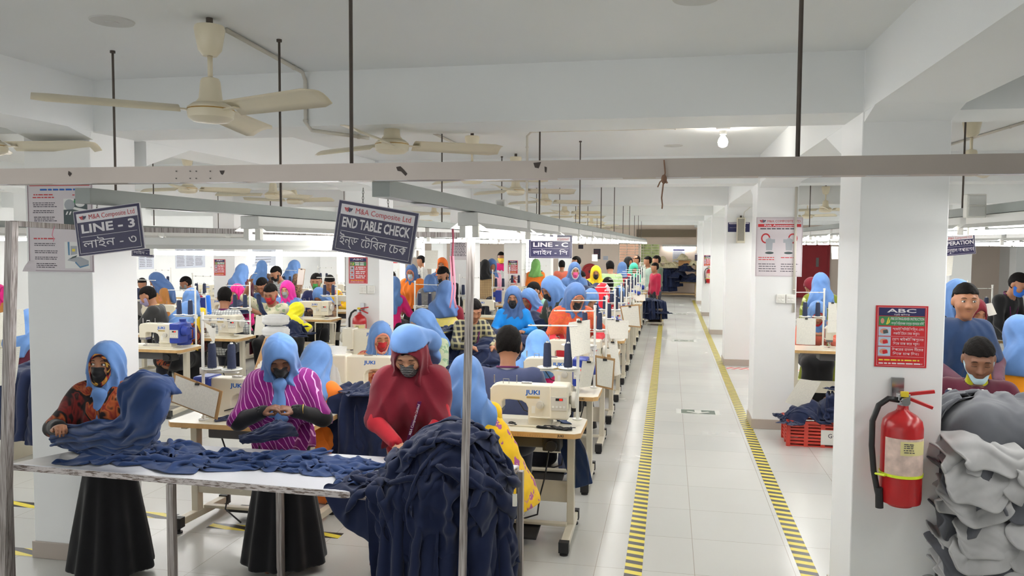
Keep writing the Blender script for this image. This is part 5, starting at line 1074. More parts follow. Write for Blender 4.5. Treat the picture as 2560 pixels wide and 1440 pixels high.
    if mask is not None:
        def mk(P): Q = ((P-Hc) @ Rh)/hs; f = smin(head(P, .007, False), cap(Q, (0, -.092, -.006), (0, -.104, -.04), .013, .0235)*hs, .03*s); return smax(smax(f, (Q[:, 1]+.015+.25*np.clip(-Q[:, 2]-.05, -.1, .1))*hs, .004), (np.abs(Q[:, 2]+.058+.1*np.abs(Q[:, 0]))-.052)*hs, .004)+.0008*np.sin(190*Q[:, 2])
        m_ = solid('face_mask', [(mk, Hc-.17*hs, Hc+.12*hs, min(hh, .008))], mask, root)
        if q < 2: MB().tube([hd((sg*x, y, z)) for sg, x, y, z in ((-1, .06, -.05, -.03), (-1, .076, -.01, -.0), (-1, .08, .02, .015))], .0015, 5).tube([hd((x, y, z)) for x, y, z in ((.06, -.05, -.03), (.076, -.01, -.0), (.08, .02, .015))], .0015, 5).build('ear_loop', mask, m_)
    if chin_mask is not None:
        def cmk(P): Q = ((P-Hc) @ Rh)/hs; f = smin(head(P, .006, False), cap(Q, (-.03, -.07, -.105), (.03, -.07, -.105), .02)*hs, .03); return smax(smax(f, (Q[:, 1]-.0)*hs, .004), (np.abs(Q[:, 2]+.098-1.3*np.clip(np.abs(Q[:, 0])-.02, 0, 1))-.02)*hs, .004)
        m_ = solid('face_mask', [(cmk, Hc-.17*hs, Hc+.12*hs, min(hh, .008))], chin_mask, root)
        MB().tube([hd(p) for p in ((-.066, -.035, -.05), (-.074, -.01, .0), (-.079, .01, .02))], .0018, 5).tube([hd(p) for p in ((.066, -.035, -.05), (.074, -.01, .0), (.079, .01, .02))], .0018, 5).build('ear_loop', chin_mask, m_)
    if eyes is not None:
        for sg in (-1, 1):
            c = np.array([sg*.031, -.0815, .006])
            if eyes != 'down':
                gx, gz = eyes; e = MB().ball(hd(c), np.array([.0135, .010, .0085])*s, 12, R=Rh).build('eye', EYEW, root, True); MB().ball(hd(c+np.array([gx*.006, -.0065, gz*.003])), np.array([.0062, .0042, .0064])*s, 10, R=Rh).build('iris', IRIS, e, True)
            MB().tube([hd((sg*(.031+.0145*math.cos(a)), -.0895+.004*abs(math.cos(a))**2, (.0055 if eyes != 'down' else .002)+(.0085 if eyes != 'down' else -.003)*math.sin(a))) for a in np.linspace(.1, PI-.1, 9)], .0013*s, 5).build('eyelash', IRIS, root, True)
            MB().tube([hd((sg*x, -.0905+.6*max(0, x-.03)**1.3*1.2, z)) for x, z in ((.012, .026), (.025, .031), (.038, .030), (.048, .024))], [.0018*s, .0026*s, .0022*s, .001*s], 5).build('eyebrow', HAIR, root, True)
        if mask is None: MB().tube([hd(p) for p in ((-.021, -.081, -.0605), (-.008, -.0895, -.0585), (0, -.0895, -.0595), (.008, -.0895, -.0585), (.021, -.081, -.0605))], [.001, .0038*s, .004*s, .0038*s, .001], 6).build('lips', mat('lip_brown', S(128, 76, 66), .45), root, True)
    if lanyard is not None:
        f = lambda x, y, z: TT(x, y, z); pts = [N+Rt @ np.array([-.07, .02, .035])*s, TT(-.07, -.105, .40), TT(-.045, -.155, .30), TT(.0, -.165, .16)]; pts2 = [N+Rt @ np.array([.07, .02, .035])*s, TT(.07, -.105, .40), TT(.05, -.155, .30), TT(.005, -.165, .16)]
        MB().tube(pts, .007, 6).tube(pts2, .007, 6).tube([N+Rt @ np.array([.075*math.sin(a), .005+.075*math.cos(a), .03])*s for a in np.linspace(-1.6, 1.6, 9)], .008, 6).build('lanyard', lanyard, root, True)
    info = dict(root=root, Hc=Hc, N=N, hip=hip, s=s, TT=TT, arms=arms, Rt=Rt, Rh=Rh, loc=loc, R=R, hd=hd, hs=hs)
    return info
# ------------------------------------------------------------------ the people
PURPLE = cloth('purple_stripe', S(126, 26, 112), 'stripe', S(226, 170, 214), scale=1.5, rot=(0, .5, .4)); PAIS = cloth('paisley_brown', S(28, 20, 22), 'paisley', S(164, 84, 40), S(120, 34, 30), .8); FLOR = cloth('floral_hood', S(34, 20, 24), 'paisley', S(150, 40, 44), S(196, 150, 60), 1.3)
ORANGE = cloth('orange_cloth', S(226, 120, 40)); YELF = cloth('yellow_floral', S(236, 190, 24), 'floral', S(168, 84, 140), S(226, 200, 160), 1.25); YELP = cloth('pale_yellow_floral', S(232, 214, 120), 'floral', S(216, 190, 170), S(176, 70, 90), .9)
BRB = cloth('bright_blue_cloth', S(22, 128, 206)); PINK = cloth('pink_cloth', S(206, 34, 110)); HOTP = cloth('hot_pink_stripe', S(216, 40, 130), 'stripe', S(160, 20, 90), scale=1); GREEND = cloth('green_shawl', S(44, 52, 44), 'floral', S(150, 118, 104), S(60, 80, 60), 1.1); CORAL = cloth('coral_cloth', S(222, 62, 74)); ORSH = cloth('orange_shawl', S(186, 84, 44), 'paisley', S(204, 100, 50), S(190, 60, 60), 1.5); PEACH = cloth('peach_hood', S(214, 140, 110), 'paisley', S(196, 116, 86), S(226, 150, 120), 2)
POLO = cloth('navy_polo', S(62, 70, 102)); MUST = cloth('mustard_floral', S(172, 118, 62), 'floral', S(190, 120, 84), S(222, 190, 140), .8); BTEE = cloth('black_tee', S(44, 44, 44)); YTRIM = cloth('cream_trim', S(222, 196, 130)); CHK = cloth('grey_check', S(214, 216, 214), 'check', S(120, 124, 128), scale=1.2); PLAID = cloth('dark_plaid', S(40, 42, 50), 'check', S(176, 168, 128), scale=.8); CREAMF = cloth('cream_floral', S(210, 206, 178), 'floral', S(140, 160, 120), S(170, 180, 140), 1.3)
YEL2 = cloth('lemon_cloth', S(232, 222, 40)); GREYC = cloth('grey_cloth', S(110, 108, 106)); BROWNF = cloth('brown_floral', S(96, 76, 66), 'paisley', S(160, 126, 90), S(60, 44, 52), 1); OLIVE = cloth('olive_floral', S(120, 128, 40), 'floral', S(206, 214, 150), S(226, 226, 190), .9); REDW = cloth('red_circles', S(206, 28, 44), 'floral', S(226, 200, 206), S(160, 40, 60), .6); LGRN = cloth('pale_green_tee', S(166, 192, 140)); TEALC = cloth('teal_scarf', S(74, 190, 156)); MINT = cloth('grey_green_shirt', S(150, 170, 158)); REDSH = cloth('crimson_shirt', S(158, 26, 58)); TANC = cloth('tan_plaid', S(166, 142, 104), 'check', S(130, 104, 76), scale=1.2); WHITEC = cloth('white_shirt', S(206, 208, 208)); MAGS = cloth('navy_shawl', S(36, 58, 94)); WINE = cloth('wine_jacket', S(78, 26, 44)); LIME = cloth('lime_tee', S(170, 170, 28)); DENIM = cloth('denim_blue_scarf', S(110, 156, 216)); TROU = cloth('dark_trousers', S(40, 42, 52)); KHAKI = cloth('khaki_cloth', S(128, 112, 84)); PEACHF = cloth('peach_floral', S(214, 150, 110), 'floral', S(190, 60, 70), S(226, 180, 60), 1.2); LANY = cloth('lanyard_purple', S(92, 26, 78))
MBLK = cloth('mask_black', S(24, 24, 26), wr=.1); MRED = cloth('mask_red', S(150, 24, 30), wr=.1); MBLU = cloth('mask_surgical', S(176, 206, 220), wr=.1); MGRY = cloth('mask_grey', S(140, 146, 144), wr=.1); MGRN = cloth('mask_green', S(60, 140, 66), wr=.1); MYEL = cloth('mask_yellow', S(226, 190, 70), wr=.1); MPAT = cloth('mask_patterned', S(34, 34, 36), 'stripe', S(214, 212, 206), scale=4, rot=(0, 1.57, 0), wr=.1)
# three checkers at the front table
w1 = person((262, 848), 4.14, .32, 'woman checker at left in blue scarf over floral hood, lifting a navy garment', True, .05, .05, -.12, .04, 0, None, SKIN, BLACKC, 'long', PAIS, .40, BLACKC, True, BLUE, FLOR, 0, mask=MBLK, eyes=(-.8, .2), hands=[(-.16, -.30, .98), (.24, -.30, 1.14)], knot=True, curl=1.0)
w2 = person((700, 826), 4.34, .36, 'woman checker in purple white-striped shawl and black mask inspecting a navy hem', True, .16, .62, .1, -.05, 0, None, SKIND, BLACKC, 'long', PURPLE, .40, BLACKC, True, BLUE, None, 0, mask=MBLK, eyes='down', hands=[(-.08, -.30, 1.05, .75, -.35, .35, .3, .2, -1), (.10, -.30, 1.05, -.85, -.3, .3, -.2, .2, -1)], knot=True, curl=.75)
w3 = person((1022, 813), 4.38, .24, 'woman checker in maroon shawl and red sleeves with a striped patterned mask', True, .2, .66, -.12, 0, 0, None, SKINL, REDC, 'long', MAROON, .42, MAROON, True, MAROON, None, .0, hair=True, mask=MPAT, eyes='down', hands=[(-.07, -.34, .90, .5, -.5, -.3, .3, .1, -1), (.07, -.36, .89, -.6, -.5, -.25, -.2, .1, -1)], curl=.7)
P_ = w3; T0 = P_['hd']
solid('blue_headscarf', [(lambda P: (lambda Q: np.maximum(smin(smin(ell(Q, (0, .02, .03), (.106, .130, .114)), cap(Q, (.06, .10, .02), (.10, .16, -.06), .045, .05), .04), cap(Q, (.09, .14, -.05), (.10, .13, -.20), .045, .04), .04)+.004*np.sin(70*Q[:, 2]+30*Q[:, 0]), -(Q[:, 2]-.05+.35*np.clip(Q[:, 1], -.1, .5)+3*np.clip(Q[:, 1]-.05, 0, .5)))*P_['hs'])((P-P_['Hc']) @ P_['Rh']/P_['hs']), P_['Hc']-.3, P_['Hc']+.26, .008)], BLUE, P_['root'])
lp = [w3['TT'](x, y, z) for x, y, z in ((.06, -.17, .36), (.03, -.185, .26), (-.005, -.195, .14), (-.03, -.19, .04))]
mbl = MB(); [mbl.add([lp[i]+np.array([-.011, 0, 0]), lp[i]+np.array([.011, 0, 0]), lp[i+1]+np.array([.011, 0, 0]), lp[i+1]+np.array([-.011, 0, 0])], [(0, 1, 2, 3)]) for i in range(3)]
ly = mbl.build('lanyard', LANY, w3['root'], solid=.003)
d_ = lp[2]-lp[0]; zz = d_/np.linalg.norm(d_); nn = np.cross(np.array([1.0, 0, 0]), zz); nn /= np.linalg.norm(nn); nn = -nn if nn[1] > 0 else nn; yy = np.cross(nn, -zz); lettering('M&A Composite Limited', .02, SIGNW, ly, M4(np.stack([-zz, np.cross(nn, -zz), nn], 1), (lp[0]+lp[2])/2+nn*.01), .01, .19)
bang = MB().tube([w2['arms'][1][2]+np.array([-.0+.0*math.cos(a), .034*math.cos(a), .034*math.sin(a)])-np.array([-.045, -.02, 0]) for a in np.linspace(0, 2*PI, 16, endpoint=False)], .003, 6, closed=True).build('bangle', mat('gold', S(214, 180, 90), .25, .9), w2['root'], True)
# seated and standing workers, nearest first
BK = PI
person((1165, 880), 4.90, BK+.3, 'woman in yellow floral dress and blue scarf seated back to us at the front', lean=.2, pitch=.5, q=0, top=YELF, cape=(YELF, .62, .45), bottom=YELF, hood=BLUE, tail=.08, hands=[(-.08, -.2, .98), (.08, -.2, .98)])
person((1272, 812), 5.92, BK+.1, 'man in navy polo shirt and purple lanyard seated with his back to us', lean=.15, pitch=.35, q=0, top=POLO, sleeve='short', bottom=TROU, skirt=False, hair=True, kind='man', collar=cloth('collar_white', S(206, 206, 212)), lanyard=LANY, wide=1.2, skin=SKIN)
person((1345, 820), 7.0, BK+.1, 'woman in pink with a wrinkled blue scarf seated beyond the polo-shirt man', lean=.3, pitch=.6, q=1, top=PINK, hood=DENIM, tail=.05, bottom=TROU, tunic=.2)
person((795, 848), 5.55, BK-.1, 'woman in orange with a long blue scarf behind the striped-shawl checker', lean=.22, pitch=.4, q=1, top=ORANGE, cape=(ORANGE, .5, .26), hood=BLUE, tail=.18, bottom=ORANGE, tunic=.2)
person((952, 799), 7.05, .35, 'seated woman with red mask and blue scarf over pink at the bag machine', lean=.25, pitch=.35, yaw=.2, q=1, top=PEACHF, hood=BLUE, hood2=cloth('peach_inner', S(214, 140, 120)), mask=MRED, eyes='down', bottom=PEACHF)
person((1055, 768), 7.9, -.5, 'woman in blue scarf and patterned hood with black mask looking down', lean=.3, pitch=.5, yaw=-.2, q=1, top=cloth('sage_floral', S(170, 180, 150), 'floral', S(120, 150, 120), S(200, 170, 150), 1.2), hood=BLUE, hood2=cloth('beige_inner', S(170, 140, 120)), mask=MBLK, eyes='down', skin=SKINL)
person((1116, 698), 9.0, BK, 'woman with knotted blue scarf and pale yellow floral shawl over maroon, standing back to us', True, .1, .15, q=1, top=MAROON, cape=(YELP, .42, .27), bottom=MAROON, hood=BLUE2, tail=.02, wide=1.0)
person((1185, 745), 8.2, .5, 'man in dark plaid shirt and lanyard half hidden behind the frame pole', True, .35, .5, q=1, top=PLAID, skirt=False, bottom=TROU, hair=True, kind='man', lanyard=LANY, hands=[(-.1, -.45, .95), (.15, -.45, .95)])
person((1283, 712), 9.3, .2, 'woman in bright blue with black mask behind the garment heap', True, .12, .22, -.1, q=1, top=BRB, hood=BLUE2, mask=MBLK, eyes=(0, -.3), hands=[(-.1, -.35, 1.0), (.12, -.35, 1.0)], bottom=BRB, tail=.05, skin=SKIN)
person((1322, 717), 10.1, -.5, 'woman in red with blue scarf bowed beside the bright blue one', True, .4, .6, q=1, top=CORAL, hood=BLUE, hood2=REDC, mask=None, eyes='down', hands=[(-.1, -.4, .95), (.12, -.4, .95)], bottom=CORAL)
person((1335, 703), 10.7, -.7, 'man with pale surgical mask bent over the garment heap', True, .55, .6, q=1, top=cloth('mint_shirt', S(140, 190, 170)), hair=True, mask=MBLU, kind='man', skirt=False, bottom=TROU, eyes='down', hands=[(-.1, -.4, .95), (.12, -.4, .95)])
person((1378, 686), 9.3, -.8, 'woman in dark green shawl with blue veil leaning left over the heap', True, .42, .55, q=1, top=BLACKC, shawl=GREEND, shawl_drop=.5, bottom=BLACKC, hood=BLUE, tail=.1, hands=[(-.1, -.42, .95), (.12, -.42, .95)], mask=MBLK)
person((1440, 702), 8.3, .35, 'woman in peach hood, blue scarf and orange shawl looking down beside the aisle row', True, .2, .55, .1, q=1, top=CORAL, shawl=ORSH, shawl_drop=.22, bottom=BLACKC, hood=BLUE2, hood2=PEACH, mask=MBLK, eyes='down', hands=[(-.12, -.3, .95), (.2, -.25, 1.0)], tail=.05)
person((1507, 704), 12.2, BK, 'woman in red cloth with white circles seated along the aisle row', lean=.2, pitch=.4, q=1, top=REDW, hood=REDW, tail=.2, bottom=TROU)
person((1478, 718), 11.6, .4, 'woman in blue scarf stooping beside the red-circled one', lean=.45, pitch=.6, q=1, top=NAVYC, hood=BLUE, tail=.1)
person((1548, 712), 14.5, BK, 'woman in crumpled blue scarf seated far along the aisle row', q=2, top=NAVYC, hood=BLUE)
person((1520, 692), 13.4, BK, 'person with dark hair seated behind the red-circled woman', q=2, top=NAVYC, hair=True, kind='man', skirt=False)
# right side
person((2416, 706), 7.0, .3, 'young man in navy blue shawl standing and looking out at right', True, .12, .08, -.4, q=1, top=cloth('mauve_check', S(100, 66, 80)), shawl=MAGS, shawl_drop=.36, bottom=TROU, skirt=False, hair=True, kind='man', eyes=(.3, 0), skin=SKIN, hands=[(-.15, -.25, .95), (.15, -.3, .95)])
person((2449, 840), 5.95, -.2, 'man in wine jacket and lime shirt with mask under his chin, sewing at right', lean=.18, pitch=.42, q=0, top=WINE, bottom=TROU, skirt=False, hair=True, kind='man', chin_mask=MBLU, eyes='down', skin=SKIND, hands=[(-.16, -.34, ZT+.06), (.14, -.36, ZT+.06)], wide=1.1)
pw = PEOPLE[-1]; solid('undershirt', [(lambda P: np.maximum(ell(P, (0, -.115, 1.02), (.075, .05, .2)), -9), (-.2, -.3, .7), (.2, .1, 1.3), .012)], LIME, pw)
person((2548, 783), 7.4, BK+.1, 'woman in bright orange shawl and blue scarf seen from behind at the right edge', lean=.2, pitch=.3, q=1, top=cloth('amber_cloth', S(236, 150, 30)), cape=(MATS['amber_cloth'], .55, .30), hood=BLUE, tail=.05)
person((2396, 694), 8.2, .3, 'woman in blue scarf half hidden behind the navy-shawled man', True, .1, .2, q=1, top=BLACKC, hood=BLUE, bottom=BLACKC, tail=.15)
person((2436, 740), 7.9, .3, 'woman in wine red standing just behind the navy-shawled man', True, .2, .3, q=1, top=MAROON, hood=MAROON, bottom=MAROON, tail=.25)
person((2548, 680), 11.2, .6, 'man in black with a blue mask bent over a far right machine', lean=.5, pitch=.5, q=1, top=BLACKC, hair=True, kind='man', mask=cloth('mask_blue', S(40, 100, 190)), skirt=False, lanyard=LANY)
person((2052, 679), 11.4, BK, 'woman in olive floral and tied blue scarf standing back to us in the right gap', True, .1, .2, q=1, top=OLIVE, shawl=OLIVE, bottom=OLIVE, hood=BLUE, tail=.05)
person((2045, 748), 10.9, 0, 'seated woman in blue scarf over red at the machine in the right gap', lean=.4, pitch=.65, q=1, top=cloth('salmon', S(210, 110, 90)), hood=BLUE, hood2=REDC)
person((2030, 690), 12.6, -1.2, 'woman in dark red scarf bent forward in the right gap', True, .5, .6, q=1, top=BLACKC, hood=MAROON, bottom=PINK)
# left rows
person((369, 714), 9.0, -1.2, 'man in black cream-collared T-shirt working at the jug table', True, .3, .5, q=1, top=BTEE, sleeve='short', bottom=TROU, skirt=False, hair=True, kind='man', collar=YTRIM, mask=cloth('mask_grey_lilac', S(150, 140, 170)), hands=[(-.2, -.4, .98), (.1, -.42, .98)], skin=SKIN, wide=1.15)
person((390, 678), 11.9, -.8, 'woman in mustard floral with blue veil stooping behind the black T-shirt man', True, .3, .5, q=1, top=MUST, cape=(MUST, .55, .27), bottom=BLACKC, hood=BLUE2, tail=.2)
person((464, 690), 12.4, -.9, 'man in red shirt leaning low over a far left machine', True, .55, .4, q=1, top=REDSH, hair=True, kind='man', mask=MGRY, skirt=False, bottom=TROU)
person((478, 717), 10.4, BK+.5, 'woman in blue cap scarf, pink band and yellow shawl', lean=.3, pitch=.45, q=1, top=YELF, shawl=cloth('yellow_cloth', S(236, 200, 40)), hood=BLUE, tail=0, hood2=PINK)
person((468, 750), 9.4, BK, 'woman in blue scarf bent low in front of the yellow shawl', lean=.6, pitch=.6, q=1, top=PAIS, hood=BLUE, tail=.25)
person((562, 716), 10.3, BK+.25, 'man in white check shirt seated with his back to us', lean=.12, pitch=.25, q=1, top=CHK, hair=True, kind='man', skirt=False, bottom=TROU, collar=LANY)
person((592, 707), 11.6, .0, 'woman in hot pink striped hood facing the check-shirt man', lean=.15, pitch=.35, q=1, top=HOTP, hood=HOTP, eyes='down', mask=cloth('mask_pink', S(206, 80, 130)), bottom=TROU)
person((676, 707), 10.8, .15, 'man in cream floral shirt with arm raised holding a navy strip', lean=.2, pitch=.45, q=1, top=CREAMF, sleeve='short', hair=True, kind='man', lanyard=REDC, skirt=False, mask=REDC, hands=[(-.28, -.28, 1.42), (-.25, -.35, 1.05)])
person((655, 692), 12.9, .1, 'man with bowed dark head behind the cream floral shirt', lean=.4, pitch=.6, q=1, top=BLUE2, hair=True, kind='man', skirt=False, eyes='down')
person((717, 699), 12.6, .05, 'woman in pink hood and grey mask with blue cloth over her chest', lean=.15, pitch=.25, q=1, top=BLUE, shawl=BLUE, shawl_drop=.5, hood=cloth('magenta_hood', S(220, 50, 150)), mask=MGRY, eyes=(0, -.4), skin=SKINL)
person((742, 752), 11.5, BK-.4, 'woman bent over under a lemon yellow scarf at her machine', lean=.75, pitch=.8, q=1, top=cloth('grey_knit', S(150, 140, 134)), shawl=YEL2, shawl_drop=.5, hood=YEL2)
person((790, 682), 13.2, .3, 'man in navy shirt with green mask in the left rows', lean=.1, pitch=.25, q=1, top=cloth('navy_shirt', S(34, 40, 80)), hair=True, kind='man', mask=MGRN, beard=True, skirt=False)
person((797, 715), 12.9, .1, 'woman under a blue scarf with head bowed before the green-masked man', lean=.45, pitch=.8, q=1, top=BROWNF, hood=BLUE, tail=.05)
person((824, 686), 14.0, .5, 'person with black cap hair beside the white column at left', lean=.3, pitch=.5, q=1, top=YELF, hair=True, kind='man', skirt=False)
person((690, 664), 14.6, -.5, 'man in pale checked shirt crouched between the standing scarves', lean=.5, pitch=.5, q=1, top=CHK, hair=True, kind='man', mask=MBLK, skirt=False)
person((655, 649), 15.5, BK+.2, 'woman standing back to us in blue scarf and brown floral, left of a pair', True, .1, .2, q=2, top=BROWNF, shawl=BROWNF, hood=BLUE, tail=.1)
person((737, 648), 15.5, BK-.5, 'woman standing back to us in blue scarf and brown floral, right of a pair', True, .15, .2, q=2, top=BROWNF, shawl=BROWNF, hood=BLUE, tail=.15)
person((606, 657), 13.0, BK, 'woman in wine shawl and blue scarf at the lit column edge', True, .2, .3, q=2, top=WINE, shawl=WINE, hood=BLUE, tail=.1, bottom=WINE)
person((355, 694), 13.0, .5, 'man with dark hair just showing past the poster column', True, .2, .3, q=2, top=GREYC, hair=True, kind='man', skirt=False)
person((75, 768), 7.6, BK, 'woman in blue scarf seated just left of the poster column', lean=.2, pitch=.4, q=1, top=WINE, hood=BLUE, tail=.15)
person((-6, 708), 9.6, .1, 'woman in pink hood and mustard at the very left edge', True, .1, .2, q=1, top=MUST, hood=HOTP, shawl=MUST)
# middle distance
person((1028, 658), 14.2, .05, 'woman in orange shawl with blue scarf hanging at both sides and pale mask', True, .15, .35, q=1, top=ORANGE, shawl=ORANGE, shawl_drop=.45, hood=BLUE2, hood2=cloth('peach_inner', S(214, 140, 120)), mask=MBLU, eyes='down')
person((985, 689), 13.2, BK, 'woman in pink with blue scarf seated back to us beside the white column', lean=.2, pitch=.3, q=1, top=PINK, hood=BLUE, tail=.2)
person((978, 676), 16.0, .2, 'man with dark hair in red behind the blue scarf', lean=.1, q=2, top=REDSH, hair=True, kind='man', skirt=False)
person((1075, 684), 12.6, BK+.4, 'woman in grey with blue scarf bent over, back to us', True, .7, .4, q=1, top=GREYC, shawl=GREYC, hood=BLUE2, bottom=GREYC)
person((1105, 642), 15.2, .1, 'woman in orange hood and black mask standing in the middle rows', True, .05, .1, q=1, top=ORANGE, hood=cloth('orange_hood', S(222, 110, 44)), shawl=BLUE2, mask=MBLK, eyes=(0, 0))
person((1108, 665), 13.2, -.4, 'man with dark hair bent in front of the orange hood', lean=.5, pitch=.5, q=1, top=BLACKC, hair=True, kind='man', mask=MBLK, skirt=False)
person((1052, 638), 20, -1.0, 'man in patterned grey shirt walking in the far middle', True, .05, .2, q=2, top=cloth('grey_patterned', S(170, 168, 164), 'floral', S(120, 120, 120), S(200, 200, 200), 2), hair=True, kind='man', skirt=False, bottom=TROU)
person((1213, 647), 17, BK, 'person in tan plaid and black scarf standing back to us', True, .05, .1, q=2, top=TANC, hood=BLACKC, bottom=TROU, skirt=False)
person((1230, 645), 17.2, .5, 'woman in pink with blue scarf beside the tan plaid one', True, .1, .3, q=2, top=cloth('light_pink', S(222, 160, 180)), hood=BLUE2, bottom=WHITEC)
person((1253, 629), 20.5, .3, 'man in grey shirt, maroon scarf and yellow mask standing tall', True, .0, .1, q=2, top=WHITEC, shawl=PINK, shawl_drop=.12, hair=True, mask=MYEL, kind='man', skirt=False, bottom=GREYC)
person((1195, 652), 17.5, BK, 'man in khaki standing back to us left of the tan plaid one', True, .05, .1, q=2, top=KHAKI, hair=True, kind='man', skirt=False, bottom=TROU)
person((1437, 653), 14.5, .3, 'woman in blue scarf, white cap and pink mask standing behind the LINE C sign', True, .1, .25, q=1, top=WHITEC, hood=BLUE2, hood2=WHITEC, mask=cloth('mask_pink', S(206, 80, 130)), tail=.2, shawl=BLUE2)
person((1440, 640), 19.5, -1.2, 'man with dark hair in profile above the blue and white scarf', True, .05, .1, q=2, top=BLUE2, hair=True, kind='man', skirt=False)
person((1490, 662), 16, .1, 'woman in yellow shawl and dark mask facing us far along the rows', True, .1, .25, q=1, top=cloth('yellow_cloth', S(236, 200, 40)), shawl=MATS['yellow_cloth'], hood=MATS['yellow_cloth'], mask=MBLK, hands=[(-.1, -.3, .95), (.1, -.3, .95)])
person((1452, 676), 15.2, .5, 'person peering round behind the blue and white scarf', lean=.2, q=2, top=NAVYD, hair=True, kind='man', skirt=False)
person((1525, 651), 17.5, BK+.3, 'man in pale green T-shirt bent over, back to us', True, .4, .3, q=2, top=LGRN, sleeve='short', hair=True, kind='man', skirt=False, bottom=TROU, wide=1.15)
person((1556, 653), 19, BK, 'woman in red with blue scarf bent over far along the rows', True, .3, .3, q=2, top=REDC, shawl=REDC, hood=BLUE2)
person((1585, 655), 19.5, .3, 'woman in teal green scarf far along the rows', True, .3, .5, q=2, top=TEALC, hood=TEALC)
person((1591, 638), 22.3, -.7, 'balding man in dark jacket in the far group of men', True, .05, .15, q=2, top=cloth('dark_jacket', S(50, 54, 56)), hair=True, bald=True, kind='man', skirt=False, bottom=TROU)
person((1619, 640), 22, -1.1, 'man in grey green shirt standing in profile in the far group', True, .05, .1, q=2, top=MINT, hair=True, kind='man', skirt=False, bottom=WHITEC)
person((1641, 638), 21.8, -1.0, 'tall man in olive shirt behind the crimson shirt', True, .0, .1, q=2, top=cloth('olive_shirt', S(84, 96, 80)), hair=True, kind='man', skirt=False, bottom=TROU)
person((1637, 656), 20.9, -1.0, 'man in crimson shirt standing by the aisle end, facing left', True, .0, .1, q=2, top=REDSH, hair=True, kind='man', skirt=False, bottom=TROU)
person((1572, 640), 22.5, .8, 'dark-clad person at the left of the far group of men', True, .0, .1, q=2, top=BLACKC, hood=BLACKC)
person((1340, 646), 19, BK, 'woman in orange and green scarf in front of the bright far window', True, .0, .1, q=2, top=ORANGE, hood=cloth('leaf_green', S(110, 160, 90)), bottom=ORANGE)
person((1405, 650), 21, BK, 'person in salmon shirt standing under the LINE C sign', True, .0, .1, q=2, top=cloth('salmon', S(210, 110, 90)), hair=True, kind='man', skirt=False, bottom=TROU)
# ------------------------------------------------------------------ garments: small cloth simulation (positions relaxed on a grid)
def sd_box(P, lo, hi, r=.01):
    c = (np.asarray(lo, float)+hi)/2; h = (np.asarray(hi, float)-lo)/2-r; q = np.abs(P-c)-h; return np.sqrt((np.maximum(q, 0)**2).sum(1))+np.minimum(q.max(1), 0)-r
def drape(X, sp, sd, steps=90, iters=9, thick=.006, pins=None, grav=.0016, fric=.55, seed=0, bend=.25, damp=.96):
    """X: (ny, nx, 3) start shape, sp: rest spacing (sx, sy); sd: distance to what it lies on"""
    X = X.copy(); V = np.zeros_like(X); sx, sy = sp; dg = math.hypot(sx, sy); pin = None if pins is None else X[pins].copy()
    def rel(a, b, L, k=1.0):
        d = b-a; l = np.sqrt((d*d).sum(-1, keepdims=True))+1e-9; c = d*(.5*k*(l-L)/l); a += c; b -= c
    def soft(a, b, L, k):
        d = b-a; l = np.sqrt((d*d).sum(-1, keepdims=True))+1e-9; c = d*np.where(l < L, .5*k*(l-L)/l, .5*(l-L)/l); a += c; b -= c
    for st in range(steps):
        X0 = X.copy(); V = V*damp; V[..., 2] -= grav; X = X+V
        for _ in range(iters):
            for o in (0, 1):
                rel(X[:, o:-1:2], X[:, o+1::2], sx) if X[:, o+1::2].shape[1] == X[:, o:-1:2].shape[1] else rel(X[:, o:-1:2][:, :X[:, o+1::2].shape[1]], X[:, o+1::2], sx)
                rel(X[o:-1:2][:X[o+1::2].shape[0]], X[o+1::2], sy)
                rel(X[o:-1:2, :-1][:X[o+1::2, 1:].shape[0]], X[o+1::2, 1:], dg, .5); rel(X[o:-1:2, 1:][:X[o+1::2, :-1].shape[0]], X[o+1::2, :-1], dg, .5)
            for o in (0, 1, 2, 3):
                a, b = X[:, o:-2:4], X[:, o+2::4]; n = min(a.shape[1], b.shape[1]); soft(a[:, :n], b[:, :n], 2*sx, bend); a, b = X[o:-2:4], X[o+2::4]; n = min(a.shape[0], b.shape[0]); soft(a[:n], b[:n], 2*sy, bend)
            if pins is not None: X[pins] = pin
        P = X.reshape(-1, 3); d = sd(P)-thick; m = d < 0
        if m.any():
            Q = P[m]; e = .002; g = np.stack([sd(Q+np.eye(3)[k]*e)-sd(Q-np.eye(3)[k]*e) for k in range(3)], 1); g /= np.sqrt((g*g).sum(1, keepdims=True))+1e-9; P[m] = Q-g*d[m][:, None]
            mv = P-X0.reshape(-1, 3); P[m] -= fric*(mv[m]-(mv[m]*g).sum(1, keepdims=True)*g)
            X = P.reshape(X.shape)
        V = X-X0
    return X
def wrinkle(X, a, seed):
    ny, nx = X.shape[:2]; du = np.gradient(X, axis=1); dv = np.gradient(X, axis=0); N_ = np.cross(du, dv); N_ /= np.sqrt((N_*N_).sum(-1, keepdims=True))+1e-9
    sx = np.sqrt((du*du).sum(-1)).mean(); sy = np.sqrt((dv*dv).sum(-1)).mean(); I, J = np.meshgrid(np.arange(nx)*max(sx, .012), np.arange(ny)*max(sy, .012)); r = np.random.RandomState(seed); w = 0
    for k, fr in enumerate((19, 33, 54)): t = r.rand()*PI; ph = r.rand(4)*6.28; u = I*math.cos(t)+J*math.sin(t); v = -I*math.sin(t)+J*math.cos(t); w = w+(1-np.abs(np.sin(fr*u+1.5*np.sin(8*v+ph[0])+1.2*np.sin(13*u+5*v+ph[1])+ph[2])))*(.5+.5*np.sin(5*v+3*u+ph[3]))/(1+.6*k)
    return X+N_*(a*(w-.5))[..., None]
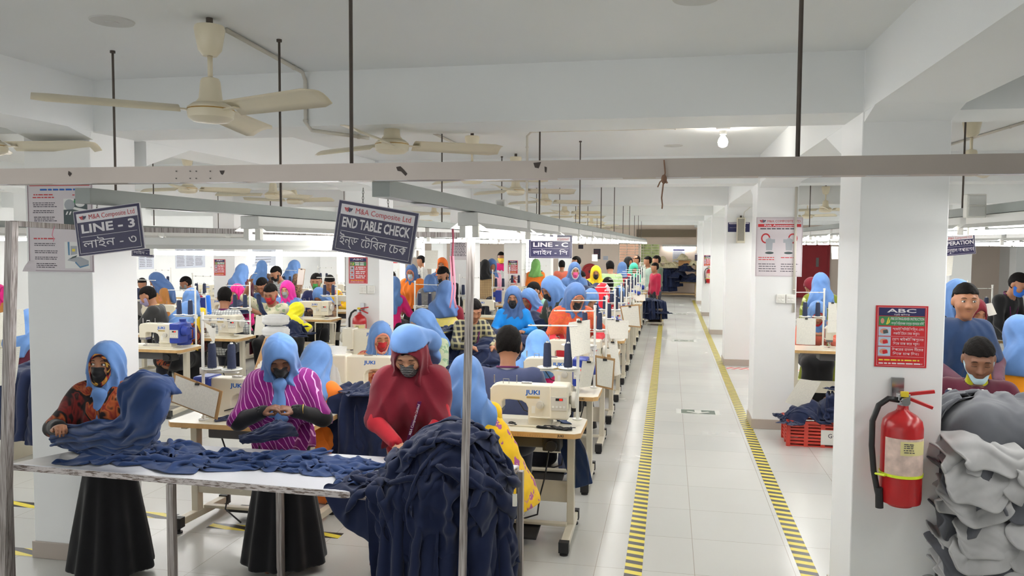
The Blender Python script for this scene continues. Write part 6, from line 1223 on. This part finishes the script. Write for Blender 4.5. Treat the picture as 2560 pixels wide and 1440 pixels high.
def pleat(X, a, k, seed):
    ny, nx = X.shape[:2]; du = np.gradient(X, axis=1); dv = np.gradient(X, axis=0); N_ = np.cross(du, dv); N_ /= np.sqrt((N_*N_).sum(-1, keepdims=True))+1e-9; I, J = np.meshgrid(np.linspace(0, 1, nx), np.linspace(0, 1, ny))
    return X+N_*(a*(.45+.55*J)*(1-np.abs(np.sin(PI*k*I+1.1*np.sin(3.4*J+seed)+.6*np.sin(9*I+5*J+seed*2)))-.4+.35*np.sin(2.3*PI*k*I+4*J+seed)))[..., None]
def sheet_obj(name, X, m, parent=None, solid=.004, sub=1, org=None, wr=.011):
    if wr: X = wrinkle(X, wr, int(abs(X[0, 0].sum()*1e4)) % 99991)
    ny, nx = X.shape[:2]; o = X.reshape(-1, 3).mean(0) if org is None else np.asarray(org, float); P = X.reshape(-1, 3)-o; me = bpy.data.meshes.new(name); F_ = [(j*nx+i, j*nx+i+1, (j+1)*nx+i+1, (j+1)*nx+i) for j in range(ny-1) for i in range(nx-1)]
    me.from_pydata(P.tolist(), [], F_); me.polygons.foreach_set('use_smooth', [True]*len(F_)); me.materials.append(m); ob = bpy.data.objects.new(name, me); C.objects.link(ob); ob.location = tuple(o)
    if parent is not None: ob.parent = parent
    q = ob.modifiers.new('thickness', 'SOLIDIFY'); q.thickness = solid; q.offset = 0
    if sub: q = ob.modifiers.new('smooth', 'SUBSURF'); q.levels = q.render_levels = sub
    return ob
def nz(p, s): return math.sin(3.1*p[0]+s)*.5+math.sin(7.3*p[1]+2.1*s)*.3+math.sin(11.7*(p[0]+p[1])+s*3)*.2
def crumple(W, H, nx, ny, squash, seed, z=.06, amp=.03, rot=0.0):
    """flat-lying start shape, squeezed so that folds rise"""
    r = np.random.RandomState(seed); I, J = np.meshgrid(np.linspace(-.5, .5, nx), np.linspace(-.5, .5, ny)); ph = r.rand(8)*6.28
    x = I*W*squash[0]+.04*np.sin(7*J+ph[0])+.03*np.sin(5*J+9*I+ph[1]); y = J*H*squash[1]+.04*np.sin(6*I+ph[2])+.03*np.sin(8*I+5*J+ph[3])
    zz = z+amp*(np.sin(26*I+5*np.sin(5*J+ph[4])+ph[5])+.7*np.sin(21*J+4*np.sin(6*I+ph[6])+ph[7])); c, s = math.cos(rot), math.sin(rot); return np.stack([x*c-y*s, x*s+y*c, zz], -1)
def gathered(W, L, nx, ny, gather, seed, top, across, down, amp=.035):
    """start shape of a garment hung over an edge: `across` and `down` are unit directions, pleats run along `down`"""
    r = np.random.RandomState(seed); a = np.array(across, float); d = np.array(down, float); n = np.cross(a, d); I, J = np.meshgrid(np.linspace(-.5, .5, nx), np.linspace(0, 1, ny)); ph = r.rand(6)*6.28; k = 5+r.rand()*3
    w = W*gather*(1+.25*J*np.sin(ph[0])); of = amp*np.sin(2*PI*k*I*.9+1.2*np.sin(4*J+ph[1])+ph[2])*(.5+.5*J); X = np.array(top, float)+a*(I*w+.03*np.sin(5*J+ph[3]))[..., None]+d*(J*L)[..., None]+n*of[..., None]; return X
TBL = lambda P: sd_box(P, (-3.6, 3.63, .72), (-.86, 4.36, TZ), .008)
GRP = 'navy garments on the checking table'
def lay(label, c, W, H, sq, seed, rot=0, m=NAVYC, sd=TBL, n=(40, 34), group=GRP, name='navy_garment', steps=80, amp=.035, z=.07, wr=.012, fric=.55):
    X = crumple(W, H, n[0], n[1], sq, seed, z, amp, rot)+np.array([c[0], c[1], c[2]]); X = drape(X, (W/(n[0]-1), H/(n[1]-1)), sd, steps, seed=seed, fric=fric); return tag(sheet_obj(name, X, m, wr=wr), label, 'garment', group)
p = at_z(405, 1130, TZ); lay('crumpled navy garment nearest the left end of the checking table', (p[0]-.02, 3.97, TZ), 1.15, .75, (.86, .42), 3, .03, n=(64, 44), z=.11, amp=.07)
p = at_z(520, 1085, TZ); lay('navy garment bunched up under the striped-shawl checker elbow', (p[0], 4.08, TZ), .8, .7, (.6, .42), 5, -.1, n=(46, 40), z=.14, amp=.08)
p = at_z(700, 1122, TZ); lay('flat navy garment in the middle of the checking table', (p[0], 4.02, TZ), .85, .7, (.76, .42), 8, .12, n=(46, 40), z=.09, amp=.06)
p = at_z(880, 1125, TZ); lay('navy garment between the two checkers at the right of the table', (p[0], 4.0, TZ), .85, .65, (.75, .42), 11, .05, n=(46, 38), z=.09, amp=.06)
MOUND = lambda P: smin(TBL(P), ell(P, (-1.08, 3.86, .80), (.24, .22, .25)), .10)
PILE = []
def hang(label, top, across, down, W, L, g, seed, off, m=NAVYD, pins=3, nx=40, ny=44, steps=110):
    X = gathered(W, L, nx, ny, g, seed, top, across, down); pm = np.zeros(X.shape[:2], bool); pm[0, ::2] = True
    for _ in range(40): q = X[0]; d = MOUND(q)-off-.012; X[0, :, 2] -= np.clip(d, -.05, .05)
    X = drape(X, (W/(nx-1), L/(ny-1)), lambda P: MOUND(P)-off, steps, 8, .006, pm, .0018, .5, seed); X = pleat(X, .045, 4+seed % 3, seed); o = tag(sheet_obj('navy_garment', X, m, wr=.016), label, 'garment', 'navy garments hanging off the table corner'); PILE.append(o); return o
fx = np.array([1.0, 0, 0]); dn = np.array([0, -1.0, -.15]); rt_ = np.array([1.0, 0, -.2])
specs = [('lowest navy garment hanging in front of the corner pole', (-1.12, 3.92, 1.06), fx, dn, .9, 1.0, .5, 21, 0), ('navy garment hanging off the table corner left of the pole, collar showing', (-1.22, 3.85, 1.0), fx, dn, .7, .95, .40, 22, .012),
         ('navy garment hanging straight under the corner pole', (-1.08, 3.9, 1.12), fx, dn, .8, 1.05, .42, 23, .02), ('navy garment hanging right of the corner pole', (-.92, 3.9, 1.08), np.array([.9, .4, 0]), np.array([.4, -.9, -.2]), .8, 1.0, .42, 24, .014),
         ('navy garment with a white care label hanging at the right end of the table', (-1.05, 4.0, 1.1), np.array([.2, 1.0, 0]), rt_, .8, 1.0, .42, 25, .02), ('navy garment over the back right table corner', (-1.05, 4.18, 1.0), np.array([0, 1.0, 0]), rt_, .7, .85, .45, 26, .008),
         ]
for sp_ in specs: hang(*sp_)
for k, (lb_, x_, y_, z_, W_, sq_, ro_, of_) in enumerate((('navy garment lying low on the left slope of the corner heap', -1.34, 3.80, .95, 1.0, (.62, .34), .62, .004), ('second pleated navy garment up the left slope of the heap', -1.24, 3.80, 1.05, 1.0, (.62, .3), .6, .018), ('third pleated navy garment up the slope, left of the pole', -1.14, 3.78, 1.12, 1.05, (.6, .3), .7, .03), ('pleated navy garment running over the front of the heap at the pole', -1.02, 3.74, 1.1, 1.0, (.6, .32), .95, .036), ('pleated navy garment over the right shoulder of the heap', -.92, 3.86, 1.1, 1.0, (.6, .32), -1.0, .036),
        ('pleated navy garment across the back of the heap', -1.12, 4.0, 1.12, 1.0, (.6, .34), .2, .03), ('topmost navy garment bunched on the crown of the heap', -1.1, 3.9, 1.2, .9, (.55, .36), .5, .06))):
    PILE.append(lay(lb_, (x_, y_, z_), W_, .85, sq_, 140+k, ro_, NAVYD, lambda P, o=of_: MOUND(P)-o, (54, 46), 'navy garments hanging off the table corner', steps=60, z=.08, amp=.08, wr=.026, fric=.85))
p = at_z(900, 1205, TZ); lay('navy sleeve end lying at the front edge, left foot of the heap', (p[0]+.06, p[1]+.05, TZ), .5, .4, (.6, .4), 33, .3, NAVYC, n=(30, 26))
c = at_y(1290, 1245, 3.62); lb = MB().sheet(lambda i, j: (-.011+.022*i, -.004*math.sin(PI*i), .03-.06*j), 4, 4).build('care_label', paperm, None, True); lb.parent = PILE[4]; lb.location = tuple(c-np.array(PILE[4].location)+np.array([0, -.03, 0])); lb.rotation_euler = (0, 0, .3)
# controlled sheets: photo control points with depth, smooth in between
def spline_sheet(name, ctrl, m, label, cat='garment', n=(44, 40), fold=.006, ff=16, group=None, seed=0, parent=None):
    G = np.array([[at_y(u, v, Y) for u, v, Y in row] for row in ctrl])
    def cr(A, t):
        k = len(A); x = t*(k-1); i = min(int(x), k-2); f = x-i; p0, p1, p2, p3 = A[max(i-1, 0)], A[i], A[i+1], A[min(i+2, k-1)]; return .5*((2*p1)+(p2-p0)*f+(2*p0-5*p1+4*p2-p3)*f*f+(3*p1-p0-3*p2+p3)*f**3)
    U = [np.array([cr(row, i/(n[0]-1)) for i in range(n[0])]) for row in G]; X = np.array([[cr([u[i] for u in U], j/(n[1]-1)) for i in range(n[0])] for j in range(n[1])])
    I, J = np.meshgrid(np.linspace(0, 1, n[0]), np.linspace(0, 1, n[1])); X[..., 1] += fold*(np.sin(ff*(I*.6+J)+3*np.sin(5*I+seed)+seed)+.6*np.sin(ff*1.9*(J-.4*I)+2*np.sin(7*J+seed))); X[..., 2] += fold*.6*np.sin(ff*1.3*(I+.3*J)+2*np.sin(6*J+seed))
    o = sheet_obj(name, X, m, wr=.016); return tag(o, label, cat, group) if label else o
Y1 = 3.80
spline_sheet('navy_garment', [[(130, 1062, 3.95), (225, 1055, 3.8), (300, 1040, 3.78), (300, 965, 3.72), (345, 930, 3.74), (415, 936, 3.78)], [(126, 1085, 3.93), (220, 1085, 3.74), (310, 1075, 3.68), (335, 1010, 3.62), (385, 950, 3.64), (452, 978, 3.76)], [(130, 1108, 3.93), (215, 1108, 3.73), (300, 1112, 3.66), (375, 1080, 3.60), (412, 1020, 3.62), (424, 985, 3.74)], [(150, 1118, 3.98), (210, 1130, 3.8), (300, 1135, 3.75), (370, 1118, 3.72), (395, 1080, 3.74), (400, 1055, 3.82)]], NAVYC, 'navy garment lifted in a swirl by the left checker', n=(70, 54), fold=.014, ff=24)
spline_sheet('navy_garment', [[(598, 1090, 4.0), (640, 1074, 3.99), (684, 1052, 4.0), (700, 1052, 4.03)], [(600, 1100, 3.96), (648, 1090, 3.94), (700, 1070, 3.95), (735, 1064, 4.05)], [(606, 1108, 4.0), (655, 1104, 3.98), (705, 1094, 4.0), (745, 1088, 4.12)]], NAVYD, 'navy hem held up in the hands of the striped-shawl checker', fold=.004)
# garments on and around the sewing tables
RCT = lambda P: sd_box(P, (-1.62, 5.13, .70), (-.555, 5.63, ZT), .008)
p = at_z(1392, 1074, ZT); lay('small black cloth pieces lying on the nearest sewing table', (p[0], p[1]+.02, ZT), .34, .16, (.8, .6), 41, .05, BLACKC, RCT, (26, 16), 'cloth on the sewing tables', 'cloth_piece', 50, .02, .04)
p = at_z(1280, 1062, ZT); lay('scattered black cuttings on the nearest sewing table', (p[0], p[1], ZT), .2, .12, (.7, .5), 42, .3, BLACKC, RCT, (20, 14), 'cloth on the sewing tables', 'cloth_piece', 50, .02, .04)
X = gathered(.34, .5, 24, 36, .6, 43, (-.78, 5.5, ZT+.03), np.array([.1, 1, 0]), np.array([1.0, 0, -.02]), .02); pm = np.zeros(X.shape[:2], bool); pm[0, ::5] = True
tag(sheet_obj('navy_garment', drape(X, (.34/23, .5/35), RCT, 90, pins=pm), NAVYC), 'navy garment hanging over the right end of the nearest sewing table', 'garment')
X = gathered(.6, .8, 30, 40, .5, 44, (-.85, 7.0, ZT+.03), np.array([.1, 1, 0]), np.array([1.0, 0, -.02]), .03); pm = np.zeros(X.shape[:2], bool); pm[0, ::5] = True
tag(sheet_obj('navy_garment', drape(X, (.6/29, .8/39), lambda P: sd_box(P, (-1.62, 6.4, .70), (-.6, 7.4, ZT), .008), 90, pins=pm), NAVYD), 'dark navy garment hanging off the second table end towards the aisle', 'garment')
# reusable garment lumps: simulated once, then turned and copied
FLAT = lambda P: P[:, 2]
LUMPS = []
for k, (W, H, sq) in enumerate(((.8, .7, (.5, .5)), (.75, .7, (.42, .6)), (.8, .6, (.6, .42)), (.7, .7, (.5, .42)))):
    X = drape(crumple(W, H, 36, 32, sq, 60+k, .1, .06), (W/35, H/31), FLAT, 70); o = sheet_obj('navy_garment', X, NAVYD, org=(0, 0, 0)); LUMPS.append(o)
DOME = lambda P: smin(smin(P[:, 2], ell(P, (.06, .03, 0), (.2, .18, .28)), .08), smin(ell(P, (-.12, -.08, .0), (.18, .2, .2)), ell(P, (.0, .14, .02), (.24, .14, .18)), .05), .05); DOMES = []
for k in range(3):
    X = crumple(1.35, 1.25, 58, 54, (.46, .46), 70+k, .42, .08)+np.array([.05*math.sin(k*2), .05*math.cos(k*2), 0]); DOMES.append(sheet_obj('navy_garment', drape(X, (1.35/57, 1.25/53), DOME, 70, 7), NAVYD, org=(0, 0, 0), wr=.02))
HANGS = []
EDGE_ = lambda P: sd_box(P, (-1, 0, -.5), (1, .8, 0), .02)
for k in range(3):
    X = gathered(.8, .9, 34, 40, .42, 80+k, (0, .35, .04), fx, np.array([0, -1.0, 0]), .03); pm = np.zeros(X.shape[:2], bool); pm[0, ::2] = True; HANGS.append(sheet_obj('navy_garment', pleat(drape(X, (.8/33, .9/39), EDGE_, 90, pins=pm), .04, 4+k, k), NAVYD, org=(0, 0, 0), wr=.016))
USED = set()
def put(src, loc, rz, label, group, s=1.0, m=None, sz=None, tilt=0.0):
    o = src.copy(); 
    if src.name in USED and False: pass
    if m is not None: o.data = src.data.copy(); o.data.materials.clear(); o.data.materials.append(m)
    C.objects.link(o); o.location = tuple(float(x) for x in loc); o.rotation_euler = (tilt, 0, rz); o.scale = (s, s, sz or s); return tag(o, label, 'garment', group)
def heap(label, places, group, m=None):
    """places: (kind, x, y, z, rz, scale, words)"""
    for k, (kd, x, y, z, rz, s, w) in enumerate(places): src = {'l': LUMPS, 'd': DOMES, 'h': HANGS}[kd]; put(src[k % len(src)], (x, y, z), rz, 'navy garment %s %s' % (w, label), group, s, m)
# work table in the middle of line C with its big heap
wt = thing('work_table', 'low work table buried under the big navy heap in the middle of the line', 'table', (-2.05, 9.0, 0)); MB().span((-.5, -1.15, .7), (.35, .75, .74)).build('table_top', LAM, wt, bevel=.004)
for a in (-.46, .31):
    for b in (-1.1, .7): MB().span((a-.02, b-.02, 0), (a+.02, b+.02, .7)).build('leg', LEGM, wt)
heap('the big heap on the middle work table', [('d', -2.3, 8.4, .745, 0, 1.3, 'capping the left of'), ('d', -1.9, 8.25, .745, 1, 1.05, 'at the front of'), ('d', -2.25, 9.1, .745, 2, 1.5, 'at the back of'), ('d', -1.8, 8.9, .745, 3, 1.1, 'at the right of'), ('l', -2.3, 8.4, 1.08, .5, .9, 'lying on top of'), ('l', -1.9, 8.6, .95, 1.5, 1, 'slumped down the middle of'), ('l', -1.75, 8.0, .745, 2.2, .9, 'spilling towards us from'), ('l', -2.25, 7.85, .745, 3, .8, 'at the near left foot of'), ('l', -1.65, 8.6, .75, 4, .9, 'beside the bright blue woman at'), ('h', -2.0, 7.7, .745, 0, .9, 'hanging off the near end below')], 'navy garments on the middle work table')
# heaps on tables behind the checkers
p = at_z(585, 1050, ZT); heap('on the table behind the clipboard', [('l', p[0], p[1]+.12, ZT+.003, .4, .6, 'crumpled')], 'navy garments behind the checking table')
p = at_y(890, 1075, 5.2); heap('behind the two right checkers', [('h', p[0]-.1, 5.4, .92, 0, .8, 'hanging upper left'), ('h', p[0]+.12, 5.45, .9, .2, .75, 'hanging upper right'), ('l', p[0], 5.5, .93, 1, .7, 'bunched on top')], 'navy garments behind the checkers')
bn = thing('garment_bench', 'plain bench carrying navy garments behind the two right checkers', 'bench', (p[0], 5.62, 0)); MB().span((-.35, -.2, .86), (.35, .2, .895)).build('bench_top', LAM, bn); MB().span((-.32, -.16, 0), (-.28, .16, .86)).build('side_panel', LEGM, bn); MB().span((.28, -.16, 0), (.32, .16, .86)).build('side_panel', LEGM, bn)
# crate heap, stool heap, left edge, right grey pile, far rack
heap('the orange crate heap', [('d', 1.42, 8.48, .24, .4, .72, 'capping'), ('d', 1.7, 8.55, .27, 2.2, .72, 'right side of'), ('l', 1.25, 8.34, .24, 1.2, .55, 'left corner of'), ('l', 1.75, 8.55, .55, .2, .6, 'top of'), ('h', 1.72, 8.42, .5, .0, .5, 'hanging down the front of')], 'navy garments in the orange crate')
sx_, sy_ = st_[0], st_[1]; heap('the stool heap by the aisle', [('d', sx_, sy_, .30, .2, .8, 'draped over'), ('l', sx_-.1, sy_, .60, 1, .8, 'on top of'), ('h', sx_+.05, sy_-.1, .6, .3, .75, 'hanging from the front of'), ('h', sx_+.1, sy_-.02, .62, 1.3, .7, 'hanging from the aisle side of'), ('h', sx_-.2, sy_-.1, .62, -.6, .75, 'hanging from the left of')], 'navy garments on the wooden stool')
p = at_y(70, 1000, 5.9); heap('at the left edge behind the post', [('h', p[0]-.12, 6.1, .85, .3, 1.0, 'hanging left of two'), ('h', p[0]+.16, 6.15, .82, .4, 1.0, 'hanging right of two')], 'navy garments at the left edge')
bt = thing('side_table', 'sewing table end holding hung garments at the left edge', 'table', (p[0], 6.35, 0)); MB().span((-.6, -.25, .77), (.45, .3, .80)).build('table_top', [LAM], bt, bevel=.004); MB().span((-.5, -.2, 0), (-.45, .2, .77)).build('leg', LEGM, bt); MB().span((.36, -.2, 0), (.41, .2, .77)).build('leg', LEGM, bt)
for k, Y in enumerate((9.6, 10.2, 11.5)): p = at_y((720, 700, 600)[k], (790, 775, 742)[k], Y); heap('beside the cream floral shirt', [('d', p[0], p[1], p[2]-.25, k, .7, ('front heap', 'second heap', 'left heap')[k])], 'navy garments in the left rows')
for k, (u, v, Y) in enumerate(((1452, 690, 15), (1490, 700, 13.6), (1470, 706, 13.2), (1345, 765, 9.6))): p = at_y(u, v, Y); bi_ = thing('garment_bin', 'cream bin under the %s navy heap from the left in the far rows' % ORD[k], 'bin', (p[0], p[1], 0)); MB().lathe([(.001, 0), (.2, 0), (.24, p[2]-.285), (.001, p[2]-.285)], 16).build('bin_body', LEGM, bi_, 'auto'); heap('along the far middle rows', [('d', p[0], p[1], p[2]-.28, k, .8, ORD[k]+' heap from the left')], 'navy garments in the far rows')
GREYG = cloth('charcoal_marl', S(84, 86, 92), wr=.3); GREYL = cloth('light_grey_fleece', S(172, 172, 172), wr=.2)
GP = np.array([1.62, 4.2, 0]); bs = thing('stack_support', 'unseen trolley under the grey garment stack at the right edge', 'support', (GP[0]+.12, GP[1]+.25, 0)); MB().span((-.3, -.16, .02), (.3, .28, .06)).span((-.26, -.1, .06), (.26, .26, 1.0)).build('stack_core', GREYG, bs, bevel=.05)  # unseen core box that holds up the grey stack
COL_ = lambda P: sd_box(P, (GP[0]-.16, GP[1]+.04, 0), (GP[0]+.42, GP[1]+.48, 1.15), .08)
def grey(label, top, a, d, W, L, g, seed, off, m, steps=90):
    X = gathered(W, L, 34, 30, g, seed, top, a, d, .03); pm = np.zeros(X.shape[:2], bool); pm[0, ::2] = True
    for _ in range(40): X[0, :, 2] -= np.clip(COL_(X[0])-off-.012, -.05, .05)
    return tag(sheet_obj('grey_garment', pleat(drape(X, (W/33, L/29), lambda P: COL_(P)-off, steps, pins=pm), .035, 3, seed), m, wr=.016), label, 'garment', 'stack of grey garments at the right edge')
def flap(label, x0, z, w, drop, seed, m, out):
    r = np.random.RandomState(seed); ph = r.rand(6)*6.28; nx, ny = 26, 26; X = np.zeros((ny, nx, 3))
    for j in range(ny):
        for i in range(nx):
            a, t = i/(nx-1)-.5, j/(ny-1); tt = max(0, (t-.45)/.55); e = drop*(1-.5*(2*a)**4)*tt
            X[j, i] = (GP[0]+x0+a*w*(1+.06*math.sin(9*t+ph[0]))+.02*math.sin(6*t+ph[1]), GP[1]+.30-.36*min(t/.45, 1)-out*math.sin(min(1, tt*2)*PI/2)+.02*math.sin(9*a+ph[2]+3*t)-.03*tt**2, z+.03*math.sin(7*a+ph[3])*(1-.4*t)+.05*min(1, t/.45)*(1-min(1, t/.45))-e)
    return tag(sheet_obj('grey_garment', X, m, solid=.012, wr=.012), label, 'garment', 'stack of grey garments at the right edge')
for k in range(9):
    for c in range(3):
        z = .22+.105*k+.03*math.sin(c*2.1+k); flap('light grey fleece flap, %s layer from the floor, %s of the stack' % ('lowest' if k == 0 else ORD[k], ('left', 'middle', 'right')[c]), -.13+.24*c+.03*math.sin(k*1.7), z, .30, .17+.03*math.sin(k*3+c), 200+k*3+c, GREYG if (k*3+c) in (19, 9, 23) else GREYL, .03+.012*((k*2+c) % 3))
    flap('light grey fleece end piece, %s layer from the floor, poking out to the left' % ('lowest' if k == 0 else ORD[k]), -.2, .2+.105*k, .22, .12, 260+k, GREYG if k in (7, 5) else GREYL, .0)
grey('dark grey garment draped over the top of the grey stack', (GP[0]+.06, GP[1]+.42, 1.19), fx, np.array([-.1, -1.0, -.05]), .95, .8, .58, 131, .075, GREYG, 120)
grey('second dark grey garment lying over the top of the grey stack', (GP[0]-.02, GP[1]+.35, 1.22), np.array([.7, .7, 0]), np.array([-.6, -.8, -.05]), .7, .6, .6, 132, .09, GREYG, 120)
# far rack garments and cream bundles
CRM = cloth('cream_bundle', S(222, 212, 176))
for k in range(6): put((HANGS+DOMES)[k % 6], (fp_-.6+.24*k, 31.3, (1.06, .9, 1.08, .75, 1.0, .6)[k]), .2*k, 'navy garment in the heap on the far rack, %s from the left' % ORD[k], 'navy garments on the far rack', 1.15)
for k in range(7): put(DOMES[k % 3], (fp_-.75+.24*k, 31.4+.1*(k % 2), 1.12+.2*(k % 3 == 1)+(.0 if k < 4 else .1)), k*1.1, 'cream cloth bundle on top of the far rack, %s from the left' % ORD[k], 'cream bundles on the far rack', .75, CRM, .9)
for o in LUMPS+DOMES+HANGS: bpy.data.objects.remove(o)
# the navy strip held up by the man in the cream floral shirt
spline_sheet('navy_strip', [[(640, 738, 10.45), (646, 735, 10.42), (652, 738, 10.45)], [(645, 765, 10.4), (651, 765, 10.37), (657, 765, 10.4)], [(655, 790, 10.4), (662, 790, 10.37), (670, 788, 10.4)]], NAVYD, 'navy cloth strip held up by the man in the cream floral shirt', 'cloth', n=(8, 20), fold=.004)
